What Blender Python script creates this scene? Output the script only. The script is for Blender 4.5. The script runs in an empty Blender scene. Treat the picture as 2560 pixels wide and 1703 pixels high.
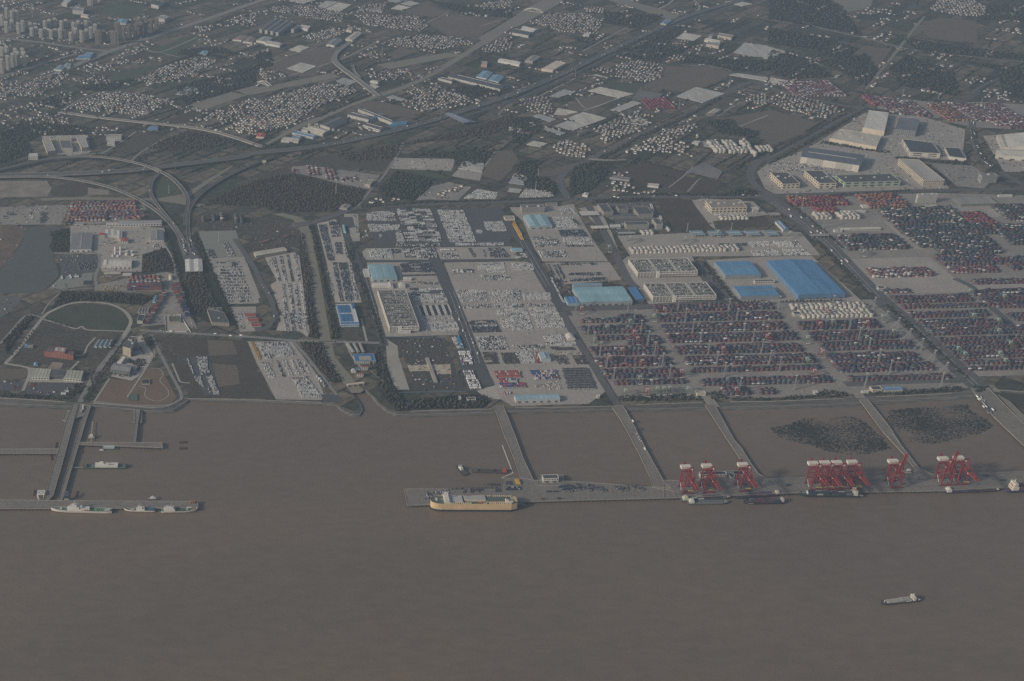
import bpy, math, random
import numpy as np
random.seed(7); rng = np.random.default_rng(7)
SC = bpy.context.scene
COL = SC.collection
# ------------------------------------------------------------------ camera
# aerial telephoto crop: principal point lies left of the frame centre (lens shift)
W0, H0, FPX, CX, CY = 2560.0, 1703.0, 3590.0, 422.0, 851.5
PITCH, ROLL, CAMZ = math.radians(27.65), math.radians(1.43), 1790.0
_F = np.array((0, math.cos(PITCH), -math.sin(PITCH)))
_R0 = np.array((1.0, 0, 0)); _U0 = np.array((0, math.sin(PITCH), math.cos(PITCH)))
_R = math.cos(ROLL)*_R0 - math.sin(ROLL)*_U0
_U = math.sin(ROLL)*_R0 + math.cos(ROLL)*_U0
cd = bpy.data.cameras.new('camera'); cam = bpy.data.objects.new('camera', cd); COL.objects.link(cam)
import mathutils
cam.matrix_world = mathutils.Matrix(((_R[0], _U[0], -_F[0], 0), (_R[1], _U[1], -_F[1], 0), (_R[2], _U[2], -_F[2], CAMZ), (0, 0, 0, 1)))
cd.sensor_fit = 'HORIZONTAL'; cd.sensor_width = 36.0; cd.lens = FPX/W0*36.0
cd.shift_x = (W0/2-CX)/W0; cd.shift_y = 0.0; cd.clip_start = 1.0; cd.clip_end = 60000.0
SC.camera = cam
# ------------------------------------------------------------------ light
SUN_EL, SUN_AZ = math.radians(24), math.radians(248)      # azimuth from +Y clockwise: low sun on the left, a little towards the camera
sdir = mathutils.Vector((math.sin(SUN_AZ)*math.cos(SUN_EL), math.cos(SUN_AZ)*math.cos(SUN_EL), math.sin(SUN_EL)))
wd = bpy.data.worlds.new('World'); SC.world = wd; wd.use_nodes = True
nt = wd.node_tree; bg = nt.nodes['Background']
sky = nt.nodes.new('ShaderNodeTexSky'); sky.sky_type = 'NISHITA'; sky.sun_disc = False
sky.sun_elevation = SUN_EL; sky.sun_rotation = SUN_AZ; sky.air_density = 1.0; sky.dust_density = 5.0; sky.ozone_density = 1.0
nt.links.new(sky.outputs[0], bg.inputs[0]); bg.inputs[1].default_value = 0.092
sl = bpy.data.lights.new('sun', 'SUN'); sl.energy = 3.4; sl.angle = math.radians(4.0); sl.color = (1.0, 0.89, 0.74)
so = bpy.data.objects.new('sun', sl); COL.objects.link(so); so.rotation_euler = sdir.to_track_quat('Z', 'Y').to_euler(); so.location = (0, 3000, 3000)
vs = SC.view_settings; vs.view_transform = 'Standard'; vs.look = 'None'; vs.gamma = 1.0; vs.use_curve_mapping = False
vs.exposure = -0.05
SC.render.engine = 'CYCLES'
SC.cycles.use_denoising = False; SC.cycles.use_light_tree = False; SC.cycles.max_bounces = 4; SC.cycles.volume_bounces = 0; SC.cycles.diffuse_bounces = 2
# ------------------------------------------------------------------ photo pixel -> ground point
def G(u, v, h=0.0):
    d = _F*FPX + _R*(u-CX) + _U*(CY-v)
    t = (h-CAMZ)/d[2]
    return np.array((d[0]*t, d[1]*t, h))
S1 = 640/2334.0
TILE = {}
for r_, y_ in (('A', 0), ('B', 400), ('C', 700)):
    for i_ in range(4): TILE[r_+str(i_)] = (640*i_, y_, S1)
TILE.update(E0=(0, 1000, 640/2357), E1=(960, 1090, 480/2357), E2=(1660, 1100, 340/2357), E3=(1980, 1100, 260/2146),
            E4=(2200, 1080, 360/2357), E5=(2160, 1450, 200/2357), F=(0, 0, 2560/2357))
def px(t, x, y):
    a = TILE[t]; return a[0]+x*a[2], a[1]+y*a[2]
def pxs(s):
    out = []; t = None
    for k in s.split():
        if k in TILE: t = k
        else:
            x, y = k.split(','); out.append(px(t, float(x), float(y)))
    return out
def gp(t, x, y, h=0.0):
    u, v = px(t, x, y); return G(u, v, h)
def gpoly(s, h=0.0):
    return [G(u, v, h) for u, v in pxs(s)]
# ------------------------------------------------------------------ materials
MATS = {}
def _n(t, k, **kw):
    n = t.nodes.new(k)
    for a, b in kw.items(): setattr(n, a, b)
    return n
def mat(name, col, rough=0.8, var=0.18, scale=0.03, col2=None, spec=0.25, stretch=None, fine=0.35, metal=0.0):
    """colour with two octaves of wear noise in world metres"""
    if name in MATS: return MATS[name]
    m = bpy.data.materials.new(name); m.use_nodes = True; t = m.node_tree; b = t.nodes['Principled BSDF']
    geo = _n(t, 'ShaderNodeNewGeometry'); src = geo.outputs['Position']
    if stretch:
        mp = _n(t, 'ShaderNodeMapping'); mp.inputs['Scale'].default_value = stretch; mp.inputs['Rotation'].default_value = (0, 0, math.radians(33)) if len(stretch) > 3 else (0, 0, 0)
        t.links.new(src, mp.inputs[0]); src = mp.outputs[0]
    n1 = _n(t, 'ShaderNodeTexNoise'); n1.inputs['Scale'].default_value = scale; n1.inputs['Detail'].default_value = 5; n1.inputs['Roughness'].default_value = 0.62
    n2 = _n(t, 'ShaderNodeTexNoise'); n2.inputs['Scale'].default_value = scale*11; n2.inputs['Detail'].default_value = 3
    t.links.new(src, n1.inputs[0]); t.links.new(src, n2.inputs[0])
    r1 = _n(t, 'ShaderNodeMapRange'); r1.inputs[1].default_value = 0.3; r1.inputs[2].default_value = 0.7
    t.links.new(n1.outputs[0], r1.inputs[0])
    c1 = col; c2 = col2 or tuple(c*(1-2*var) for c in col); ca = tuple(min(1, c*(1+var)) for c in c1) if not col2 else c1
    mx = _n(t, 'ShaderNodeMix', data_type='RGBA'); mx.inputs[6].default_value = (*ca, 1); mx.inputs[7].default_value = (*c2, 1)
    t.links.new(r1.outputs[0], mx.inputs[0])
    r2 = _n(t, 'ShaderNodeMapRange'); r2.inputs[1].default_value = 0.25; r2.inputs[2].default_value = 0.75; r2.inputs[3].default_value = 1-fine; r2.inputs[4].default_value = 1+fine
    t.links.new(n2.outputs[0], r2.inputs[0])
    ml = _n(t, 'ShaderNodeMix', data_type='RGBA', blend_type='MULTIPLY'); ml.inputs[0].default_value = 1.0
    t.links.new(mx.outputs[2], ml.inputs[6]); t.links.new(r2.outputs[0], ml.inputs[7]); t.links.new(ml.outputs[2], b.inputs['Base Color'])
    b.inputs['Roughness'].default_value = rough; b.inputs['Specular IOR Level'].default_value = spec; b.inputs['Metallic'].default_value = metal
    MATS[name] = m; return m
def cmat(col, rough=0.65, var=0.08):
    k = 'paint_%d_%d_%d' % tuple(int(round(c*250)) for c in col)
    return mat(k, col, rough, var, 0.05, fine=0.12)
def attr_mat(name, rough=0.6, obj=False, fine=0.15, spec=0.3):
    if name in MATS: return MATS[name]
    m = bpy.data.materials.new(name); m.use_nodes = True; t = m.node_tree; b = t.nodes['Principled BSDF']
    if obj: o = _n(t, 'ShaderNodeObjectInfo').outputs['Color']
    else:
        a = _n(t, 'ShaderNodeAttribute'); a.attribute_name = 'col'; o = a.outputs['Color']
    geo = _n(t, 'ShaderNodeNewGeometry'); n1 = _n(t, 'ShaderNodeTexNoise'); n1.inputs['Scale'].default_value = 0.4
    t.links.new(geo.outputs['Position'], n1.inputs[0])
    r2 = _n(t, 'ShaderNodeMapRange'); r2.inputs[1].default_value = 0.3; r2.inputs[2].default_value = 0.7; r2.inputs[3].default_value = 1-fine; r2.inputs[4].default_value = 1+fine
    t.links.new(n1.outputs[0], r2.inputs[0])
    ml = _n(t, 'ShaderNodeMix', data_type='RGBA', blend_type='MULTIPLY'); ml.inputs[0].default_value = 1.0
    t.links.new(o, ml.inputs[6]); t.links.new(r2.outputs[0], ml.inputs[7]); t.links.new(ml.outputs[2], b.inputs['Base Color'])
    b.inputs['Roughness'].default_value = rough; b.inputs['Specular IOR Level'].default_value = spec
    MATS[name] = m; return m
PAINT = attr_mat('painted_steel', 0.55); LEAF = attr_mat('foliage', 0.9, fine=0.4, spec=0.05); OPAINT = attr_mat('painted_object', 0.55, obj=True)
PLASTER = attr_mat('plaster_and_tile', 0.8, fine=0.2, spec=0.1); GLASS = mat('dark_glass', (0.035, 0.045, 0.055), 0.25, 0.2, 0.1, spec=0.5)
# ------------------------------------------------------------------ mesh helpers
def props(o, label=None, cat=None, group=None, kind=None):
    if label: o['label'] = label
    if cat: o['category'] = cat
    if group: o['group'] = group
    if kind: o['kind'] = kind
    return o
def new_obj(name, me, parent=None, loc=None):
    o = bpy.data.objects.new(name, me); COL.objects.link(o)
    if parent is not None: o.parent = parent
    if loc is not None: o.location = loc
    return o
def empty(name, loc=(0, 0, 0), rz=0.0, **kw):
    o = new_obj(name, None, None, loc); o.rotation_euler = (0, 0, rz); o.empty_display_size = 1.0
    return props(o, **kw)
class MB:
    """collects boxes, prisms, beams, tubes; build() links them as one mesh object"""
    def __init__(s): s.v = []; s.f = []; s.m = []
    def add(s, vs_, fs, m=0):
        k = len(s.v); s.v += [tuple(map(float, p)) for p in vs_]
        for f in fs: s.f.append(tuple(i+k for i in f)); s.m.append(m)
        return s
    def box(s, x0, x1, y0, y1, z0, z1, m=0):
        return s.add([(x0, y0, z0), (x1, y0, z0), (x1, y1, z0), (x0, y1, z0), (x0, y0, z1), (x1, y0, z1), (x1, y1, z1), (x0, y1, z1)],
                     [(0, 3, 2, 1), (4, 5, 6, 7), (0, 1, 5, 4), (1, 2, 6, 5), (2, 3, 7, 6), (3, 0, 4, 7)], m)
    def prism(s, poly, z0, z1, m=0, mt=None, bottom=False, poly1=None):
        n = len(poly); q = poly1 or poly
        vs_ = [(p[0], p[1], z0) for p in poly]+[(p[0], p[1], z1) for p in q]
        s.add(vs_, [(i, (i+1) % n, n+(i+1) % n, n+i) for i in range(n)], m)
        k = len(s.v)-2*n
        s.f.append(tuple(k+n+i for i in range(n))); s.m.append(m if mt is None else mt)
        if bottom: s.f.append(tuple(k+i for i in reversed(range(n)))); s.m.append(m)
        return s
    def beam(s, p, q, w, m=0, h=None):
        p = np.array(p, float); q = np.array(q, float); d = q-p; L = np.linalg.norm(d)
        if L < 1e-6: return s
        d /= L; up = np.array((0, 0, 1.0)) if abs(d[2]) < 0.95 else np.array((0, 1.0, 0))
        a = np.cross(d, up); a /= np.linalg.norm(a); b = np.cross(a, d); h = h or w
        a = a*w/2; b = b*h/2
        vs_ = [p-a-b, p+a-b, p+a+b, p-a+b, q-a-b, q+a-b, q+a+b, q-a+b]
        return s.add(vs_, [(0, 3, 2, 1), (4, 5, 6, 7), (0, 1, 5, 4), (1, 2, 6, 5), (2, 3, 7, 6), (3, 0, 4, 7)], m)
    def cyl(s, x, y, z0, z1, r, n=10, m=0, r1=None):
        r1 = r if r1 is None else r1
        a = [(x+r*math.cos(2*math.pi*i/n), y+r*math.sin(2*math.pi*i/n)) for i in range(n)]
        b = [(x+r1*math.cos(2*math.pi*i/n), y+r1*math.sin(2*math.pi*i/n)) for i in range(n)]
        return s.prism(a, z0, z1, m, poly1=b)
    def mesh(s, name, mats, smooth=False):
        me = bpy.data.meshes.new(name); me.from_pydata(s.v, [], s.f)
        for k in (mats if isinstance(mats, (list, tuple)) else [mats]): me.materials.append(k)
        if max(s.m, default=0): me.polygons.foreach_set('material_index', s.m)
        if smooth: me.polygons.foreach_set('use_smooth', [True]*len(s.f))
        me.update(); return me
    def build(s, name, mats, parent=None, loc=None, smooth=False, **kw):
        return props(new_obj(name, s.mesh(name, mats, smooth), parent, loc), **kw)
def dup(root, loc, rz=0.0, scale=None, **kw):
    r = root.copy(); COL.objects.link(r); r.location = loc; r.rotation_euler = (0, 0, rz)
    if scale: r.scale = scale
    for ch in root.children:
        c = ch.copy(); COL.objects.link(c); c.parent = r
        for g in ch.children:
            d = g.copy(); COL.objects.link(d); d.parent = c
    return props(r, **kw)
def inside(P, poly):
    """P (n,2) in polygon -> bool mask"""
    x, y = P[:, 0], P[:, 1]; ok = np.zeros(len(P), bool); n = len(poly); j = n-1
    for i in range(n):
        xi, yi, xj, yj = poly[i][0], poly[i][1], poly[j][0], poly[j][1]
        c = ((yi > y) != (yj > y)) & (x < (xj-xi)*(y-yi)/((yj-yi) or 1e-9)+xi); ok ^= c; j = i
    return ok
def grid_in(poly, dx, dy, jit=0.0, rot=0.0):
    q = np.array([(p[0], p[1]) for p in poly]); c = q.mean(0); cs, sn = math.cos(rot), math.sin(rot)
    l = (q-c) @ np.array(((cs, -sn), (sn, cs)))
    a0, b0 = l.min(0); a1, b1 = l.max(0)
    A, B = np.meshgrid(np.arange(a0+dx/2, a1, dx), np.arange(b0+dy/2, b1, dy)); row = np.meshgrid(np.arange(A.shape[1]), np.arange(A.shape[0]))
    P = np.stack((A.ravel(), B.ravel()), 1); ij = np.stack((row[0].ravel(), row[1].ravel()), 1)
    if jit: P = P+rng.uniform(-jit, jit, P.shape)*np.array((dx, dy))
    P = P @ np.array(((cs, sn), (-sn, cs)))+c
    k = inside(P, q); return P[k], ij[k]
# templates: verts, faces, colour class of each face
def _tbox():
    v = [(x, y, z) for z in (0, 1) for x, y in ((-.5, -.5), (.5, -.5), (.5, .5), (-.5, .5))]
    return v, [(4, 5, 6, 7), (0, 1, 5, 4), (1, 2, 6, 5), (2, 3, 7, 6), (3, 0, 4, 7)], [0]*5
def _tcar():
    v = [(x, y, z) for z in (.25, .95) for x, y in ((-.9, -2.2), (.9, -2.2), (.9, 2.2), (-.9, 2.2))]
    v += [(-.82, -1.5, .95), (.82, -1.5, .95), (.82, 1.9, .95), (-.82, 1.9, .95), (-.68, -.7, 1.5), (.68, -.7, 1.5), (.68, 1.4, 1.5), (-.68, 1.4, 1.5)]
    f = [(0, 1, 5, 4), (1, 2, 6, 5), (2, 3, 7, 6), (3, 0, 4, 7), (4, 5, 9, 8), (5, 6, 10, 9), (6, 7, 11, 10), (7, 4, 8, 11),
         (8, 9, 13, 12), (9, 10, 14, 13), (10, 11, 15, 14), (11, 8, 12, 15), (12, 13, 14, 15)]
    return v, f, [0]*8+[1, 0, 1, 0, 0]
def _ttruck():   # cab and box body, length along y
    v = []; f = []; c = []
    for x0, x1, y0, y1, z0, z1, k in ((-1.2, 1.2, -5.4, -3.6, .5, 2.7, 1), (-1.25, 1.25, -3.4, 5.4, .9, 3.5, 0)):
        b = len(v); v += [(x, y, z) for z in (z0, z1) for x, y in ((x0, y0), (x1, y0), (x1, y1), (x0, y1))]
        f += [tuple(i+b for i in q) for q in ((4, 5, 6, 7), (0, 1, 5, 4), (1, 2, 6, 5), (2, 3, 7, 6), (3, 0, 4, 7))]; c += [k]*5
    return v, f, c
def _thouse():   # unit footprint, ridge along x; eaves at 0.7 of the height
    v = [(x, y, z) for z in (0, .7) for x, y in ((-.5, -.5), (.5, -.5), (.5, .5), (-.5, .5))]+[(-.5, 0, 1), (.5, 0, 1)]
    o = .56; v += [(-o, -o, .67), (o, -o, .67), (o, o, .67), (-o, o, .67), (-o, 0, 1.02), (o, 0, 1.02)]
    return v, [(0, 1, 5, 4), (1, 2, 6, 9, 5), (2, 3, 7, 6), (3, 0, 4, 8, 7), (10, 11, 15, 14), (12, 13, 14, 15)], [0, 0, 0, 0, 1, 1]
def _ttree(seed):
    r = random.Random(seed); n = 6; v = []
    for z, rad in ((.12, .55), (.45, 1.0), (.8, .6)):
        for i in range(n):
            a = 2*math.pi*(i+r.uniform(-.3, .3))/n; q = rad*r.uniform(.72, 1.2)*.5; v.append((q*math.cos(a), q*math.sin(a), z+r.uniform(-.08, .08)))
    v.append((r.uniform(-.1, .1), r.uniform(-.1, .1), 1.0)); f = []
    for k in (0, 1):
        for i in range(n): f.append((k*n+i, k*n+(i+1) % n, (k+1)*n+(i+1) % n, (k+1)*n+i))
    f += [(2*n+i, 2*n+(i+1) % n, 3*n) for i in range(n)]
    return v, f, [0]*len(f)
T_BOX, T_CAR, T_TRUCK, T_HOUSE = _tbox(), _tcar(), _ttruck(), _thouse(); T_TREE = [_ttree(i) for i in range(6)]
def stamp_data(tmpl, pl, cols):
    """tmpl stamped at pl (n,7: x y z rot sx sy sz); cols (n,classes,3)"""
    v, f, c = tmpl; v = np.array(v, float); n = len(pl); pl = np.asarray(pl, float)
    P = v[None]*pl[:, None, 4:7]; cs, sn = np.cos(pl[:, 3])[:, None], np.sin(pl[:, 3])[:, None]
    X = P[..., 0]*cs-P[..., 1]*sn+pl[:, 0:1]; Y = P[..., 0]*sn+P[..., 1]*cs+pl[:, 1:2]; Z = P[..., 2]+pl[:, 2:3]
    V = np.stack((X, Y, Z), -1).reshape(-1, 3)
    lens = np.array([len(q) for q in f]); flat = np.concatenate([np.array(q) for q in f])
    L = (flat[None]+(np.arange(n)*len(v))[:, None]).reshape(-1)
    C = np.asarray(cols, float)[:, np.array(c)].reshape(-1, 3)
    return V, L, np.tile(lens, n), C
def mesh_from(name, parts, m):
    V = np.concatenate([p[0] for p in parts]); off = np.cumsum([0]+[len(p[0]) for p in parts[:-1]])
    L = np.concatenate([p[1]+o for p, o in zip(parts, off)]); N = np.concatenate([p[2] for p in parts]); C = np.concatenate([p[3] for p in parts])
    me = bpy.data.meshes.new(name); me.vertices.add(len(V)); me.vertices.foreach_set('co', V.astype(np.float32).ravel())
    me.loops.add(len(L)); me.loops.foreach_set('vertex_index', L.astype(np.int32)); me.polygons.add(len(N))
    st = np.concatenate(([0], np.cumsum(N)[:-1])); me.polygons.foreach_set('loop_start', st.astype(np.int32))
    me.update(calc_edges=True)
    a = me.attributes.new('col', 'FLOAT_COLOR', 'FACE'); a.data.foreach_set('color', np.concatenate((C, np.ones((len(C), 1))), 1).astype(np.float32).ravel())
    me.materials.append(m); return me
def stamp(name, tmpl, pl, cols, m=None, parent=None, **kw):
    if not len(pl): return None
    me = mesh_from(name, [stamp_data(tmpl, pl, cols)], m or PAINT)
    return props(new_obj(name, me, parent), **kw)
# ------------------------------------------------------------------ ground sheets and ribbons
ZL = {'ground': 0.0, 'field': 0.05, 'lot': 0.32, 'path': 0.46, 'road': 0.56, 'mark': 0.90}; ZC = {}
def zlay(k):
    ZC[k] = ZC.get(k, -1)+1; return ZL[k]+ZC[k]*(.004 if k == 'lot' else .0028)
EXP, EXR = [], []
def sheet(name, m, s, layer='field', z=None, label=None, up=None):
    z = zlay(layer) if z is None else z
    p = gpoly(s, z) if isinstance(s, str) else [(q[0], q[1], z) for q in s]
    if name in ('canal', 'river_reach', 'pond', 'lake', 'drain', 'works_yard', 'parking_lot', 'container_yard', 'brown_field', 'green_field', 'far_yard'): EXP.append([(q[0], q[1]) for q in p])
    me = bpy.data.meshes.new(name); me.from_pydata([tuple(q) for q in p], [], [tuple(range(len(p)))]); me.materials.append(m); me.update()
    if me.polygons[0].normal.z < 0: me.flip_normals()
    return props(new_obj(name, me), kind='structure', label=label)
def smooth_line(P, n=6):
    """Catmull-Rom through the points"""
    P = [np.array(p, float) for p in P]; Q = [2*P[0]-P[1]]+P+[2*P[-1]-P[-2]]; out = []
    for i in range(1, len(Q)-2):
        a, b, c, d = Q[i-1:i+3]
        for k in range(n):
            t = k/n; out.append(.5*(2*b+(c-a)*t+(2*a-5*b+4*c-d)*t*t+(3*b-a-3*c+d)*t**3))
    out.append(P[-1]); return out
def offsets(P, w):
    P = [np.array(p[:2], float) for p in P]; L = []; R = []
    for i, p in enumerate(P):
        d = P[min(i+1, len(P)-1)]-P[max(i-1, 0)]; d /= (np.linalg.norm(d) or 1); n = np.array((-d[1], d[0])); L.append(p+n*w/2); R.append(p-n*w/2)
    return L, R
def line_pts(s, z=0.0, smooth=True, n=6):
    zs = z if isinstance(z, (list, tuple)) else None; q = pxs(s); P = []
    for i, (u, v) in enumerate(q):
        h = zs[min(i, len(zs)-1)] if zs else z; P.append(G(u, v, h))
    return smooth_line(P, n) if smooth and len(P) > 2 else P
def ribbon(name, m, s, w, layer='road', z=None, smooth=True, thick=0.0, parent=None, off=0.0, pts_=None, **kw):
    z = zlay(layer) if z is None else z
    P = pts_ if pts_ is not None else line_pts(s, z, smooth)
    if off: 
        L0, _ = offsets(P, 2*off); P = [np.array((a[0], a[1], p[2])) for a, p in zip(L0, P)]
    if parent is None: EXR.append((np.array([p[:2] for p in P]), w*.5+7))
    L, R = offsets(P, w); b = MB(); n = len(P)
    vs_ = [(L[i][0], L[i][1], P[i][2]) for i in range(n)]+[(R[i][0], R[i][1], P[i][2]) for i in range(n)]
    b.add(vs_, [(i, n+i, n+i+1, i+1) for i in range(n-1)])
    if thick:
        vs2 = [(x, y, z_-thick) for x, y, z_ in vs_]
        b.add(vs_+vs2, [(i, i+1, 2*n+i+1, 2*n+i) for i in range(n-1)]+[(n+i+1, n+i, 3*n+i, 3*n+i+1) for i in range(n-1)]+[(2*n+i+1, 3*n+i+1, 3*n+i, 2*n+i) for i in range(n-1)]+[(0, 2*n, 3*n, n), (n-1, 2*n-1, 4*n-1, 3*n-1)])
    kw.setdefault('kind', 'structure' if parent is None else None)
    return b.build(name, m, parent, **kw), P

def clear_of(P):
    """points of P off the water, paved lots, roofs and roads already laid"""
    ok = np.ones(len(P), bool)
    for q in EXP: ok &= ~inside(P, q)
    for c, r in EXR:
        for a, b_ in zip(c[:-1], c[1:]):
            d = b_-a; t = np.clip(((P-a) @ d)/max(d @ d, 1e-6), 0, 1); ok &= ((P-a-t[:, None]*d)**2).sum(1) > r*r
    return P[ok]
def ordn(k): return '%d%s' % (k, 'th' if 10 <= k % 100 <= 20 else {1: 'st', 2: 'nd', 3: 'rd'}.get(k % 10, 'th'))
def spots(items):
    """front/back and left/right words for things sharing a place (last field of xy tuples is the place)"""
    d = {}
    for x, y, k in items: d.setdefault(k, []).append((x, y))
    B = {k: (np.quantile([p[0] for p in v], (.33, .67)), np.quantile([p[1] for p in v], (.33, .67))) for k, v in d.items()}
    return [('front' if y < B[k][1][0] else 'back' if y > B[k][1][1] else 'middle')+' '+('left' if x < B[k][0][0] else 'right' if x > B[k][0][1] else 'centre') for x, y, k in items]
# ================================================================== SETTING
M_LAND = mat('rough_land', (0.119, 0.111, 0.093), 0.95, scale=0.004, col2=(0.080, 0.078, 0.067), fine=0.5, spec=0.05)
def patchwork(m, ang, sz):
    """far farmland: small plots of differing crops divided by dark ditches, too small to tell apart"""
    t = m.node_tree; b = t.nodes['Principled BSDF']; old = b.inputs['Base Color'].links[0].from_socket; g = _n(t, 'ShaderNodeNewGeometry'); mp = _n(t, 'ShaderNodeMapping'); mp.inputs['Rotation'].default_value = (0, 0, ang); mp.inputs['Scale'].default_value = (1/sz, 1/sz, 0)
    t.links.new(g.outputs['Position'], mp.inputs[0]); br = _n(t, 'ShaderNodeTexBrick', offset=.37, squash=.6, squash_frequency=3); br.inputs['Color1'].default_value = (.55, .66, .56, 1); br.inputs['Color2'].default_value = (1.9, 1.62, 1.42, 1); br.inputs['Mortar'].default_value = (.45, .52, .50, 1); br.inputs['Scale'].default_value = 1.0; br.inputs['Mortar Size'].default_value = .035; br.inputs['Brick Width'].default_value = 1.9; br.inputs['Row Height'].default_value = .62; br.inputs['Bias'].default_value = -.1
    t.links.new(mp.outputs[0], br.inputs[0]); ml = _n(t, 'ShaderNodeMix', data_type='RGBA', blend_type='MULTIPLY'); ml.inputs[0].default_value = .85; t.links.new(old, ml.inputs[6]); t.links.new(br.outputs[0], ml.inputs[7]); t.links.new(ml.outputs[2], b.inputs['Base Color'])
patchwork(M_LAND, math.radians(-44), 85.0)
M_SOIL = mat('bare_soil', (0.092, 0.077, 0.060), 0.95, scale=0.012, col2=(0.068, 0.060, 0.050), fine=0.3, spec=0.05)
M_BROWN = mat('brown_field', (0.161, 0.133, 0.103), 0.95, scale=0.010, col2=(0.130, 0.109, 0.090), fine=0.2, spec=0.05)
M_GREEN = mat('green_field', (0.085, 0.105, 0.062), 0.95, scale=0.012, col2=(0.069, 0.080, 0.055), fine=0.25, spec=0.05)
M_LAWN = mat('dry_lawn', (0.190, 0.136, 0.097), 0.95, scale=0.02, col2=(0.155, 0.113, 0.083), fine=0.22, spec=0.05)
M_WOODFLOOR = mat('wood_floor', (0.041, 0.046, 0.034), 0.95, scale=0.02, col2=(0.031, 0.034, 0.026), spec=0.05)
M_SCRUB = mat('scrub', (0.098, 0.084, 0.065), 0.95, scale=0.009, col2=(0.067, 0.067, 0.051), fine=0.45, spec=0.05)
M_CONC = mat('concrete_yard', (0.377, 0.347, 0.308), 0.9, scale=0.012, col2=(0.300, 0.277, 0.250), fine=0.18)
M_CONC2 = mat('pale_concrete', (0.440, 0.391, 0.341), 0.9, scale=0.015, col2=(0.351, 0.332, 0.304), fine=0.15)
M_YARD = mat('container_yard_paving', (0.299, 0.273, 0.242), 0.9, scale=0.012, col2=(0.213, 0.201, 0.184), fine=0.25)
M_ASPH = mat('asphalt', (0.127, 0.127, 0.127), 0.9, scale=0.010, col2=(0.096, 0.099, 0.101), fine=0.2)
M_ASPHD = mat('dark_asphalt', (0.092, 0.096, 0.101), 0.9, scale=0.012, col2=(0.074, 0.078, 0.083), fine=0.2)
M_ROADG = mat('grey_road', (0.246, 0.239, 0.227), 0.9, scale=0.012, col2=(0.189, 0.185, 0.177), fine=0.2)
M_PATH = mat('concrete_path', (0.375, 0.350, 0.306), 0.9, scale=0.02, col2=(0.288, 0.269, 0.237), fine=0.2)
M_STONE = mat('stone_revetment', (0.137, 0.125, 0.112), 0.95, scale=0.02, col2=(0.091, 0.086, 0.078), fine=0.5, stretch=(0.15, 1.0, 1.0))
M_MARK = mat('road_paint', (0.55, 0.55, 0.52), 0.8, 0.2, 0.2)
M_GREENCOAT = mat('green_coated_paving', (0.200, 0.235, 0.200), 0.9, scale=0.012, col2=(0.235, 0.225, 0.200), fine=0.12)
M_PINK = mat('pink_paving', (0.300, 0.235, 0.195), 0.9, scale=0.02, fine=0.15)
M_WHITE = mat('white_plaster', (0.62, 0.60, 0.56), 0.8, 0.08, 0.03, fine=0.12)
def water_mat(name, c1, c2, wave, rough=0.22, scale=0.0018):
    m = bpy.data.materials.new(name); m.use_nodes = True; t = m.node_tree; b = t.nodes['Principled BSDF']
    g = _n(t, 'ShaderNodeNewGeometry'); mp = _n(t, 'ShaderNodeMapping'); mp.inputs['Scale'].default_value = (0.45, 1.0, 1.0); mp.inputs['Rotation'].default_value = (0, 0, math.radians(12))
    t.links.new(g.outputs['Position'], mp.inputs[0])
    n1 = _n(t, 'ShaderNodeTexNoise'); n1.inputs['Scale'].default_value = scale; n1.inputs['Detail'].default_value = 6; n1.inputs['Roughness'].default_value = 0.6; n1.inputs['Distortion'].default_value = 0.6
    t.links.new(mp.outputs[0], n1.inputs[0])
    r = _n(t, 'ShaderNodeMapRange'); r.inputs[1].default_value = 0.32; r.inputs[2].default_value = 0.68; t.links.new(n1.outputs[0], r.inputs[0])
    mx = _n(t, 'ShaderNodeMix', data_type='RGBA'); mx.inputs[6].default_value = (*c1, 1); mx.inputs[7].default_value = (*c2, 1); t.links.new(r.outputs[0], mx.inputs[0])
    # ripple-scale mottling of the suspended silt
    n3 = _n(t, 'ShaderNodeTexNoise'); n3.inputs['Scale'].default_value = 0.06; n3.inputs['Detail'].default_value = 4; t.links.new(mp.outputs[0], n3.inputs[0])
    r3 = _n(t, 'ShaderNodeMapRange'); r3.inputs[1].default_value = .3; r3.inputs[2].default_value = .7; r3.inputs[3].default_value = .93; r3.inputs[4].default_value = 1.07; t.links.new(n3.outputs[0], r3.inputs[0])
    ml = _n(t, 'ShaderNodeMix', data_type='RGBA', blend_type='MULTIPLY'); ml.inputs[0].default_value = 1.0; t.links.new(mx.outputs[2], ml.inputs[6]); t.links.new(r3.outputs[0], ml.inputs[7])
    t.links.new(ml.outputs[2], b.inputs['Base Color'])
    n2 = _n(t, 'ShaderNodeTexNoise'); n2.inputs['Scale'].default_value = 0.12; n2.inputs['Detail'].default_value = 5; n2.inputs['Roughness'].default_value = 0.65; t.links.new(mp.outputs[0], n2.inputs[0])
    bp = _n(t, 'ShaderNodeBump'); bp.inputs['Strength'].default_value = wave; bp.inputs['Distance'].default_value = 1.2; t.links.new(n2.outputs[0], bp.inputs['Height'])
    t.links.new(bp.outputs[0], b.inputs['Normal']); b.inputs['Roughness'].default_value = rough; b.inputs['IOR'].default_value = 1.33; b.inputs['Specular IOR Level'].default_value = 0.35
    MATS[name] = m; return m
M_RIVER = water_mat('silty_river', (0.180, 0.137, 0.101), (0.150, 0.121, 0.093), 0.6)
M_CANAL = water_mat('canal_water', (0.235, 0.215, 0.165), (0.205, 0.190, 0.150), 0.1, 0.55, 0.006)
M_LAKE = water_mat('lake_water', (0.100, 0.105, 0.095), (0.090, 0.095, 0.087), 0.1, 0.5, 0.004)
WZ = -5.0
me = bpy.data.meshes.new('river'); me.from_pydata([(-9000, 300, WZ), (12000, 300, WZ), (12000, 3900, WZ), (-9000, 3900, WZ)], [], [(0, 1, 2, 3)]); me.materials.append(M_RIVER)
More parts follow.
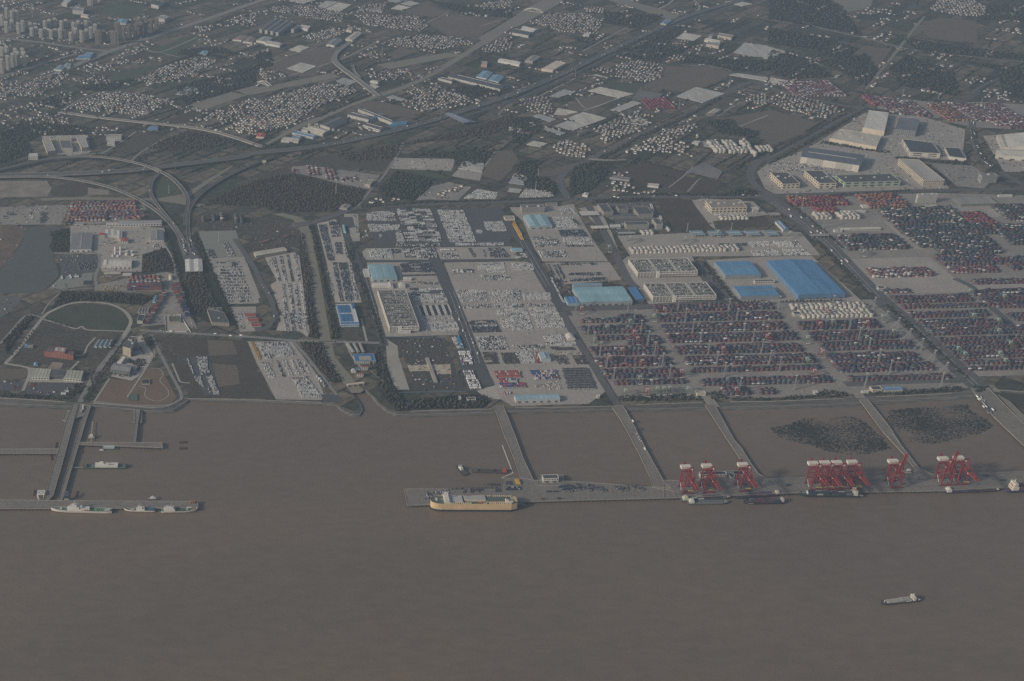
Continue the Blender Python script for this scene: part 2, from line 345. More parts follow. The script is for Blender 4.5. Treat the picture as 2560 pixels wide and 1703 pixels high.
props(new_obj('river', me), kind='structure')
# shore: pairs (dyke top | water line)
SHORE = [('C0', '-1400,1010|-1400,1100 -400,1052|-400,1145 0,1075|0,1168 300,1092|300,1180 640,1115|640,1195 830,1122|850,1178 1130,1140|1130,1205 1230,1150|1230,1215 1350,1160|1350,1225 1480,1160|1480,1236 1570,1140|1580,1225 1630,1095|1660,1190 1672,1070|1715,1145 1710,1080|1740,1108 2334,1090|2334,1124'),
 ('C1', '610,1115|610,1148 730,1135|740,1165 800,1170|800,1228 880,1200|880,1262 930,1190|955,1260 945,1160|985,1215 930,1120|970,1150 890,1060|925,1095 850,1000|880,1020 1000,990|960,1000 1040,1030|1000,1035 1090,1075|1035,1060 1140,1130|1085,1130 1200,1170|1170,1208 1290,1200|1270,1258 1400,1195|1400,1268 1700,1187|1700,1255 2150,1175|2150,1240'),
 ('C2', '0,1165|0,1230 500,1160|500,1222 920,1145|920,1212 1230,1140|1230,1215 1750,1120|1750,1202 2334,1108|2334,1195'),
 ('C3', '400,1092|400,1182 750,1075|780,1172 850,1065|900,1160 1300,1050|1300,1130 1700,1025|1700,1110 1850,1000|1850,1100 2050,995|2050,1080 2334,1015|2334,1105 3200,1025|3200,1110 5200,1000|5200,1090')]
top, wat = [], []
for t_, s_ in SHORE:
    for k_ in s_.split():
        a_, b_ = k_.split('|'); x_, y_ = map(float, a_.split(',')); top.append(gp(t_, x_, y_, 0.0)); x_, y_ = map(float, b_.split(',')); wat.append(gp(t_, x_, y_, WZ))
far = [(12000, 16000), (-9000, 16000)]
land = [(p[0], p[1]) for p in top]
land = [(-9000, land[0][1])]+land+[(12000, land[-1][1])]+far
sheet('ground', M_LAND, land, 'ground', z=-0.08)
b = MB(); n_ = len(top)
mid = [(a*0.45+c*0.55) for a, c in zip(top, wat)]
for i in range(n_): mid[i] = np.array((mid[i][0], mid[i][1], -1.6))
vs_ = [tuple(p) for p in top]+[tuple(p) for p in mid]+[tuple(p-np.array((0, 0, 1.5))) for p in wat]
b.add(vs_, [(k*n_+i, k*n_+i+1, (k+1)*n_+i+1, (k+1)*n_+i) for k in (0, 1) for i in range(n_-1)])
b.build('revetment', M_STONE, kind='structure')
# pale wave wall along the dyke crest
for s in ('C0 -100,1068 300,1090 600,1112', 'C0 850,1120 1130,1143 1350,1160 1490,1158 1570,1135 1640,1080', 'C0 1715,1080 2334,1092 C1 600,1115', 'C1 1410,1195 1700,1187 2140,1175', 'C2 30,1160 500,1158 900,1148', 'C2 1140,1135 1740,1115', 'C2 1990,1108 2334,1106 C3 400,1090 690,1080', 'C3 990,1062 1300,1050 1690,1030', 'C3 2050,998 2334,1018'):
    r_, _ = ribbon('dyke_wall', M_PATH, s, 1.6, z=1.1, thick=1.2, kind=None)
    u_ = pxs(s)[0][0]; k_ = 'far left' if u_ < 100 else 'beside the dry lawn' if u_ < 350 else 'by the dark ploughed field' if u_ < 800 else 'below the building site' if u_ < 1250 else 'below the long pale blue shed' if u_ < 1400 else 'between the second and third bridges' if u_ < 1700 else 'between the third and fourth bridges' if u_ < 2100 else 'below the blue roofed office' if u_ < 2400 else 'at the right edge'
    props(r_, label='low pale concrete wave wall on the dyke crest, '+k_, cat='wall', group='dyke crest walls')
# terraced lines on the slope
for k_, f_ in enumerate((0.30, 0.55, 0.8)):
    L = [a*(1-f_)+c*f_ for a, c in zip(top, wat)]
    P = [np.array((p[0], p[1], (-1.6*f_/0.55 if f_ <= .55 else -1.6-(f_-.55)/.45*4.9)+0.35)) for p in L]
    ribbon('revetment_step', M_ROADG if k_ == 1 else M_STONE, '', 2.2 if k_ == 1 else 1.6, pts_=P, thick=0.5)
# ---- water bodies on land
for nm, m, s in (
 ('canal', M_CANAL, 'C1 870,1030 835,985 790,930 720,830 650,700 600,600 585,540 540,300 490,0 B1 470,1000 400,640 365,585 490,575 570,1000 C1 590,0 640,300 685,550 700,600 720,700 800,800 870,880 920,950 985,1005 950,1030'),
 ('canal', M_CANAL, 'B1 365,590 340,545 150,492 250,484 400,520 480,575'),
 ('canal', M_CANAL, 'B0 370,350 700,338 1440,350 1680,310 1715,290 1900,175 2130,42 2110,70 1930,190 1790,290 1730,340 1790,395 1930,412 1850,432 1680,408 1450,372 700,362 380,372'),
 ('canal', M_CANAL, 'A1 80,1310 400,1125 520,1085 900,930 1090,862 1300,795 1500,715 1690,600 1890,480 2060,370 2080,410 1920,510 1710,640 1510,745 1310,830 1100,895 900,960 540,1120 420,1160 110,1320'),
 ('river_reach', M_CANAL, 'A1 2030,345 2334,165 A2 110,85 330,-25 500,-25 420,40 290,115 170,185 70,235 0,255 A1 2090,415'),
 ('river_reach', M_CANAL, 'A2 850,-10 980,40 1080,62 1180,95 1290,135 1460,182 1580,158 1380,90 1240,52 1120,22 1060,-20'),
 ('pond', M_CANAL, 'A0 1725,960 1850,1002 2250,872 2110,838'), ('pond', M_CANAL, 'A0 2135,828 2334,778 2334,860 2250,868 2180,835'),
 ('pond', M_CANAL, 'A1 -60,860 0,858 770,702 690,665 130,780 -60,805'), ('pond', M_CANAL, 'A1 1100,590 1220,632 1885,502 1750,480'),
 ('lake', M_LAKE, 'B0 265,612 575,612 520,655 450,790 480,850 490,900 545,1040 500,1100 420,1172 340,1215 0,1210 -60,1210 -60,1060 0,1010 100,900 190,780 235,680'),
 ('lake', M_CANAL, 'A3 540,-25 690,60 640,150 760,105 870,85 940,60 960,-20'),
 ('drain', M_CANAL, 'A3 880,810 1050,600 1180,440 1300,280 1420,140 1440,150 1330,290 1205,450 1075,610 905,812'),
 ('creek', M_CANAL, 'C3 2010,960 2334,1310 2334,1230 2060,960')):
    WN = globals().get('WN', 0)+1; sheet(nm, m, s, 'field', z=0.45+.006*WN if nm != 'creek' else 0.1)
# ---- fields and plots
FIELDS = [
 ('ploughed_field', M_SOIL, 'C0 1430,515 2245,548 2334,770 C1 10,830 170,1082 C0 1730,1075 1680,960 1580,830'),
 ('tilled_strip', M_BROWN, 'C0 1890,548 2120,556 2165,680 1905,690'), ('tilled_strip', M_BROWN, 'C0 1930,760 2160,780 2190,950 1990,975'), ('tilled_strip', M_SCRUB, 'C0 1440,520 1560,525 1640,700 1650,760 1560,760'),
 ('dry_lawn', M_LAWN, 'C0 1000,898 1230,925 1310,805 1440,800 1520,900 1610,1070 1560,1125 1450,1140 1250,1140 870,1110'),
 ('lawn', mat('ring_lawn', (0.050, 0.064, 0.036), .95, scale=.02, col2=(0.085, 0.088, 0.062), fine=.25, spec=.05), 'C0 420,355 500,285 640,232 820,212 1000,232 1120,290 1165,360 1160,410 1120,460 810,455 740,425 690,440'),
 ('rough_plot', M_SCRUB, 'C0 400,375 690,460 1120,480 1020,640 860,800 240,760 90,770 220,590 320,470'),
 ('rough_plot', M_LAND, 'C0 560,105 1290,130 1440,160 1400,260 1200,290 1000,210 640,205 420,290'),
 ('brown_plot', M_BROWN, 'C0 0,810 230,810 270,850 190,900 0,905'), ('vehicle_park', M_ASPHD, 'C0 0,925 210,930 195,1010 0,1010'), ('vehicle_park', M_ASPHD, 'C0 260,940 670,950 610,1060 235,1040'),
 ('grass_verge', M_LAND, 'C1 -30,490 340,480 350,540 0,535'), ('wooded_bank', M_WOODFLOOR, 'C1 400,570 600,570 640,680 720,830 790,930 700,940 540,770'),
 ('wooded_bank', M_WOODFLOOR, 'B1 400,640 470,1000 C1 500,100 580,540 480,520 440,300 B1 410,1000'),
 ('grass_bank', mat('olive_bank', (0.115, 0.105, 0.070), .95, scale=.02, col2=(0.06, 0.06, 0.042), fine=.4, spec=.05), 'B1 470,600 560,590 640,920 720,1300 C1 740,210 780,440 990,540 690,540 640,200 B1 570,1000'),
 ('scrub_strip', M_LAND, 'B0 1330,470 1450,620 1590,960 1760,1520 2180,1568 2100,1340 1860,700 1800,620 1640,560'),
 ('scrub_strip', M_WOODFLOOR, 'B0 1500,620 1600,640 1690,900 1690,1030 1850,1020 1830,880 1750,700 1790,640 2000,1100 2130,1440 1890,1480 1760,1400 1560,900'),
 ('building_site', mat('site_soil', (0.090, 0.086, 0.080), .95, scale=.02, col2=(0.070, 0.068, 0.066), fine=.35, spec=.05), 'C1 1260,540 1700,525 1900,1000 1440,1005 1380,780'),
 ('site_road', M_PATH, 'C1 1180,530 1290,600 1300,700 1400,1000 1270,1000 1200,800'), ('site_slab', mat('cream_slab', (0.46, 0.40, 0.31), .9, scale=.05, fine=.3), 'C1 1380,775 1770,768 1780,860 1650,860 1640,830 1400,832'),
 ('verge', M_WOODFLOOR, 'C1 1400,1090 1950,1040 2100,1060 2140,1120 2060,1170 1420,1180'), ('verge', M_WOODFLOOR, 'C1 1100,930 1230,920 1400,1140 1400,1190 1290,1190 1180,1080'),
 ('ploughed_field', M_SOIL, 'B2 1320,350 1640,360 1840,610 1750,640 1480,640 1400,560'), ('verge', M_SOIL, 'B2 1830,560 2334,520 2334,610 1890,610'),
 ('brown_field', M_BROWN, 'A2 1900,1080 2334,1010 2334,1300 2060,1160 1920,1150'), ('brown_field', M_BROWN, 'A3 0,990 200,1050 420,1110 500,1100 260,1240 0,1340'),
 ('brown_field', M_BROWN, 'A3 1400,200 1590,165 1900,190 1910,400 1530,360 1420,320'), ('brown_field', M_BROWN, 'A3 800,450 1000,430 1130,440 1000,620 830,560'),
 ('brown_field', M_BROWN, 'A2 1390,600 1900,620 2000,680 1650,850 1200,800 1250,740'), ('brown_field', M_BROWN, 'B2 420,70 640,10 580,70 450,130 330,150 240,130'), ('brown_field', M_BROWN, 'A1 2180,1380 2334,1370 B2 60,0 -100,190 B1 2050,140'),
 ('brown_field', M_BROWN, 'A1 1130,920 1530,1030 1370,1060 1080,1080 870,960 1000,935'), ('brown_field', M_BROWN, 'A1 1580,220 1790,130 2250,200 2000,345 1740,320'),
 ('brown_field', M_BROWN, 'A1 0,610 150,560 400,500 640,570 540,690 360,700 200,640'), ('brown_field', M_BROWN, 'A1 400,500 640,430 700,460 720,560 660,575'), ('brown_field', M_BROWN, 'A1 1180,500 1320,440 1500,460 1300,540'), ('brown_field', M_BROWN, 'A1 1330,110 1560,30 1760,110 1600,160'),
 ('brown_field', M_BROWN, 'A2 480,970 750,870 830,940 650,1010 550,1020'), ('brown_field', M_BROWN, 'A2 780,870 1000,880 850,940 700,900'), ('green_field', M_GREEN, 'A2 880,740 1200,760 1120,850 940,810 830,790'), ('brown_field', M_BROWN, 'A2 800,260 1000,230 930,310 780,310'),
 ('green_field', M_GREEN, 'A0 1000,30 1350,60 1200,170 950,110'), ('green_field', M_GREEN, 'A0 1330,440 1700,340 1800,360 1640,520 1470,480'), ('brown_field', M_BROWN, 'A0 1380,390 1500,350 1620,370 1480,420'), ('green_field', M_GREEN, 'A0 1000,700 1250,620 1400,600 1250,710 1050,740'), ('brown_field', M_SOIL, 'A0 1050,560 1200,500 1420,460 1500,500 1180,560'),
 ('brown_field', M_SOIL, 'A0 1500,1100 1850,1010 1700,1120 1580,1130'), ('rough_plot', M_SCRUB, 'A0 800,1150 1240,1190 960,1390 830,1290'), ('rough_plot', M_SCRUB, 'A0 1200,1200 1500,1230 1280,1400 1050,1400'),
 ('brown_field', M_BROWN, 'B1 2090,130 2334,20 2334,90 2200,190'), ('rough_plot', M_GREEN, 'B1 1290,70 1850,90 1780,160 1630,170'), ('brown_field', M_SOIL, 'B2 900,90 1200,20 1290,60 1200,210 1070,190'),
 ('plot', M_SOIL, 'B2 1210,210 1310,20 1480,80 1600,110 1430,250 1330,240'), ('plot', M_SOIL, 'B2 1440,250 1560,140 1700,180 1610,290 1480,290'), ('plot', M_SOIL, 'B2 1620,290 1720,190 1920,180 1850,320 1650,310'),
 ('brown_field', M_SCRUB, 'A1 650,1410 1400,1290 2000,1150 2250,1060 2334,1000 2334,1110 2230,1240 1310,1310 1210,1500 1150,1568 B1 930,80 650,20 520,60 350,60 150,60 A1 200,1510'),
 ('brown_field', M_SCRUB, 'B0 2050,300 2334,140 B1 300,50 300,110 0,200 B0 2100,380'), ('ramp_verge', M_GREEN, 'B0 1440,150 1600,210 1680,300 1450,350 1400,320 1400,200'), ('ramp_verge', M_SOIL, 'B0 460,290 640,200 820,230 760,330 480,330'), ('sand_plot', mat('pale_fill', (0.26, 0.225, 0.19), .9, scale=.02, fine=.2), 'B0 -60,190 430,190 470,260 430,335 0,340 -60,340'), ('sand_plot', mat('pale_fill', (0.3, .27, .22)), 'B0 800,250 1000,280 990,315 800,320'),
 ('site', mat('red_soil', (0.15, 0.11, 0.085), .95, scale=.02, fine=.4), 'B0 0,620 120,600 260,620 180,780 100,880 0,1000 -60,1000 -60,620'),
 ('rough_plot', M_WOODFLOOR, 'B0 460,640 640,620 640,840 480,840 450,780'), ('scrap_yard', M_ASPHD, 'B0 500,870 880,870 900,930 860,1020 560,1050 540,940'), ('rough_plot', M_WOODFLOOR, 'B0 1290,870 1500,780 1580,1010 1300,1030'),
 ('works_yard', M_CONC, 'B0 640,600 960,590 1500,620 1510,800 1300,860 1290,1020 930,1020 880,860 640,850'), ('works_yard', M_YARD, 'B0 0,430 260,420 640,410 560,590 430,590 0,590'), ('works_yard', M_GREENCOAT, 'B0 450,1165 560,1060 850,1025 830,1140 560,1180'),
 ('container_depot', M_YARD, 'B0 580,590 690,390 1310,395 1350,500 1210,560 960,580 640,600'), ('container_depot', M_YARD, 'B0 870,1140 1160,1080 1520,1020 1600,1040 1770,1500 1760,1530 1500,1500 1280,1520 1500,1200 860,1190'),
 ('works_yard', M_ASPH, 'B0 0,1230 210,1255 120,1370 0,1440'), ('rough_plot', M_SOIL, 'C0 0,360 230,330 50,560 0,590'),
 ('far_yard', M_YARD, 'A3 960,870 1660,950 1560,1080 1000,990'), ('far_yard', M_YARD, 'A3 1680,940 1900,930 2500,960 2500,1190 1860,1160 1590,1100'), ('works_yard', M_SCRUB, 'A3 240,760 330,730 760,780 720,850 560,900 420,850'),
 ('works_yard', M_CONC, 'A3 470,1290 660,1170 880,1030 1400,1060 1800,1180 1780,1360 1830,1470 1150,1430 1180,1568 -100,1568 0,1500 250,1400'), ('works_yard', M_CONC, 'B3 -100,110 0,30 280,60 900,60 1100,110 1160,-20 1620,200 1650,260 1290,270 60,310 -30,260'),
 ('works_yard', M_CONC, 'A3 1960,1240 2334,1210 2500,1220 2500,1568 2150,1568'), ('works_yard', M_YARD, 'B3 1480,30 1860,50 2050,170 1970,260 1720,240'),
 ('works_yard', M_CONC, 'B2 1640,370 1740,350 2200,380 2334,500 1830,560 1860,640 1810,600 1680,430'), ('campus', M_ASPH, 'B2 780,400 1260,380 1420,640 930,660'),
 ('works_yard', M_CONC, 'A1 1270,1440 1820,1450 1780,1560 1240,1540 1220,1500'), ('works_yard', M_CONC2, 'A1 1380,1480 1540,1500 1530,1535 1360,1520'), ('works_yard', M_YARD, 'B1 330,60 500,50 1130,140 1040,270 650,190 500,150 330,110'), ('works_yard', M_CONC, 'B1 1880,50 2080,70 2040,190 1780,150'), ('works_yard', M_YARD, 'B1 1600,240 1760,200 1960,250 1840,370 1560,360 1450,370'), ('car_compound', M_CONC2, 'B1 1890,355 2020,262 2220,300 2180,358'), ('car_compound', M_CONC2, 'B2 60,345 120,258 380,290 380,340'),
 ('works_yard', M_CONC, 'A0 380,1240 800,1230 830,1390 640,1420 430,1400'), ('works_yard', M_CONC, 'B1 760,400 880,405 870,460 770,450'), ('village_ground', M_LAND, 'B2 860,200 1000,180 1200,300 960,320'),
 ('works_yard', M_SCRUB, 'B0 1790,560 1900,480 2334,530 B1 100,560 300,600 380,640 400,760 B1 -10,900 B0 2280,640 2150,640 1810,640'),
 ('plaza', M_PINK, 'C0 430,810 480,748 580,755 552,812'), ('scrub_strip', M_SCRUB, 'B1 740,530 900,640 920,850 800,640'),
 ('salt_marsh', mat('marsh_mud', (0.045, 0.050, 0.040), .95, scale=.02, col2=(0.07, 0.066, 0.055), fine=.4, spec=.1), 'C3 2050,1020 2334,1040 2700,1040 2700,1220 2334,1180 2180,1090'),
]
for nm, m, s in FIELDS: sheet(nm, m, s, 'field')
LOTS = [
 ('parking_lot', M_GREENCOAT, 'B0 1810,652 2150,642 2225,880 1895,892'), ('parking_lot', M_CONC, 'B0 1895,894 2225,882 2334,1180 B1 30,1300 B0 2330,1310 2075,1312'), ('parking_lot', M_CONC, 'B0 2095,1340 2334,1335 2334,1395 2240,1395 2334,1560 2190,1568'),
 ('parking_lot', M_CONC2, 'B1 80,890 350,843 392,870 440,1200 488,1560 C1 470,520 400,470 185,462 222,350 190,200 B1 130,1140 190,1100'),
 ('parking_lot', M_CONC2, 'B1 555,580 725,540 780,640 850,900 965,1300 722,1302 640,920'), ('parking_lot', M_ASPHD, 'B1 1000,482 1250,440 2140,438 2250,560 2334,700 2300,775 1090,772'), ('parking_lot', M_CONC, 'B1 968,840 1000,806 2334,788 2400,900 1010,915 980,880'),
 ('parking_lot', M_CONC, 'B1 1010,935 1600,932 1700,1150 C1 1850,500 1160,520 1110,250 B1 1050,1160'), ('parking_lot', M_CONC, 'B1 1715,937 2334,924 B2 170,930 330,1250 430,1390 C2 440,290 560,540 720,800 860,1010 700,1130 0,1150 C1 2220,1080 2120,830 1960,470 1840,180'),
 ('parking_lot', M_CONC, 'B2 330,432 560,402 640,560 760,760 880,925 280,925 200,800 100,560 0,470 -20,430'), ('parking_lot', M_CONC, 'B2 300,938 890,932 1000,1095 820,1108 480,1135 380,1050'), ('gate_plaza', M_CONC, 'B2 610,440 780,415 900,640 980,850 900,720'),
 ('container_yard', M_YARD, 'B2 480,1372 1200,1362 2334,1300 B3 960,1270 C3 1050,230 1240,400 1850,950 1980,990 1800,985 1300,1020 800,1040 C2 2000,1090 1700,1080 960,1060 880,930'),
 ('container_yard', M_YARD, 'B3 170,375 850,325 1500,300 2600,330 3000,1300 C3 2700,860 1920,880 1020,180 B3 980,1230 500,700'), ('container_yard', M_CONC, 'B3 700,905 1470,882 1700,1080 1850,1135 2600,1120 2600,1180 1930,1200 1100,1222 950,1130 850,1010'), ('service_road', M_CONC, 'B3 1050,560 1130,540 1420,810 1340,815'), ('paved_plot', M_CONC, 'B3 1690,420 2250,410 2100,520 1880,560'),
 ('warehouse_apron', M_CONC, 'B2 1750,915 2334,880 B3 400,875 860,1290 100,1295 B2 2060,1300 1880,1080'), ('garage_apron', M_CONC, 'B2 1000,925 1050,880 1640,880 1900,1300 1250,1320 1130,1140'), ('parking_lot', M_CONC, 'B2 960,690 2334,640 B3 300,660 480,870 B2 1740,880 1080,880'),
 ('parking_lot', M_CONC, 'C0 2255,560 C1 325,562 540,840 620,1040 600,1095 182,1090 0,745 C0 2285,630'), ('parking_lot', M_ASPHD, 'C0 1655,712 1900,692 2012,1048 1870,1052 1700,760'), ('paved_plot', M_ASPHD, 'C1 600,1045 730,1040 800,1100 760,1120 610,1110'), ('parking_lot', M_ASPHD, 'C1 1800,640 1920,640 2080,980 2060,1010 1940,1012 1870,820'),
 ('shed_apron', M_CONC2, 'C1 2010,1010 2180,960 2230,1090 2130,1080 2060,1050'), ('parking_lot', M_CONC, 'B1 800,490 930,490 950,740 850,745'), ('ponded_basin', M_ASPHD, 'B1 800,520 880,520 905,615 820,625'), ('yard', M_CONC2, 'C0 1250,520 1290,500 1400,680 1370,760 1260,880 1200,920 1010,880 1150,700 1250,690'), ('yard', M_CONC, 'C0 1510,320 1640,312 1735,465 1520,465'),
 ('forecourt', M_CONC, 'C0 250,800 760,830 760,940 260,930'), ('parking_lot', M_CONC, 'A3 20,1490 250,1440 330,1450 800,1568 -80,1568')]
for nm, m, s in LOTS: sheet(nm, m, s, 'lot')
# ---- roads on the ground
ROADS = [
 ('road', M_ROADG, 'C0 1270,458 1700,485 2334,522 C1 330,552 600,558 1150,575', 13), ('road', M_ROADG, 'C0 730,1115 790,1000 870,860 1000,690 1110,540 1180,440', 15), ('ring_road', M_PATH, 'C0 50,760 160,640 390,345 500,270 640,215 820,200 1000,220 1130,280 1190,360 1175,430 1110,530', 10),
 ('ring_path', M_PATH, 'C0 400,360 560,405 690,445 745,425 795,455 960,462 1140,468', 6), ('dyke_road', M_ROADG, 'C0 1380,500 1450,650 1560,860 1655,1050 1610,1110 1520,1142 1350,1148 1100,1135 860,1112', 9), ('dyke_road', M_ROADG, 'C1 340,560 480,720 640,930 740,1050', 9),
 ('side_street', M_ROADG, 'C0 400,345 240,325 100,470 0,580', 8), ('road', M_ASPH, 'B0 2140,720 2250,880 2334,1010 B1 40,1100 110,1220 165,1350 175,1430 130,1500 60,1540 0,1560', 16), ('road', M_ASPH, 'B1 300,610 480,580 720,505 950,432 1500,405 2334,378 B2 350,362 700,350 1300,338 1700,335 2334,330 B3 400,312 1300,284 2334,262 3000,250', 24),
 ('port_road', M_ASPHD, 'B1 790,520 840,720 930,930 1000,1150 1080,1400 1130,1560 C1 1170,600', 22), ('port_road', M_ASPHD, 'B1 1580,800 1640,930 1740,1150 1900,1540 C1 2020,760 2120,960', 34), ('port_road', M_ASPHD, 'B1 2180,430 2300,600 B2 70,700 200,930 330,1150 450,1340 500,1420', 34), ('port_road', M_ASPH, 'C2 455,290 560,490 690,700 850,960 960,1130', 20),
 ('port_road', M_YARD, 'C2 1270,360 1420,580 1600,850 1760,1050 1850,1160', 26), ('port_road', M_ASPH, 'B2 700,420 800,590 900,770 980,930 1060,1090 1140,1170', 24), ('port_road', M_ASPH, 'B2 460,1355 900,1352 1250,1335 1900,1290', 26), ('port_road', M_ASPHD, 'B1 1000,786 1600,782 2334,772', 16), ('port_road', M_ASPHD, 'B1 980,922 1600,920 2334,910', 16),
 ('port_road', M_ASPH, 'B2 1690,930 1850,1160 2040,1300', 40), ('truck_road', M_ASPH, 'B3 0,340 140,430 480,710 760,1000 C3 1040,190 1330,430 1640,720 1900,960 1990,1010', 52), ('truck_road', M_YARD, 'C3 170,270 400,560 640,850 800,1010 850,1080', 24), ('truck_road', M_ASPH, 'C3 700,950 1200,925 1850,910', 26), ('truck_road', M_ASPH, 'B3 1700,1080 1850,1150 C3 1900,120 2050,260 2334,500', 20),
 ('dyke_road', M_ROADG, 'B0 880,1150 870,1060 905,960 880,850 700,850 500,850', 9), ('lane', M_PATH, 'C0 380,315 450,210 560,105', 3.5), ('lane', M_ROADG, 'B0 560,1190 880,1170 1280,1210', 6), ('lane', M_PATH, 'B0 1340,600 1400,640 1560,870 1600,1040 1520,1040', 5), ('lane', M_ROADG, 'B0 1590,1000 1700,1300 1790,1540', 6),
 ('city_road', M_ROADG, 'A0 -200,950 0,870 350,730 700,590 1000,470 1500,300 1900,170 2334,20 2600,-60', 34), ('city_road', M_ROADG, 'A0 -100,330 0,345 400,390 700,435 1000,468', 22), ('city_road', M_ROADG, 'A0 0,700 250,620 480,550 700,490', 14),
 ('country_road', M_ASPH, 'B2 510,350 460,260 440,170 530,75 720,0 A2 760,1440 1150,1240 1560,1060 1900,870 2180,750 2334,800 A3 300,880 700,965 860,975', 24), ('country_road', M_ASPH, 'A3 870,970 600,1110 280,1290 0,1440 B2 2250,20 2180,100 2190,190 2270,270 2370,330', 26), ('country_road', M_PATH, 'A2 200,900 560,720 700,640', 7),
 ('country_road', M_ASPH, 'A3 1850,860 1960,780 2200,680', 14), ('country_road', M_ROADG, 'B1 920,430 1050,270 1160,150 1260,0 A1 1300,1390 1340,1300', 9), ('country_road', M_ASPHD, 'A3 1590,1090 1750,960 1920,850', 16), ('country_road', M_ASPH, 'A3 1860,1100 1880,1300 1960,1450 2120,1568 B3 2334,230', 22),
 ('country_road', M_ROADG, 'A3 200,160 500,260 900,350 1150,420 1500,480 2334,560', 12), ('country_road', M_PATH, 'A1 200,720 500,630 800,530 1090,390', 6), ('country_road', M_PATH, 'A1 150,570 330,500 560,430', 5), ('country_road', M_PATH, 'A0 1300,440 1460,475 1800,340', 6), ('country_road', M_PATH, 'A0 1300,450 1450,478 1640,522', 5), ('country_road', M_PATH, 'A0 550,1010 750,900 950,820', 5),
 ('country_road', M_PATH, 'A2 580,890 700,990 1000,880 1060,860', 5), ('country_road', M_PATH, 'A2 650,1010 850,940 1080,860', 6), ('country_road', M_ROADG, 'A2 640,470 880,340 1080,230', 10), ('country_road', M_PATH, 'A2 1340,80 1420,40 1470,0', 9), ('country_road', M_PATH, 'A2 1660,0 1710,70 1640,150', 8), ('country_road', M_PATH, 'A0 930,1400 1080,1310 1240,1200', 6), ('country_road', M_PATH, 'A0 640,1415 930,1395', 5),
 ('country_road', M_PATH, 'B2 1430,250 1560,150 1650,60', 4), ('country_road', M_PATH, 'B2 1600,290 1690,190 1720,170', 4), ('country_road', M_PATH, 'A2 2060,1160 2334,1050', 6), ('country_road', M_ROADG, 'A2 1870,1060 2000,980 2090,930', 9), ('country_road', M_PATH, 'A1 2050,1568 2180,1380', 5), ('country_road', M_ROADG, 'A1 2210,1050 2260,990 2334,960', 8),
 ('country_road', M_ROADG, 'A3 1530,600 1540,640', 4), ('country_road', M_PATH, 'A1 1540,220 1680,150 1760,110', 5), ('country_road', M_PATH, 'A1 2050,240 2200,190 2290,170', 5), ('country_road', M_ROADG, 'A2 1540,590 1900,620 2000,650', 8), ('country_road', M_PATH, 'A0 1200,1465 1290,1385 1500,1260', 5),
 ('lane', M_PATH, 'C0 690,690 760,680 800,600 870,525', 5), ('lane', M_PATH, 'C0 40,760 250,800 270,850 210,1010', 8), ('lane', M_PATH, 'C0 640,820 720,740', 6), ('lane', M_PATH, 'C0 1160,1070 1250,930 1340,790 1400,690', 5), ('path', M_PATH, 'C0 1380,805 1450,810 1490,860 1460,920 1530,1000 1530,1060 1440,1105 1350,1080 1320,1040 1330,990 1260,965', 2.5),
 ('lane', M_PATH, 'C0 1570,760 1620,880 1650,930 1730,940', 5), ('lane', M_PATH, 'C0 860,1110 1000,895', 5), ('lane', M_PATH, 'C1 960,350 1010,560', 6), ('lane', M_PATH, 'C1 810,560 880,700 960,800', 5), ('lane', M_ROADG, 'C1 1040,820 1150,920 1300,1060 1400,1140', 4), ('lane', M_CONC, 'B0 2240,940 2334,1180 B1 30,1260', 8),
]
for nm, m, s, w in ROADS: ribbon(nm, m, s, w, 'road' if w > 9 else 'path')
# painted lines on the widest roads
for s, w in (('B3 40,380 480,710 760,1000 1000,1250', 1.0), ('C3 1070,210 1330,430 1640,720 1900,960', 1.0), ('C1 1780,100 1900,420 2020,760', 0.9), ('B2 90,740 200,930 330,1150', 0.9), ('B1 960,1000 1040,1270 1110,1500', 0.9)):
    for o_ in (-6, 6): ribbon('lane_marking', M_MARK, s, w, 'mark', off=o_)

# loose crates, machines and heaps in the working yards
for nm, m, q in FIELDS:
    if nm in ('works_yard', 'scrap_yard', 'site', 'building_site', 'container_depot', 'campus', 'vehicle_park'):
        P, _ = grid_in(gpoly(q), 14, 17, .5); P = P[rng.random(len(P)) < (.75 if nm in ('scrap_yard', 'building_site') else .35)]; n = len(P)
        if n: stamp('yard_clutter', T_BOX, np.stack((P[:, 0], P[:, 1], np.full(n, .3), rng.normal(0, .25, n), rng.uniform(1.5, 8, n), rng.uniform(1.2, 3.5, n), rng.uniform(.6, 3, n)), 1), np.array([(.46, .45, .42), (.12, .08, .06), (.06, .065, .07), (.24, .22, .19), (.10, .13, .18), (.09, .09, .085)])[rng.integers(0, 6, n)][:, None], PAINT, kind='stuff', label='crates, machines and heaps strewn about a '+nm.replace('_', ' '))
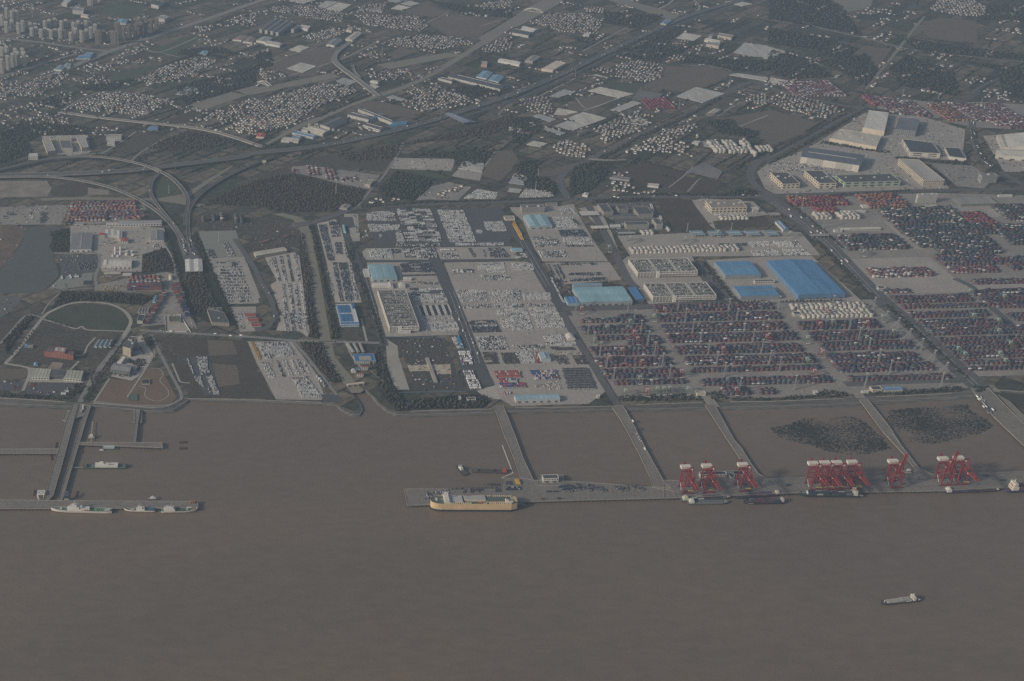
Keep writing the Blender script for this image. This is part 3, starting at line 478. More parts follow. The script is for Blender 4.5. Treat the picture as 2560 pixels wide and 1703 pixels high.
# ================================================================== VIADUCTS, BRIDGES, QUAYS
M_DECK = mat('viaduct_concrete', (0.185, 0.178, 0.168), 0.9, scale=0.02, col2=(0.150, 0.146, 0.140), fine=0.15)
M_QUAY = mat('quay_concrete', (0.215, 0.195, 0.170), 0.9, scale=0.015, col2=(0.165, 0.152, 0.136), fine=0.25)
M_PILE = mat('pile_concrete', (0.085, 0.078, 0.070), 0.95, scale=0.1)
def viaduct(name, label, s, w, z, road=M_ASPH, pier=45.0, cat='viaduct', thick=2.2, parapet=True, base=0.0, deckm=None, n=6):
    P = line_pts(s, z, True, n); c = P[len(P)//2]; root = empty(name, (c[0], c[1], base), label=label, cat=cat); o = np.array((c[0], c[1], base))
    Q = [p-o for p in P]
    ribbon('deck', deckm or M_DECK, '', w, pts_=Q, thick=thick, parent=root)
    ribbon('carriageway', road, '', w-2.4, pts_=[q+np.array((0, 0, .12)) for q in Q], parent=root)
    if parapet:
        for sgn in (-1, 1): ribbon('parapet', M_PATH, '', 0.7, pts_=[q+np.array((0, 0, 1.1)) for q in Q], thick=1.2, off=sgn*(w/2-.4), parent=root)
    acc = 0.0
    for i in range(1, len(Q)):
        acc += np.linalg.norm(Q[i]-Q[i-1])
        if acc > pier and Q[i][2]-thick > 1.5:
            acc = 0.0; d = Q[i]-Q[i-1]; d /= np.linalg.norm(d); nrm = np.array((-d[1], d[0], 0)); t_ = Q[i][2]-thick; b = MB()
            for k in (-1, 1): b.cyl(Q[i][0]+nrm[0]*k*w*.28, Q[i][1]+nrm[1]*k*w*.28, 0 if base == 0 else -1.0, t_-1.2, 1.0, 8)
            b.beam(Q[i]-nrm*w*.42-np.array((0, 0, thick+.7)), Q[i]+nrm*w*.42-np.array((0, 0, thick+.7)), 2.0, h=1.4); b.build('pier', M_PILE, root)
    return root, P
viaduct('highway', 'wide elevated highway curving from the interchange past the toll canopy into the distance', 'B0 -300,150 0,138 600,125 1200,92 1700,32 A1 -150,1432 0,1395 600,1328 1200,1205 1560,1110 1900,1005 2334,860 A2 480,660 900,462 1300,272 1700,112 2334,-60 2700,-150', 32, [9, 9, 9, 9, 8, 6, 5, 4, 4, 4, 4, 4, 4, 4, 4, 4, 4, 4, 4], pier=60)
ribbon('service_lane', M_ASPHD, 'A1 1000,1210 1560,1150 1900,1060 2334,920 A2 480,720 900,510 1300,312 1700,150 2334,-20', 14, 'road')
viaduct('ramp', 'uppermost elevated ramp arching over the highway on tall piers', 'A0 -200,1590 0,1545 400,1455 700,1425 1000,1440 1300,1500 1460,1568 B0 1400,72 1560,160 1670,272 1712,370 1700,480 1690,590', 13, [10, 10, 12, 14, 14, 13, 12, 12, 11, 10, 8, 4, 1])
viaduct('ramp', 'elevated ramp curving down past the sand plot towards the toll gate', 'B0 -300,150 0,155 400,152 700,182 1000,248 1250,352 1450,480 1580,610 1650,730 1700,850', 13, [9, 9, 9, 9, 8, 7, 5, 2, 1, 1])
viaduct('ramp', 'loop ramp bending tightly inside the interchange', 'B0 1470,110 1400,170 1372,270 1400,360 1500,490 1600,610 1690,760', 10, [8, 7, 6, 5, 3, 1.5, 1])
viaduct('ramp', 'ramp sweeping from the right into the toll road', 'B0 2500,-30 2334,28 2050,160 1850,292 1740,425 1715,530 1722,700 1760,850', 11, [6, 6, 6, 6, 5, 3, 1, 1], road=M_ASPHD)
ribbon('toll_road', M_ASPH, 'B0 1680,720 1725,850 1780,980', 48, 'road')
viaduct('viaduct', 'pale straight viaduct carrying a road over the canal beside the villages', 'A0 530,1018 900,1070 1300,1115 1700,1156 2000,1212 2250,1290 2400,1340', 17, [2, 5, 7, 7, 6, 4, 3], road=M_ROADG, deckm=M_CONC2)
viaduct('viaduct', 'twin curved viaduct crossing the long pond and the canal', 'A1 900,360 790,430 725,490 715,545 760,600 900,705 1010,790 1110,875', 24, [3, 5, 7, 8, 8, 8, 6, 4], road=M_ROADG, deckm=M_CONC2)
for s, l in (('A1 880,590 900,650 950,710', 'side ramp joining the twin curved viaduct'), ('A2 700,1450 900,1462 1040,1455', 'small road bridge beside the wood')):
    viaduct('ramp', l, s, 9, 4, road=M_ROADG, cat='viaduct')
def bridge(name, label, s, w, z, base=0.0, cat='bridge', **kw): return viaduct(name, label, s, w, z, cat=cat, base=base, **kw)
bridge('canal_bridge', 'pale road bridge over the straight canal by the waterfront parking lots', 'B1 340,592 500,570', 26, 2.0)
bridge('canal_bridge', 'flat bridge carrying the front road over the canal', 'C1 560,560 720,562', 13, 1.6)
bridge('canal_bridge', 'little flat bridge across the narrow drain among dark fields', 'A3 1160,425 1240,455', 20, 3.0)
def arch_bridge(label, a, b_, h):
    A = gp(*a, 4.0); B = gp(*b_, 4.0); root = empty('arch_bridge', ((A[0]+B[0])/2, (A[1]+B[1])/2, 0), label=label, cat='bridge'); o = np.array(root.location)
    o[2] = 0; A = A-o; B = B-o; d = (B-A)/np.linalg.norm(B-A); nrm = np.array((-d[1], d[0], 0))
    ribbon('deck', M_CONC2, '', 14, pts_=[A, B], thick=1.5, parent=root)
    for k in (-1, 1):
        b = MB(); pr = None
        for i in range(13):
            t = i/12; p = A*(1-t)+B*t+nrm*6.5*k+np.array((0, 0, h*4*t*(1-t)))
            if pr is not None: b.beam(pr, p, 1.6)
            if i % 2 == 0 and 0 < i < 12: b.beam(p, (p[0], p[1], 4), .5)
            pr = p
        b.build('arch', M_WHITE, root)
arch_bridge('white arch bridge over the wide river at the top', ('A2', 110, 92), ('A2', 285, 118), 14)
arch_bridge('small white arch footbridge over the left end of the long pond', ('A1', 20, 745), ('A1', 130, 785), 9)
# ---- trestles over the river and the berths they lead to (deck level with the land)
DZ = 0.6; DK_N = [0]
def deck(name, label, poly, parapet=None, piles=28.0, cat='quay', z=DZ):
    DK_N[0] += 1; z += .025*DK_N[0]; P = poly if not isinstance(poly, str) else gpoly(poly, z); c = np.mean([p[:2] for p in P], 0); o = np.array((c[0], c[1])); root = empty(name, (c[0], c[1], WZ), label=label, cat=cat)
    Q = [(p[0]-c[0], p[1]-c[1]) for p in P]; zt = z-WZ
    b = MB(); b.prism(Q, zt-2.2, zt, bottom=True); b.build('deck', M_QUAY, root)
    pts, _ = grid_in([(q[0], q[1]) for q in Q], piles*.6, piles*.5); b = MB()
    for x, y in pts: b.cyl(x, y, -2, zt-2.3, 1.1, 6)
    # front row of piles right under every edge
    for i in range(len(Q)):
        A = np.array(Q[i]); B = np.array(Q[(i+1) % len(Q)]); L = np.linalg.norm(B-A); k = int(L//9); ctr = np.zeros(2)
        for j in range(1, k):
            p = A+(B-A)*j/k; p = p+(ctr-p)/max(np.linalg.norm(ctr-p), 1)*1.6; b.cyl(p[0], p[1], -2, zt-2.3, .8, 6)
    if b.v: b.build('pile_field', M_PILE, root, kind='stuff')
    b = MB()
    for i in range(len(Q)):
        A = np.array(Q[i]); B = np.array(Q[(i+1) % len(Q)]); b.beam((*A, zt+.4), (*B, zt+.4), .6, h=.8)
    b.build('kerb', M_PATH, root)
    return root
deck('approach_bridge', 'broad concrete approach bridge running to the car carrier berth', 'C1 2170,1150 2255,1150 E1 1612,0 1700,250 1835,545 1680,520 1560,180 1478,0', cat='bridge')
deck('approach_bridge', 'second approach bridge from the shore, left of the red cranes', 'C2 905,1150 1010,1145 1075,1260 1235,1568 F 1530,1112 1545,1125 1500,1120 1497,1100 C2 1150,1568 1000,1290', cat='bridge')
deck('approach_bridge', 'third approach bridge landing beside the middle red cranes', 'C2 1760,1140 1845,1135 E2 1215,0 1340,140 1500,400 1640,590 1800,672 1500,690 1345,365 1100,0', cat='bridge')
deck('approach_bridge', 'narrow fourth approach bridge crossing the dark reed beds', 'C3 830,1090 905,1085 1100,1330 1250,1560 E4 180,0 420,310 640,600 860,692 520,700 560,590 400,380 50,0', cat='bridge')
deck('approach_bridge', 'wide right-hand approach bridge with a line of parked white trucks', 'C3 1850,990 2010,985 2180,1160 2500,1480 2334,1510 2060,1250', cat='bridge')
deck('berth', 'long concrete berth with the moored car carrier at its left end', 'E1 245,650 1440,655 1445,525 1680,518 1840,545 2357,560 F 1500,1122 1550,1130 F 1555,1146 E1 2357,790 290,852')
deck('berth', 'container berth carrying all the red quay cranes', 'E2 0,700 470,712 555,690 1180,690 1500,690 1800,672 2357,655 E3 1900,742 E4 0,715 520,700 860,692 2357,652 3600,600 3600,830 2357,888 1060,963 0,982 E2 2357,915 0,1010')
# left patrol base
deck('pier_bridge', 'main pier bridge of the patrol base, left of the pair', 'C0 670,1135 720,1130 E0 720,40 640,340 560,640 490,880 440,930 415,920 460,720 540,450 610,190 665,60', cat='bridge')
deck('pier_bridge', 'slim right-hand twin of the patrol base pier bridge', 'E0 760,160 838,55 790,200 725,420 640,700 590,880 565,935 540,920 600,700 700,380', cat='bridge')
deck('causeway_head', 'short ramp deck at the root of the twin pier bridges', 'C0 725,1130 825,1150 800,1230 690,1260', cat='quay')
deck('berth', 'long narrow berth with three white patrol ships alongside', 'E0 -100,920 440,925 900,930 1820,935 1825,992 1500,996 440,1000 -100,1000')
deck('jetty', 'straight jetty reaching to the right from the pier bridge', 'E0 728,390 1490,392 1500,440 728,410')
deck('jetty', 'thin jetty at the left edge meeting the pier bridge', 'E0 -100,452 545,450 530,492 -100,492')
deck('footpier', 'narrow pier from the shore to the right-hand jetty', 'E0 1240,90 1290,90 1270,210 1250,390 1212,390 1240,210', cat='pier')
deck('mole', 'stone-sided stub mole under the root of the narrow pier', 'E0 1215,90 1310,95 1305,210 1212,205', z=-1.5)
deck('mole', 'dark stub mole left of the twin pier bridges', 'E0 610,95 650,100 610,200 575,185', z=-1.5)
def simple(name, label, cat, parts, loc, rz=0.0, group=None):
    """parts: (partname, material, [boxes x0 x1 y0 y1 z0 z1])"""
    root = empty(name, loc, rz, label=label, cat=cat, group=group)
    for pn, m, bs in parts:
        b = MB()
        for q in bs: b.box(*q)
        b.build(pn, m, root)
    return root
# floating pontoons and dolphins
for y_, l_ in ((385, 'upper'), (441, 'lower')):
    p = gp('E0', 1685, y_+8, WZ); simple('pontoon', 'small rusty brown pontoon afloat, %s of the pair right of the jetty' % l_, 'pontoon', [('float', cmat((0.085, 0.045, 0.038)), [(-8.5, 8.5, -4, 4, -1, 1.6)]), ('deck_plate', cmat((0.11, 0.055, 0.045)), [(-8, 8, -3.5, 3.5, 1.6, 1.9)]), ('bollard', cmat((.03, .03, .03)), [(-6, -5, -.5, .5, 1.9, 3), (5, 6, -.5, .5, 1.9, 3)])], p)
p = gp('E0', 842, 335, DZ); q = gp('E0', 835, 375, DZ)
simple('mooring_dolphin', 'white capped mooring dolphin between the two piers', 'dolphin', [('cap', M_CONC2, [(-7, 7, -6, 6, 3, 5.6)]), ('hut', M_WHITE, [(-3.5, 3.5, -2, 3, 5.6, 10)]), ('pile', M_PILE, [(-5, -4, -4, -3, -2, 3), (4, 5, -4, -3, -2, 3), (4, 5, 3, 4, -2, 3), (-5, -4, 3, 4, -2, 3)]), ('catwalk', M_PATH, [(-1, 1, -30, -6, 4.6, 5.2), (-1, 1, 6, 70, 4.6, 5.2)])], (p[0], p[1], WZ))
# helipad: white raised square with a painted ring
p = gp('E0', 378, 850, 6.0); r = empty('helipad', (p[0], p[1], WZ), label='white raised helipad with a painted ring on the left of the pier', cat='helipad')
b = MB().box(-8.5, 8.5, -9, 9, 10, 11); b.build('platform', M_WHITE, r)
b = MB(); n_ = 24
for i in range(n_):
    a0, a1 = 2*math.pi*i/n_, 2*math.pi*(i+1)/n_; b.add([(6*math.cos(a0), 6*math.sin(a0), 11.05), (6*math.cos(a1), 6*math.sin(a1), 11.05), (4.2*math.cos(a1), 4.2*math.sin(a1), 11.05), (4.2*math.cos(a0), 4.2*math.sin(a0), 11.05)], [(0, 1, 2, 3)])
b.build('ring_marking', cmat((0.16, 0.15, 0.15)), r); b = MB()
for x in (-6, 6):
    for y in (-7, 7): b.cyl(x, y, -2, 10, .9, 8)
b.beam((-8, -9, 10), (-4, -22, 6), 3, h=.4); b.build('support', M_WHITE, r)
p = gp('E0', 612, 905, DZ); simple('guard_cabin', 'dark blue two-storey cabin standing where the pier bridge meets the berth', 'cabin', [('wall', cmat((0.045, 0.055, 0.085)), [(-5, 5, -4, 4, 0, 9)]), ('roof', cmat((0.10, 0.11, 0.14)), [(-5.5, 5.5, -4.5, 4.5, 9, 9.6), (-4, 4, 2, 12, 11, 11.5)]), ('window', GLASS, [(-4, 4, -4.1, -4, 5.5, 7.5)]), ('step', M_WHITE, [(-5.2, 5.2, -6, -4.2, 0, 1)])], p)
# floating ferry pontoon access
p = gp('E0', 775, 632, WZ); simple('linkspan', 'thin steel linkspan joining the pier bridge to the green ferry', 'linkspan', [('gangway', cmat((0.25, 0.26, 0.26)), [(-26, 2, -1.5, 1.5, 3, 3.8)]), ('portal', cmat((0.05, 0.07, 0.07)), [(-.8, .8, -5, -4, -1, 10), (-.8, .8, 4, 5, -1, 10), (-.8, .8, -5, 5, 9, 10.4)])], p)
# line of float-boom buoys
u0, v0 = px('E1', 1455, 122); u1, v1 = px('E1', 1585, 460); u2, v2 = px('E1', 1440, 520)
bm = MB().cyl(0, 0, -.4, 1.3, 1.3, 8).mesh('buoy', M_WHITE); k_ = 0
for (a, c_, n_) in (((u0, v0), (u1, v1), 24), ((u1, v1), (u2, v2), 9)):
    for i in range(n_):
        t = i/n_; p = G(a[0]*(1-t)+c_[0]*t, a[1]*(1-t)+c_[1]*t, WZ)
        props(new_obj('buoy', bm, None, p), label='small white float in the boom beside the first approach bridge', cat='buoy', group='boom floats')
for t_, x, y in (('E0', 510, 420), ('E0', 475, 530), ('E0', 310, 860), ('E0', 698, 870), ('E0', 755, 465)):
    p = gp(t_, x, y+25, WZ); q = gp(t_, x+(8 if x < 600 else 12)-(24 if x in (475, 755) else 0), y-28, WZ); b = MB(); b.beam((0, 0, 1.5), (q[0]-p[0], q[1]-p[1], 1.5), 1.8); r = empty('gangway_boom', p, label='thin rusty floating boom lying in the water near '+{510: 'the top of the left jetty', 475: 'the underside of the left jetty', 310: 'the helipad', 698: 'the dark blue cabin', 755: 'the root of the right-hand jetty'}[x], cat='boom'); b.build('spar', cmat((0.16, 0.06, 0.05)), r)
    MB().cyl(0, 0, -.5, 1.4, 1.6, 8).build('float', cmat((0.12, 0.05, 0.045)), r)
# ================================================================== MASSES: woods, houses, cars, containers
def pick(pal, n):
    w = np.array([p[0] for p in pal], float); c = np.array([p[1:] for p in pal], float); k = rng.choice(len(pal), n, p=w/w.sum())
    return c[k]*rng.uniform(.82, 1.18, (n, 1))
# ---- woods
WP = {'dark': [(3, .042, .050, .038), (2, .058, .060, .044), (2, .034, .042, .034), (2, .076, .068, .050)], 'brown': [(3, .066, .056, .046), (2, .050, .050, .038), (2, .082, .068, .054)], 'mix': [(2, .034, .040, .026), (2, .055, .048, .035), (1, .07, .066, .045)]}
def wood(name, s, pal, pitch=8.5, size=(6, 10), ht=(5, 10), keep=0.9, label=None):
    parts = []; 
    for q in (s if isinstance(s, (list, tuple)) else [s]):
        P, _ = grid_in(gpoly(q), pitch, pitch*1.15, 0.45); P = P[rng.random(len(P)) < keep]
        if not len(P): continue
        k = rng.integers(0, 6, len(P))
        for i in range(6):
            Q = P[k == i]; n = len(Q)
            if not n: continue
            w = rng.uniform(size[0], size[1], n); pl = np.stack((Q[:, 0], Q[:, 1], np.full(n, .0), rng.uniform(0, 6.28, n), w, w, rng.uniform(ht[0], ht[1], n)), 1)
            parts.append(stamp_data(T_TREE[i], pl, pick(WP[pal], n)[:, None]))
    if parts: props(new_obj(name, mesh_from(name, parts, LEAF)), kind='stuff', label=label)
WOODS = [
 ('woodland', 'dark', 'A0 1600,790 2334,600 A1 0,480 140,470 150,600 0,640 A0 2334,770 2110,832 1700,950 1640,880', 11, 'dark wood between the village and the pond at left'),
 ('woodland', 'mix', 'A0 0,1150 250,1110 800,1160 820,1225 380,1235 250,1300 300,1400 0,1500', 11, 'scrubby wood around the pale school blocks'), ('woodland', 'brown', 'A0 1340,1350 1520,1260 1700,1195 2180,1290 1900,1350 1560,1380', 11, 'dark wood inside the interchange'),
 ('woodland', 'brown', 'B1 0,190 300,125 600,185 750,235 1000,275 940,400 700,470 200,480 0,420', 8, 'large bare brown wood behind the canal bridge'), ('woodland', 'brown', 'B0 1800,440 2050,300 2334,190 2334,420 1950,410', 8, 'bare wood right of the ramp'), ('woodland', 'dark', 'B1 1110,265 1290,100 1620,175 1550,275 1440,365 1180,335', 8.5, 'dark wood above the first parking lot'),
 ('woodland', 'brown', 'A1 700,1420 1400,1300 2000,1160 2334,1040 2334,1150 2100,1240 1330,1320 1260,1440 900,1480', 11, 'bare scrub wood below the highway'), ('woodland', 'dark', 'A1 1420,1400 2080,1370 2170,1390 2100,1480 1860,1540 1800,1450', 10, 'dark wood by the gravel yards'),
 ('woodland', 'dark', 'A2 900,470 1350,270 1540,300 1400,400 1560,460 1300,555 1000,515', 12, 'wood along the far highway'), ('woodland', 'dark', 'A2 560,345 740,330 765,370 620,392', 11, 'small dark copse left of the far highway'), ('woodland', 'dark', 'A2 1760,1110 2000,1085 2060,1160 2250,1205 2230,1260 1900,1210', 9, 'dark wood beside the brown field'), ('woodland', 'dark', 'A2 0,1080 170,1065 340,1240 260,1180 120,1290 0,1310', 9.5, 'dark wood left of the greenhouses'),
 ('woodland', 'dark', 'B2 520,200 570,60 760,15 885,95 830,180 715,280 560,325 530,290', 8, 'dark wood inside the road loop'), ('woodland', 'dark', 'B2 20,150 60,20 230,0 200,150 330,170 400,240 390,320 150,250', 8.5, 'wood left of the road loop'), ('woodland', 'dark', 'B2 1980,290 2100,260 2250,290 2200,320 2000,320', 8, 'thicket by the junction'),
 ('woodland', 'dark', ['A3 0,0 540,0 700,100 850,310 420,240 0,170', 'A3 0,250 420,330 830,440 700,560 380,440 0,400'], 14, 'hazy woods at the top right'), ('woodland', 'dark', ['A3 1180,330 1500,390 2334,500 2334,560 1400,480', 'A3 1100,620 1260,500 1700,660 1750,880 1200,780'], 13, 'dark woods right of the straight drain'), ('woodland', 'dark', ['A3 430,560 900,490 1000,640 900,790 640,640', 'A3 0,450 360,540 600,700 200,720 0,640'], 13, 'dark woods left of the straight drain'), ('woodland', 'dark', ['A3 1790,560 2334,620 2334,900 2150,860 2080,640', 'A3 2000,60 2334,40 2334,200 1960,180'], 13, 'far right woods'),
 ('woodland', 'dark', 'A2 1600,500 2334,560 2334,650 1990,640 1800,590 1560,570', 13, 'belt of wood in the far fields'), ('woodland', 'mix', 'A2 830,110 1380,140 1350,180 1100,260 850,210', 13, 'wood near the small river'), ('woodland', 'dark', 'A1 1560,0 1900,60 2334,90 2334,160 1900,140', 14, 'wood by the big river'),
 ('woodland', 'dark', 'A0 1650,450 2000,430 2200,500 1900,480 2200,560 2000,520 1620,500', 12, 'wood behind the red roofed sheds'), ('woodland', 'dark', 'A0 300,930 600,840 620,930 560,990', 11, 'wood left of the village'), ('woodland', 'dark', 'A0 700,800 1010,740 1240,720 1000,830 900,840', 11, 'wood belt between two villages'), ('woodland', 'mix', 'A1 1640,810 2100,780 2330,830 2200,880 1980,880', 10, 'scrub below the long dark factory'),
 ('woodland', 'mix', 'C0 560,110 1290,135 1420,160 1300,230 1000,205 640,200 460,270', 8, 'scrub behind the ring road'), ('woodland', 'mix', 'C0 30,560 240,330 310,340 140,560 60,680', 8, 'scrub left of the ring road'), ('woodland', 'brown', 'B0 1650,1050 1840,1040 1960,1300 2100,1480 1900,1380 1790,1400', 8, 'bare scrub beside the toll road'),
 ('woodland', 'brown', 'C1 400,575 600,575 650,690 720,830 780,925 700,930 540,765', 7, 'dark trees on the left canal bank'), ('woodland', 'brown', 'B1 410,650 430,690 520,1100 C1 530,250 580,530 490,520 450,300 B1 430,1000', 7, 'narrow belt of trees along the left canal bank'), ('woodland', 'mix', 'B1 480,600 520,600 600,950 660,1250 C1 720,330 770,530 690,540 600,0 B1 560,950', 7.5, 'olive reeds and bushes on the right canal bank'),
 ('woodland', 'dark', 'C1 1420,1100 1950,1050 2090,1065 2130,1120 2050,1165 1430,1175', 7, 'dark trees between the building site and the dyke'), ('woodland', 'dark', 'C1 1110,940 1220,930 1390,1140 1390,1185 1290,1185 1190,1080', 7, 'dark grassy bank right of the canal mouth'), ('woodland', 'dark', 'C1 1040,770 1100,600 1180,800 1240,960 1110,900', 7, 'trees beside the canal lock'),
 ('hedge', 'dark', ['C3 1060,225 1110,230 1330,430 1640,720 1840,905 1800,905 1500,640 1250,420'], 6, 'dark tree belt dividing the two container terminals'), ('hedge', 'dark', 'C2 960,1060 1700,1040 1730,1100 1000,1110', 6.5, 'dark hedge at the foot of the first container yard'), ('hedge', 'dark', 'C2 1800,1030 1900,1020 1950,1080 2334,1075 C3 420,1060 500,1010 700,1030 740,1060 300,1085 C2 2334,1095 1820,1090', 6.5, 'dark hedge at the foot of the second container yard'), ('hedge', 'dark', 'C3 880,1030 1290,1010 1740,970 1780,990 1650,1020 1000,1050', 6.5, 'dark hedge behind the blue roofed office'), ('hedge', 'dark', 'C3 1870,970 1950,965 2000,1020 1900,1030', 6, 'clump of trees by the right approach bridge'),
 ('hedge', 'dark', 'B3 170,345 850,300 1290,275 1290,290 850,320 190,365', 7, 'tree belt under the cream warehouses'), ('hedge', 'dark', 'B3 200,380 520,650 720,830 640,790 480,640 170,400', 7, 'trees along the left edge of the far container yard'), ('hedge', 'dark', 'B3 400,690 420,700 700,980 980,1260 940,1270 620,960 500,830', 7, 'hedge right of the big blue warehouse'), ('hedge', 'dark', 'B2 1720,930 1760,920 2060,1290 2030,1300', 6, 'thin hedge left of the blue warehouses'),
 ('hedge', 'dark', 'B1 950,425 1500,388 2334,358 B2 380,345 380,356 B1 2334,372 1500,400 960,440', 6.5, 'tree row along the upper side of the front road'), ('hedge', 'dark', 'B2 720,370 1250,345 1260,375 780,400', 7, 'trees beside the office campus'), ('hedge', 'dark', 'B2 1250,300 2200,320 2200,335 1250,325', 7, 'tree row above the ploughed field'), ('hedge', 'dark', 'B2 800,420 830,420 900,540 950,640 930,650 860,560', 6.5, 'trees on the left of the campus'),
 ('hedge', 'dark', 'A3 880,960 600,1080 280,1260 0,1410 0,1430 290,1280 610,1100', 8, 'tree row on the upper side of the far road'), ('hedge', 'dark', 'A3 860,1010 600,1150 290,1320 0,1490 0,1510 300,1345 620,1165', 8, 'tree row on the lower side of the far road'), ('hedge', 'dark', 'A3 500,1290 990,1370 1120,1380 1100,1400 980,1390 480,1310', 7, 'trees below the big white warehouse'), ('hedge', 'dark', 'A3 1160,1430 1700,1480 1830,1490 1830,1510 1160,1450', 7, 'trees below the dark roofed warehouses'), ('hedge', 'dark', 'A3 1840,1170 1900,1200 1900,1290 2000,1470 2150,1568 2050,1568 1900,1400', 7.5, 'tree belt beside the far right road'),
 ('hedge', 'dark', 'B1 840,760 880,770 895,915 870,920 850,850', 6.5, 'small pond-side thicket'), ('hedge', 'dark', 'B1 880,940 930,960 1080,1400 C1 1110,330 1170,620 1130,560 1060,330 B1 990,1280', 6.5, 'dark tree belt left of the parking garage'), ('hedge', 'dark', 'B1 120,1130 150,1200 225,1420 C1 210,370 150,460 110,460 180,370 B1 200,1430', 6.5, 'hedge on the bend beside the pale parking lot'), ('hedge', 'mix', 'B0 1490,590 1560,780 1640,1000 1790,1480 1760,1500 1600,1000', 6.5, 'hedge left of the toll road'), ('hedge', 'mix', 'B0 1770,700 1800,700 1880,860 2000,1120 2120,1400 2180,1540 2140,1540 1950,1120', 6.5, 'hedge left of the long parking lot'),
 ('hedge', 'dark', 'C0 0,1040 230,1050 620,1070 640,1100 300,1085 0,1065', 6, 'dark hedge along the left dyke'), ('hedge', 'dark', 'C0 690,950 770,940 770,1000 650,1080 620,1070', 6.5, 'dark bushes right of the vehicle park'), ('hedge', 'dark', 'C0 1290,540 1380,520 1420,620 1340,600', 6.5, 'bushes by the gate'), ('hedge', 'dark', 'C0 1140,740 1320,720 1330,760 1220,880 1260,790 1160,760', 6.5, 'bushes behind the grey hall'),
 ('hedge', 'mix', 'B0 460,660 620,630 630,830 490,830', 8, 'scrub beside the dark lake'), ('hedge', 'brown', 'B0 1300,880 1490,800 1570,1000 1310,1020', 8, 'scrub patch right of the tank farm'), ('hedge', 'dark', 'B0 590,560 670,570 660,600 580,600', 7, 'trees by the lake corner'), ('hedge', 'brown', 'B0 560,1200 1280,1225 1250,1250 600,1230', 7, 'thin scrub line above the ring road'),
 ('hedge', 'dark', 'A2 0,890 480,640 900,440 1300,250 1660,90 1650,110 1290,275 890,460 480,665 0,910', 9, 'tree line on the far side of the highway'), ('hedge', 'dark', 'A2 0,960 490,735 900,525 1310,325 1700,165 1700,185 1320,345 910,545 490,755 0,985', 9, 'tree line on the near side of the highway'), ('hedge', 'dark', 'A2 780,1440 1160,1240 1570,1055 1890,880 1910,900 1580,1080 1180,1260 800,1470', 8.5, 'tree line by the country road'), ('hedge', 'mix', 'A0 0,890 350,745 700,605 1000,490 1010,500 700,625 350,765 0,915', 10, 'trees along the city road'),
 ('hedge', 'dark', 'A1 0,1345 200,1330 450,1335 440,1350 0,1365', 9, 'tree line above the highway'), ('hedge', 'dark', 'A1 540,1060 900,905 1090,840 1090,860 900,930 540,1085', 9, 'trees along the upper canal bank'), ('hedge', 'mix', 'A0 0,1190 170,1110 230,1080 170,1130 0,1230', 9, 'thin tree line at the left edge'),
]
for nm, pal, s, pitch, lb in WOODS:
    pol = s if isinstance(s, list) else [s]
    for q in pol:
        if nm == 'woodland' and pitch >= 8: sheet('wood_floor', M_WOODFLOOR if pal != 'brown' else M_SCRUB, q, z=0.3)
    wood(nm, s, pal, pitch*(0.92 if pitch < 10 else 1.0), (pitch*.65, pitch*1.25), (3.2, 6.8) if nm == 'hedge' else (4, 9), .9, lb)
# reed beds in the river mud
for s, lb in (('C3 20,1350 180,1320 330,1265 480,1250 640,1240 760,1250 880,1290 960,1370 1060,1450 1120,1530 900,1590 700,1590 540,1560 380,1500 200,1470 100,1440', 'dark reed bed in the river left of the fourth bridge'), ('C3 1110,1190 1300,1170 1500,1160 1680,1140 1820,1135 1830,1180 1990,1270 2060,1330 1940,1400 1750,1440 1500,1500 1300,1470 1200,1400 1080,1280', 'dark reed bed in the river right of the fourth bridge')):
    P, _ = grid_in(gpoly(s, WZ), 4.2, 4.6, .5); u = rng.random(len(P)); c = P.mean(0); e = np.array([math.sin(p[0]*.043)+math.sin(p[1]*.031+p[0]*.017)+math.sin(p[1]*.083)*.5 for p in P]); k_ = (e+u*1.8) > -1.15; P, e = P[k_], e[k_]; n = len(P)
    w = rng.uniform(3.5, 7.5, n)*np.clip(.95+.2*e, .5, 1.4); pl = np.stack((P[:, 0], P[:, 1], np.full(n, WZ-.6), rng.uniform(0, 6.28, n), w*1.5, w, rng.uniform(.7, 1.15, n)), 1)
    stamp('reed_bed', T_TREE[0], pl, pick([(3, .030, .036, .032), (2, .036, .040, .035), (1, .052, .052, .045)], n)[:, None], LEAF, kind='stuff', label=lb)
# ---- single trees: avenue, forecourts, ring road
TREES = []
def tree_line(s, step, lb, jit=1.0):
    P = line_pts(s, 0.0, False); acc = []
    for a, b_ in zip(P[:-1], P[1:]):
        L = np.linalg.norm(b_-a); k = max(1, int(L/step)); acc += [a+(b_-a)*i/k for i in range(k)]
    for p in acc: TREES.append((p[0]+rng.uniform(-jit, jit), p[1]+rng.uniform(-jit, jit), rng.uniform(6, 9), lb))
for s, lb in (('C0 770,1100 850,940 980,780 1100,600', 'dark round street tree in the row right of the diagonal avenue'), ('C0 800,1100 880,950 1000,800 1060,700', 'dark street tree in the second row right of the avenue'), ('C0 1120,590 1200,490 1230,470', 'street tree beside the pale tower at the avenue head'), ('C0 780,830 850,850 830,920 790,930', 'tree in the clump beside the depot canopies'), ('C0 990,640 1060,540 1100,510', 'street tree on the left side of the upper avenue')):
    tree_line(s, 10, lb, 2.5)
for s, lb in (('C0 430,372 560,415 660,448', 'small tree on the chord path of the ring'), ('C0 300,480 160,640 100,720', 'small tree outside the left leg of the ring road'), ('C0 1270,640 1290,630 1310,690 1300,710', 'tree in the round planting bed by the pale tower'), ('C0 1010,870 1100,880 1200,890', 'tree in front of the grey hall'), ('C0 640,1050 700,960 760,960', 'tree on the right edge of the vehicle park')):
    tree_line(s, 14, lb, 2)
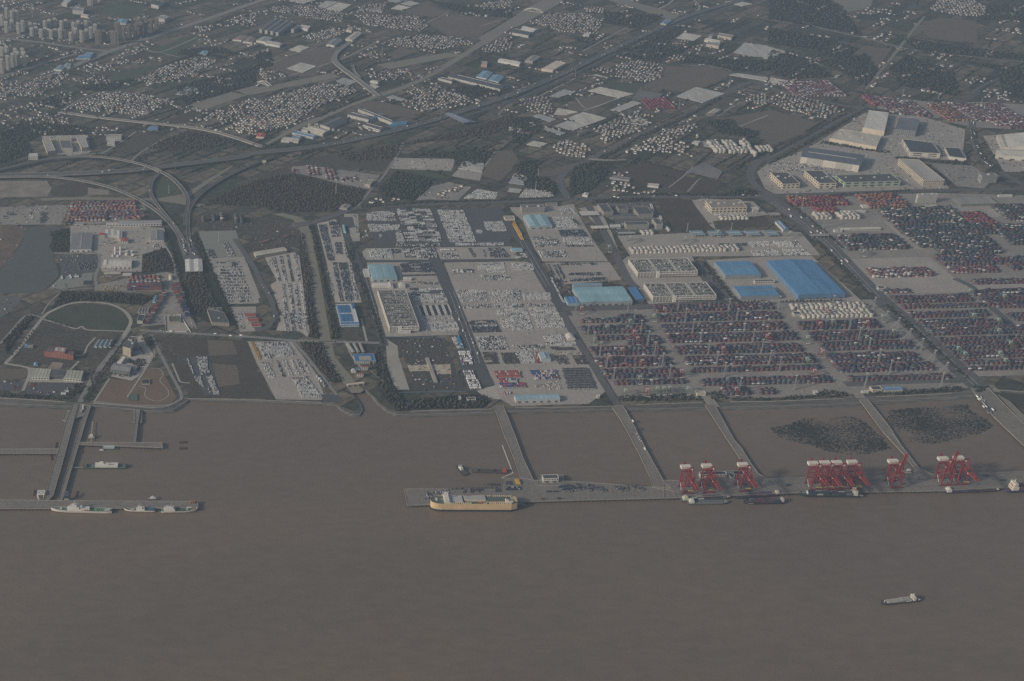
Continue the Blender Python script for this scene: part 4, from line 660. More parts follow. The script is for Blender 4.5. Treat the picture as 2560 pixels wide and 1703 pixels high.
for s, lb in (('B2 560,560 620,610', 'tree by the gate plaza'), ('B3 105,1302 700,1290', 'tree in the planted row below the big blue warehouse'), ('B2 2060,1305 2334,1300', 'tree in the planted row below the smaller blue warehouse')):
    tree_line(s, 9, lb, 1)
TT = []
for i in range(4):
    r = random.Random(i+50); b = MB(); b.cyl(0, 0, 0, 3.4, .28, 6, r1=.16)
    for a in (0.4, 2.4, 4.5): b.beam((0, 0, 2.2), (1.4*math.cos(a), 1.4*math.sin(a), 4.6), .16)
    tm = b.mesh('trunk', cmat((0.05, 0.04, 0.03))); parts = []; pl = []
    for k in range(26):
        a, rad, z = r.uniform(0, 6.28), 3.3*math.sqrt(r.random()), r.uniform(0, 1); rad *= math.sin(math.pi*min(.95, .2+.7*z)); w = r.uniform(1.4, 2.6); pl.append((rad*math.cos(a), rad*math.sin(a), 2.2+z*4.2, r.uniform(0, 6), w, w, w*.8))
    pl = np.array(pl); me = mesh_from('crown', [stamp_data(T_TREE[(i+j) % 6], pl[j::3], pick(WP['dark'], len(pl[j::3]))[:, None]) for j in range(3)], LEAF); TT.append((tm, me))
tc = {}
for i, (x, y, h, lb) in enumerate(TREES[:300]):
    tc[lb] = tc.get(lb, 0)+1; r = empty('tree', (x, y, 0.2), rng.uniform(0, 6.28), label=ordn(tc[lb])+' '+lb, cat='tree', group='trees '+lb.split('tree ')[-1]); tm, cm = TT[i % 4]; s_ = h/7.5
    r.scale = (s_, s_, s_); new_obj('trunk', tm, r); new_obj('crown', cm, r)
# ---- village houses
HOUSES = []
VILL = [
 ('A0', 'left-edge roadside village', ['0,800 250,740 600,650 650,700 300,900 0,890', '240,1095 400,1035 700,1090 600,1135', '480,870 660,840 680,880 600,935', '0,720 100,760 60,800 0,790'], .55),
 ('A0', 'dense village above the pale viaduct', ['600,985 950,840 1280,855 1570,925 1320,1060 900,1020'], .85), ('A0', 'long village left of the dark wood', ['1230,735 1500,610 1800,520 2000,560 1600,740 1370,770'], .8), ('A0', 'scattered hamlets near the city road', ['830,740 940,690 1020,760 860,770', '790,650 880,640 900,700 800,680', '1780,245 1960,225 1970,270 1800,300', '1180,560 1340,550 1330,590 1230,600', '900,600 1200,540 1180,570 950,640'], .6), ('A0', 'white buildings at the top road', ['2050,180 2334,110 2334,250 2150,225'], .5),
 ('A0', 'village below the long pond', ['1760,1110 2000,1000 2334,890 2334,1240 2200,1220 2060,1180 2200,1100 1950,1080'], .7), ('A1', 'big village left of the canal', ['0,925 150,885 600,765 880,790 930,840 600,960 300,1150 100,1200 0,1150'], .8), ('A1', 'hazy village at the top', ['130,60 500,50 800,130 780,200 540,180 150,100', '430,330 700,260 820,300 560,390', '900,60 1200,30 1150,120 950,110'], .75), ('A1', 'village left of the wide river', ['900,135 1500,150 1580,240 1500,290 1000,230', '1170,375 1500,315 1900,350 2000,400 1700,450 1300,420'], .75),
 ('A1', 'hamlet right of the twin viaduct', ['1020,670 1400,630 1420,700 1200,740 1040,700'], .65), ('A1', 'village above the highway toll canopy', ['1320,820 1660,785 1980,920 1900,970 1600,1010 1420,960 1450,880'], .65), ('A1', 'far riverside village', ['1900,60 2334,0 2334,80 1950,60', '2060,440 2334,310 2334,450 2100,490'], .7), ('A1', 'hamlet left of the square pond', ['0,665 200,645 300,700 100,740', '670,1265 850,1205 850,1240 720,1280'], .6),
 ('A2', 'village right of the wide river', ['180,215 350,115 640,130 830,180 780,310 450,290 300,240', '660,60 850,80 840,120 680,110'], .8), ('A2', 'village right of the highway', ['730,645 800,615 920,640 890,670', '960,575 1130,550 1380,590 1370,720 1240,750 1130,740 950,700'], .75), ('A2', 'hamlet left of the greenhouses', ['80,925 280,855 380,950 370,1030 150,1000'], .8), ('A2', 'village below the greenhouses', ['740,1180 1140,1010 1290,1050 1250,1100 1100,1210 850,1310'], .75), ('A2', 'village left of the country road', ['370,1315 450,1275 730,1335 720,1390 640,1440 520,1430 400,1390'], .8),
 ('A2', 'ribbon village right of the country road', ['1030,1385 1400,1190 1680,1135 1640,1210 1080,1420'], .65), ('A2', 'village above the road loop', ['1240,1375 1420,1295 1640,1295 1680,1215 1700,1250 1560,1390 1280,1400'], .7), ('A2', 'tiny hamlets near the far factory', ['1430,400 1620,390 1560,420', '1420,530 1540,505 1580,550 1500,550', '1640,435 1740,395 1730,480'], .7), ('A2', 'village by the brown field', ['2090,885 2334,855 2334,970 2150,930'], .7), ('A3', 'village by the brown field', ['20,895 120,845 340,890 600,970 720,1010 520,1080 280,1030 60,960'], .75),
 ('A3', 'top right village', ['1480,85 1560,0 1850,-10 1990,70 1960,150 1720,150'], .85), ('A3', 'small far right hamlet', ['1790,735 1900,705 2060,740 1860,770', '2230,60 2334,50 2334,110 2250,100'], .6), ('B1', 'roadside hamlet above the first parking lot', ['1000,412 1100,355 1300,350 1330,380 1020,420', '1620,360 1660,300 1850,230 1900,260 1720,360'], .5), ('B2', 'hamlet below the road loop', ['910,145 930,105 1050,110 1050,150', '860,215 1000,190 1190,300 970,310 850,235', '1100,300 1330,280 1340,310 1120,315'], .6), ('A2', 'roofs by the far highway', ['1560,1390 1700,1400 1690,1430 1500,1420'], .4)]
WALLC = [(4, .64, .63, .60), (5, .48, .47, .45), (2, .42, .38, .32), (1, .40, .28, .22)]; ROOFC = [(5, .085, .085, .09), (3, .12, .10, .09), (2, .20, .19, .18), (1, .17, .08, .06), (2, .30, .30, .30)]
for t_, lb, polys, dens in VILL:
    for q in polys:
        poly = gpoly(t_+' '+q); rot = -.42+rng.uniform(-.12, .12); P, ij = grid_in(poly, 13.5, 18.5, .16, rot); P = P[rng.random(len(P)) < dens]
        wc, rc = pick(WALLC, len(P)), pick(ROOFC, len(P))
        for p, a, c in zip(P, wc, rc): HOUSES.append((p[0], p[1], rot+rng.uniform(-.08, .08), rng.uniform(6.5, 9.5), rng.uniform(6, 8), rng.uniform(5.5, 8.5), tuple(a), tuple(c), lb))
        # yard trees and sheds
        Q, _ = grid_in(poly, 13, 16, .5); Q = Q[rng.random(len(Q)) < .5]; n = len(Q)
        if n:
            w = rng.uniform(4, 8, n); stamp('garden_trees', T_TREE[1], np.stack((Q[:, 0], Q[:, 1], np.zeros(n), rng.uniform(0, 6, n), w, w, rng.uniform(3, 6.5, n)), 1), pick(WP['mix'], n)[:, None], LEAF, kind='stuff', label='dark garden trees of the '+lb)
        Q, _ = grid_in(poly, 17, 24, .5); Q = Q[rng.random(len(Q)) < .45*dens]; n = len(Q)
        if n: stamp('outbuildings', T_HOUSE, np.stack((Q[:, 0], Q[:, 1], np.zeros(n), np.full(n, rot), rng.uniform(4, 9, n), rng.uniform(3, 5, n), rng.uniform(3, 4.5, n)), 1), np.stack((pick(WALLC, n)*.75, pick(ROOFC, n)), 1), PLASTER, kind='stuff', label='low sheds of the '+lb)
HOUSES.sort(key=lambda h: h[0]**2+h[1]**2); HM = []
for i, (w_, r_) in enumerate((((.74, .73, .70), (.09, .09, .095)), ((.66, .64, .58), (.14, .11, .10)), ((.74, .73, .70), (.22, .21, .20)), ((.50, .42, .34), (.09, .085, .085)), ((.60, .58, .55), (.17, .075, .055)))):
    v, f, c = T_HOUSE; me = bpy.data.meshes.new('house'); me.from_pydata(v, [], f); me.materials.append(cmat(w_)); me.materials.append(cmat(r_)); me.polygons.foreach_set('material_index', c); HM.append((me, ('dark-roofed white house', 'brown-roofed cream house', 'grey-roofed white house', 'dark-roofed tan house', 'red-roofed white house')[i]))
SP = spots([(h[0], h[1], h[8]) for h in HOUSES[:300]])
for k, h in enumerate(HOUSES[:300]):
    me, d = HM[rng.choice(5, p=[.4, .2, .2, .1, .1])]; o = new_obj('village_house', me, None, (h[0], h[1], 0.1)); o.rotation_euler = (0, 0, h[2]); o.scale = (h[3], h[4], h[5]); props(o, label='%s, %s of the %s' % (d, SP[k], h[8]), cat='house', group='houses of the '+h[8])
rest = HOUSES[300:]; byl = {}
for h in rest: byl.setdefault(h[8], []).append(h)
for lb, hs in byl.items():
    pl = [(h[0], h[1], .1, h[2], h[3], h[4], h[5]) for h in hs]; stamp('village_houses', T_HOUSE, pl, np.array([(h[6], h[7]) for h in hs]), PLASTER, kind='stuff', label='far houses of the '+lb)
# ---- parked cars and trucks
CARP = {'white': [(9, .70, .70, .68), (3, .42, .43, .44), (1, .06, .06, .065), (1, .2, .2, .21)], 'mix': [(5, .74, .74, .72), (3, .36, .37, .38), (4, .05, .052, .058), (2, .13, .14, .15)], 'dark': [(1.2, .58, .58, .57), (1.5, .28, .29, .30), (6, .045, .05, .06), (2, .05, .07, .11)], 'blue': [(1, .5, .5, .5), (6, .035, .05, .08), (2, .08, .1, .13)], 'brown': [(4, .09, .065, .055), (3, .06, .055, .055), (1, .3, .28, .26)], 'yellow': [(8, .60, .37, .05), (1, .5, .3, .04)], 'vivid': [(4, .035, .08, .32), (3, .34, .07, .06), (3, .5, .5, .5), (2, .05, .05, .06)], 'sky': [(6, .04, .22, .42), (2, .5, .5, .5)], 'red': [(5, .34, .075, .06), (1, .5, .5, .5)], 'grey': [(5, .075, .08, .09), (2, .05, .05, .06), (1, .12, .12, .13)], 'cream': [(5, .55, .52, .44), (2, .3, .28, .24)]}
CARS = []
def lot(tile, q, pal, kind='car', dx=2.5, dy=5.6, fill=.95, rowcor=.35, aisle=0, group=None, lb='main lot', rot=0.0, z=.5, stripe=0, colcor=.25):
    h = z; poly = [gp(tile, *map(float, k.split(',')), h) for k in q.split()]
    if kind == 'truck' and dy < 9: dx, dy = 3.2, 12.0
    if kind == 'van' and dx < 2.8: dx, dy = 2.9, 7.0
    P, ij = grid_in(poly, dx, dy, 0.04, rot)
    if not len(P): return
    nr, nc = ij[:, 1].max()+1, ij[:, 0].max()+1; rp = rng.random(nr) ; cp = rng.random((nr, nc//9+1)); p_ = CARP[pal]; c = pick(p_, len(P)); keep = rng.random(len(P)) < fill
    # consignments: runs of like colour along a row
    runs = rng.integers(5, 14); seg = ij[:, 0]//runs+ij[:, 1]//2*997; us = np.unique(seg); rc = dict(zip(us, pick(p_, len(us)))); sel = rng.random(len(P)) < rowcor
    for i in np.where(sel)[0]: c[i] = rc[seg[i]]
    gap = rng.random(len(us)) < (1-fill)*.5; gp_ = dict(zip(us, gap)); keep &= ~np.array([gp_[s_] for s_ in seg])
    if aisle: keep &= (ij[:, 1] % aisle) != aisle-1
    if stripe: c[(ij[:, 0]//stripe) % 2 == 1] = (.045, .05, .06); c[(ij[:, 0]//stripe) % 2 == 0] = (.70, .70, .68)
    for i in np.where(keep)[0]: CARS.append((P[i, 0], P[i, 1], z, rot+rng.uniform(-.02, .02), kind, c[i], lb))
L_ = [
 ('B1', 'large dark asphalt lot', [('1000,492 1080,472 1260,472 1280,555 1015,555', 'white', {}), ('1020,585 1310,590 1310,642 1040,655', 'white', {}), ('1270,655 1320,645 1360,750 1290,755', 'white', {}), ('1280,447 1590,442 1700,745 1370,745', 'mix', dict(rowcor=.85)), ('1650,457 1890,457 2010,745 1770,752', 'white', {}), ('2070,562 2250,562 2290,650 2110,650', 'white', {}), ('2000,637 2060,637 2070,670 2010,670', 'white', {}), ('1280,767 1680,762 1680,788 1280,790', 'mix', dict(kind='van')), ('1820,760 2260,757 2260,780 1820,782', 'white', dict(kind='van')), ('1120,675 1150,675 1160,710 1130,710', 'white', dict(fill=.5))]),
 ('B1', 'narrow strip lot with rounded corner', [('1025,812 1235,807 1250,898 1050,898', 'white', dict(kind='van', rowcor=.3)), ('1330,807 1640,802 1655,893 1360,893', 'mix', dict(kind='van')), ('1235,812 1320,817 1320,850 1250,850', 'dark', {}), ('1690,852 1840,852 1850,898 1700,898', 'mix', {}), ('1930,802 1960,802 2010,888 1980,888', 'dark', {}), ('2110,802 2250,802 2320,888 2140,888', 'dark', {}), ('2060,815 2080,815 2100,885 2080,885', 'mix', {}), ('1680,815 1810,812 1812,830 1685,832', 'white', dict(kind='truck'))]),
 ('B1', 'concrete lot beside the parking garage', [('1310,935 1590,937 1635,1025 1330,1025', 'dark', dict(rowcor=.7)), ('1330,1045 1630,1043 1632,1056 1330,1060', 'grey', {}), ('1400,1112 1660,1112 1665,1135 1400,1135', 'mix', dict(fill=.7)), ('1400,1167 1695,1167 1720,1232 1415,1235', 'mix', dict(rowcor=.8)), ('1420,1242 1735,1242 1748,1300 1445,1300', 'white', dict(kind='van')), ('1460,1327 1765,1327 1790,1415 1490,1420', 'white', dict(stripe=3, kind='van', fill=1)), ('1490,1432 1800,1432 1805,1452 1510,1460', 'white', dict(fill=.7)), ('1510,1472 1830,1472 1855,1558 1535,1560', 'white', dict(kind='van'))]),
 ('B1', 'central concrete lot', [('1790,1000 1970,995 1975,1030 1795,1038', 'mix', dict(kind='truck')), ('2005,937 2260,937 2280,1030 2040,1030', 'white', dict(rowcor=.7)), ('2050,1052 2310,1052 2320,1095 2070,1097', 'mix', {}), ('1830,1190 2090,1182 2110,1295 1870,1300', 'white', dict(fill=.75)), ('2120,1187 2334,1182 2390,1293 2150,1300', 'white', dict(fill=.75)), ('1880,1322 2130,1317 2140,1350 1890,1355', 'mix', {}), ('2170,1317 2420,1312 2430,1342 2180,1345', 'white', {}), ('2180,1352 2440,1347 2470,1528 2250,1530', 'white', dict(fill=.7)), ('1940,1467 2190,1462 2235,1570 1975,1575', 'dark', dict(rowcor=.7))]),
 ('C1', 'central concrete lot', [('2010,517 2260,512 2310,635 2050,640', 'mix', {}), ('2055,657 2190,657 2215,768 2095,768', 'brown', {}), ('2225,662 2400,662 2440,758 2265,768', 'brown', {})]),
 ('C2', 'central concrete lot', [('90,122 350,117 360,180 110,185', 'white', dict(rowcor=.3)), ('140,217 390,222 395,242 150,242', 'mix', {}), ('150,257 400,252 440,335 190,345', 'white', {}), ('200,347 460,347 490,435 240,438', 'white', {}), ('0,82 70,82 90,180 0,190', 'mix', {}), ('0,217 100,217 110,250 0,250', 'mix', {}), ('0,257 130,262 200,458 0,463', 'white', {}), ('280,497 460,497 500,600 320,600', 'white', {}), ('470,575 580,565 585,600 500,603', 'white', {}), ('340,612 560,612 590,640 370,640', 'grey', {}), ('0,597 290,592 300,635 20,635', 'mix', {}), ('20,655 180,652 220,760 80,763', 'white', dict(kind='van', fill=.97)), ('210,660 240,660 260,760 225,760', 'red', dict(kind='van')), ('370,657 620,657 640,680 380,680', 'cream', {}), ('380,692 500,692 520,770 420,770', 'brown', dict(kind='van', fill=.7)), ('550,692 660,692 700,770 590,770', 'brown', dict(kind='van', fill=.7))]),
 ('B2', 'upper concrete lot by the gate', [('370,522 570,522 610,620 400,625', 'white', dict(rowcor=.3)), ('420,642 650,637 700,700 450,700', 'blue', {}), ('175,702 400,702 455,790 215,795', 'mix', {}), ('460,717 720,712 740,768 490,773', 'white', dict(kind='van')), ('490,778 740,774 742,790 495,795', 'dark', {}), ('235,822 470,822 510,885 270,890', 'mix', dict(kind='van')), ('420,442 560,440 590,495 450,495', 'white', dict(kind='van'))]),
 ('B2', 'lot above the big pale blue warehouse', [('430,937 765,937 765,960 440,960', 'dark', {}), ('320,947 335,945 460,1170 430,1180', 'dark', {}), ('365,947 385,945 470,1120 450,1120', 'dark', {}), ('400,945 420,945 505,1110 485,1120', 'dark', {}), ('530,1027 815,1027 830,1053 510,1055', 'dark', {}), ('520,1077 860,1072 870,1100 530,1105', 'dark', {}), ('345,1070 362,1068 482,1305 465,1305', 'white', dict(kind='van')), ('490,1180 520,1175 560,1240 530,1240', 'dark', dict(fill=.5)), ('0,945 190,942 200,1003 0,1008', 'white', {}), ('20,857 120,852 160,890 30,895', 'mix', {})]),
 ('B2', 'row behind the white reefer stacks', [('2150,748 2334,742 2400,780 2200,800', 'white', {}), ('2180,830 2334,820 2480,872 2210,878', 'white', {}), ('1640,790 1860,785 1870,818 1650,820', 'dark', {}), ('1890,765 2140,760 2140,785 1890,785', 'dark', {})]),
 ('B3', 'lot at the foot of the truck road', [('40,745 250,735 310,795 100,800', 'white', dict(kind='van')), ('0,815 90,815 110,875 0,878', 'white', {}), ('130,812 330,812 395,868 150,870', 'white', {})]),
 ('B0', 'long sloping lot beside the toll road', [('1890,812 1940,812 1975,895 1910,897', 'dark', {}), ('2030,752 2080,752 2150,870 2080,875', 'mix', {}), ('1950,922 2170,912 2180,940 1960,945', 'mix', dict(fill=.7)), ('1965,960 2190,955 2300,1290 2080,1300', 'mix', dict(fill=.72, aisle=3, kind='van')), ('2160,1395 2200,1395 2240,1560 2200,1560', 'mix', dict(fill=.6)), ('2110,935 2160,935 2170,975 2120,975', 'dark', {})]),
 ('B1', 'pale lot left of the canal', [('140,890 175,885 230,1110 205,1110', 'mix', {}), ('210,880 240,875 290,1110 260,1110', 'mix', {}), ('275,868 300,865 350,1110 325,1110', 'dark', {}), ('340,862 368,860 410,1110 385,1110', 'mix', {}), ('235,1130 262,1130 300,1480 270,1480', 'mix', {}), ('290,1130 318,1130 370,1480 340,1480', 'mix', {}), ('348,1130 372,1130 425,1480 395,1480', 'mix', {}), ('400,1130 425,1130 478,1480 450,1480', 'white', {}), ('100,905 125,900 150,960 120,960', 'white', dict(fill=.5))]),
 ('C1', 'pale lot left of the canal', [('240,300 270,300 305,470 275,470', 'mix', {}), ('300,300 325,300 365,470 335,470', 'dark', {}), ('355,300 380,300 425,470 395,470', 'mix', {}), ('410,300 430,300 470,480 445,480', 'white', {})]),
 ('B1', 'pale lot right of the canal', [('572,592 640,590 720,918 655,915', 'dark', {}), ('662,562 750,562 772,700 692,700', 'dark', {}), ('712,752 780,752 790,860 732,860', 'dark', {}), ('690,932 735,932 800,1290 770,1290', 'dark', {}), ('750,937 832,937 895,1290 820,1290', 'dark', {}), ('850,942 875,942 942,1290 905,1290', 'mix', {}), ('640,1000 660,1000 720,1250 700,1250', 'mix', dict(fill=.6)), ('790,760 815,760 850,900 830,900', 'mix', dict(fill=.6))]),
 ('C1', 'waterfront lot by the ploughed field', [('12,572 280,567 372,688 82,720', 'white', dict(kind='van', fill=.93)), ('50,752 110,747 180,885 120,893', 'mix', {}), ('185,737 202,737 272,880 242,885', 'dark', {}), ('228,727 272,727 342,878 302,880', 'white', {}), ('302,727 332,727 402,868 372,870', 'white', {}), ('362,727 390,722 460,858 432,863', 'mix', {}), ('430,752 450,747 496,853 482,858', 'white', {}), ('332,897 462,882 600,1068 422,1080', 'white', dict(kind='van', fill=.97)), ('548,875 565,870 640,975 625,980', 'white', dict(kind='truck'))]),
 ('C0', 'small asphalt lot in the ploughed field', [('1790,702 1888,697 1910,863 1832,865', 'white', dict(kind='van', fill=.97)), ('1770,877 1828,875 1860,978 1802,940', 'white', dict(kind='van', fill=.97)), ('1882,882 1938,877 2005,1045 1947,1045', 'white', dict(kind='van', fill=.97)), ('1705,717 1716,717 1776,863 1758,865', 'white', dict(kind='van')), ('1725,780 1735,780 1740,800 1732,800', 'white', {}), ('1895,980 1905,978 1916,1030 1908,1030', 'white', dict(kind='van'))]),
 ('C1', 'dark lot beside the building site', [('1882,822 1968,822 2065,998 1952,998', 'white', dict(kind='truck', fill=.97)), ('1842,657 1950,652 1980,772 1890,775', 'white', dict(kind='truck', fill=.8)), ('1850,700 1880,695 1900,775 1880,775', 'vivid', dict(kind='truck')), ('1782,522 1820,517 1870,620 1832,625', 'white', dict(kind='van')), ('1822,522 1850,517 1895,620 1867,625', 'sky', dict(kind='truck')), ('1932,662 1968,657 1990,770 1962,773', 'mix', dict(kind='van', fill=.6))]),
 ('C1', 'machinery rows by the long pale blue shed', [('2165,835 2400,832 2420,895 2190,898', 'red', dict(kind='truck', rot=0)), ('2205,902 2430,900 2460,985 2230,990', 'vivid', dict(kind='truck')), ('2235,1020 2334,1015 2334,1045 2240,1045', 'red', dict(kind='truck', fill=.6))]),
 ('C2', 'machinery rows by the long pale blue shed', [('160,835 400,832 430,910 210,915', 'vivid', dict(kind='truck', fill=.9)), ('190,930 440,925 460,1000 230,1005', 'cream', dict(kind='van', fill=.5)), ('455,812 690,808 765,998 505,998', 'grey', dict(kind='truck', fill=1))]),
 ('C0', 'vehicle park of the fire depot', [('270,950 320,950 310,970 265,970', 'red', dict(kind='van', fill=.6)), ('410,940 510,945 500,960 405,955', 'white', dict(kind='van', fill=.4)), ('590,950 660,955 650,970 590,968', 'cream', dict(kind='van', fill=.6)), ('590,990 640,990 610,1050 545,1055', 'white', dict(kind='truck', fill=.4)), ('300,1000 370,1005 360,1040 290,1030', 'red', dict(kind='van', fill=.4)), ('10,970 170,970 160,1000 0,1000', 'red', dict(kind='van', fill=.4)), ('430,1010 460,1010 450,1050 420,1050', 'mix', dict(kind='van', fill=.6))]),
 ('B1', 'compound by the village greenhouses', [('1895,352 2020,265 2215,302 2178,355', 'white', dict(rowcor=.3, fill=.95, rot=.5))]), ('B2', 'compound by the village greenhouses', [('65,342 122,260 378,292 376,338', 'white', dict(fill=.9, rot=0, aisle=3))]),
 ('B2', 'yellow machine row', [('-2,574 28,570 112,728 82,732', 'yellow', dict(kind='truck', fill=1))]), ('C0', 'yellow machine row', [('2278,567 2300,563 2345,640 2345,700', 'yellow', dict(kind='van', fill=1))]), ('C1', 'yellow machine row', [('-8,620 8,618 52,722 24,732', 'yellow', dict(kind='van', fill=1))]),
 ('B0', 'works yards by the dark lake', [('20,500 120,470 160,500 40,545', 'dark', dict(fill=.6)), ('270,440 440,435 430,470 280,465', 'white', dict(kind='van', fill=.45)), ('370,480 440,480 420,575 360,575', 'grey', dict(fill=.7)), ('560,1060 580,1060 580,1090 555,1090', 'white', dict(kind='truck')), ('630,1055 650,1055 655,1085 635,1085', 'white', dict(kind='truck')), ('675,1045 720,1045 722,1075 685,1078', 'white', dict(kind='truck')), ('760,1100 830,1100 830,1135 760,1140', 'grey', dict(kind='van')), ('1390,775 1440,770 1450,810 1400,820', 'mix', dict(kind='van', fill=.7)), ('930,740 1000,740 980,770 930,770', 'mix', dict(fill=.5)), ('940,1055 1020,1055 1020,1070 940,1070', 'white', dict(fill=.4)), ('900,1150 1100,1140 1100,1190 900,1190', 'yellow', dict(fill=.2, kind='van')), ('700,950 850,940 850,1000 720,1000', 'grey', dict(kind='truck', fill=.4))]),
 ('B2', 'factory forecourt', [('1840,490 2140,480 2150,500 1850,505', 'white', dict(kind='van'))]), ('A3', 'forecourt of the solar roofed hall', [('20,1500 200,1470 800,1568 100,1560', 'mix', dict(fill=.35))]), ('B1', 'car strip by the canal road', [('880,490 905,490 950,690 925,690', 'mix', dict(fill=.5)), ('960,650 1010,640 1030,700 970,710', 'white', dict(kind='van', fill=.6))]),
]
for tl, lb, qs in L_:
    for q, pal, kw in qs: lot(tl, q, pal, lb=lb, **kw)
lot('E1', '500,700 640,690 800,650 805,715 740,740 570,775 500,775', 'mix', lb='quay beside the car carrier', z=DZ+.55, rowcor=.2, fill=.85)
lot('E1', '825,640 1420,632 1425,690 840,705', 'grey', kind='van', lb='quay beside the car carrier', z=DZ+.55, fill=.55); lot('E1', '1220,585 1400,575 1410,600 1225,605', 'grey', kind='van', lb='quay beside the car carrier', z=DZ+.55, fill=.6)
lot('E1', '1490,620 1680,620 1685,665 1495,670', 'blue', kind='van', lb='quay at the head of the first bridge', z=DZ+.55); lot('E1', '1600,545 1665,545 1670,600 1605,600', 'yellow', kind='truck', lb='quay at the head of the first bridge', z=DZ+.55, rot=math.pi/2); lot('E1', '1490,550 1560,545 1565,600 1495,600', 'grey', kind='van', lb='quay at the head of the first bridge', z=DZ+.55, fill=.5)
lot('E1', '2130,625 2357,620 2357,670 2140,680', 'blue', kind='truck', lb='quay right of the white quay house', z=DZ+.55, rot=.25); lot('F', '1290,1118 1480,1118 1490,1128 1295,1134', 'grey', kind='truck', lb='quay right of the white quay house', z=DZ+.55, fill=.55, rot=.3); lot('E1', '1900,765 2180,755 2180,780 1910,785', 'grey', kind='truck', lb='quay edge right of the car carrier', z=DZ+.55, rot=math.pi/2, fill=.3)
lot('C3', '1885,1055 1905,1050 2030,1215 2005,1220', 'mix', kind='truck', lb='wide right-hand approach bridge', z=DZ+.55, fill=.8); lot('C3', '1925,1050 1945,1050 1985,1115 1965,1120', 'white', kind='van', lb='wide right-hand approach bridge', z=DZ+.55, fill=.8); lot('C3', '2040,1170 2055,1168 2070,1200 2055,1200', 'mix', kind='truck', lb='wide right-hand approach bridge', z=DZ+.55)
lot('C0', '742,1150 768,1150 755,1215 735,1215', 'white', kind='truck', lb='ramp head of the patrol pier', z=DZ+.55, fill=.7)
# traffic on the roads
def traffic(s, n, w, z, lb, kinds=('car', 'car', 'truck'), pal='mix'):
    P = line_pts(s, z, True); L = np.cumsum([0]+[np.linalg.norm(b_-a) for a, b_ in zip(P[:-1], P[1:])])
    for _ in range(n):
        t = rng.uniform(0, L[-1]); i = min(np.searchsorted(L, t), len(P)-1) or 1; a, b_ = P[i-1], P[i]; f = (t-L[i-1])/max(L[i]-L[i-1], 1e-6); p = a+(b_-a)*f; d = (b_-a)/np.linalg.norm(b_-a); o = rng.choice((-1, 1))*w*rng.uniform(.15, .4)
        CARS.append((p[0]-d[1]*o, p[1]+d[0]*o, p[2]+.15, math.atan2(-d[0], d[1]), kinds[rng.integers(len(kinds))], pick(CARP[pal], 1)[0], lb))
traffic('A1 600,1328 1200,1205 1560,1110 1900,1005 2334,860 A2 480,660 900,462 1300,272', 46, 26, 4.3, 'far highway', pal='white'); traffic('B0 0,138 600,125 1200,92 1700,32', 10, 26, 9.3, 'elevated highway', pal='white'); traffic('B0 1400,170 1372,270 1400,360 1500,490 1600,610', 6, 6, 4, 'loop ramp', pal='white')
traffic('B0 1690,720 1725,850 1770,930', 40, 40, .7, 'toll plaza', ('truck', 'truck', 'car')); traffic('B2 350,362 700,350 1300,338 1700,335 2334,330', 14, 18, .7, 'front road'); traffic('B3 140,430 480,710 760,1000', 16, 40, .7, 'truck road', ('truck',), 'white'); traffic('B2 1690,930 1850,1160 2040,1300', 40, 34, .7, 'road right of the parking garages', ('truck', 'truck', 'car'), 'grey'); traffic('A2 760,1440 1150,1240 1560,1060 1900,870', 14, 16, .7, 'country road', pal='white')
traffic('A3 1860,1100 1880,1300 1960,1450 2120,1568', 34, 16, .7, 'far right road', ('truck', 'truck', 'car'), 'white'); traffic('C0 1270,458 1700,485 2334,522', 8, 8, .7, 'shore road', ('truck', 'car'), 'white'); traffic('C1 1780,100 1900,420 2020,760', 12, 24, .7, 'port road left of the central lot', ('car', 'truck'), 'white'); traffic('A0 0,870 700,590 1000,470 1500,300', 20, 26, .7, 'city road', pal='white'); traffic('B1 40,1100 110,1220 165,1350 175,1430', 6, 10, .7, 'bend beside the pale lot', ('truck', 'car'), 'white'); traffic('C2 960,1130 1075,1260 1235,1568', 8, 12, DZ+.1, 'second approach bridge', ('truck', 'car'), 'white')
CARS.sort(key=lambda c: c[0]**2+c[1]**2)
def tmpl_mesh(name, T, glass):
    v, f, c = T; me = bpy.data.meshes.new(name); me.from_pydata(v, [], f); me.materials.append(OPAINT); me.materials.append(glass); me.polygons.foreach_set('material_index', c); return me
T_VAN = ([(x*1.12, y*1.3, z*1.45) for x, y, z in _tcar()[0]], _tcar()[1], _tcar()[2])
KM = {'car': (T_CAR, tmpl_mesh('car', T_CAR, GLASS)), 'van': (T_VAN, tmpl_mesh('van', T_VAN, GLASS)), 'truck': (T_TRUCK, tmpl_mesh('truck', T_TRUCK, cmat((.3, .3, .3))))}
def cname(c):
    r, g, b_ = c
    if max(c)-min(c) < .09: return 'white' if r > .48 else 'silver' if r > .2 else 'black' if r < .075 else 'dark grey'
    return 'yellow' if r > .3 and g > .2 else 'red' if r > g*2 else 'blue' if b_ > r*1.5 else 'brown'
SP = spots([(c[0], c[1], c[6]) for c in CARS[:300]])
for k, (x, y, z, rz, kd, c, lb) in enumerate(CARS[:300]):
    o = new_obj({'car': 'car', 'van': 'van', 'truck': 'truck'}[kd], KM[kd][1], None, (x, y, z)); o.rotation_euler = (0, 0, rz); o.color = (*c, 1); props(o, label='%s %s, %s of the %s' % (cname(c), kd, SP[k], lb), cat=kd, group='vehicles on the '+lb)
byl = {}
for c in CARS[300:]: byl.setdefault((c[6], c[4]), []).append(c)
for (lb, kd), cs in byl.items():
    col = np.array([(c[5], (.03, .035, .04) if kd != 'truck' else (.3, .3, .3)) for c in cs]); pl = [(c[0], c[1], c[2], c[3], 1, 1, 1) for c in cs]
    stamp('parked_'+kd+'s', KM[kd][0], pl, col, PAINT, kind='stuff', label='rows of %ss on the %s' % (kd, lb))
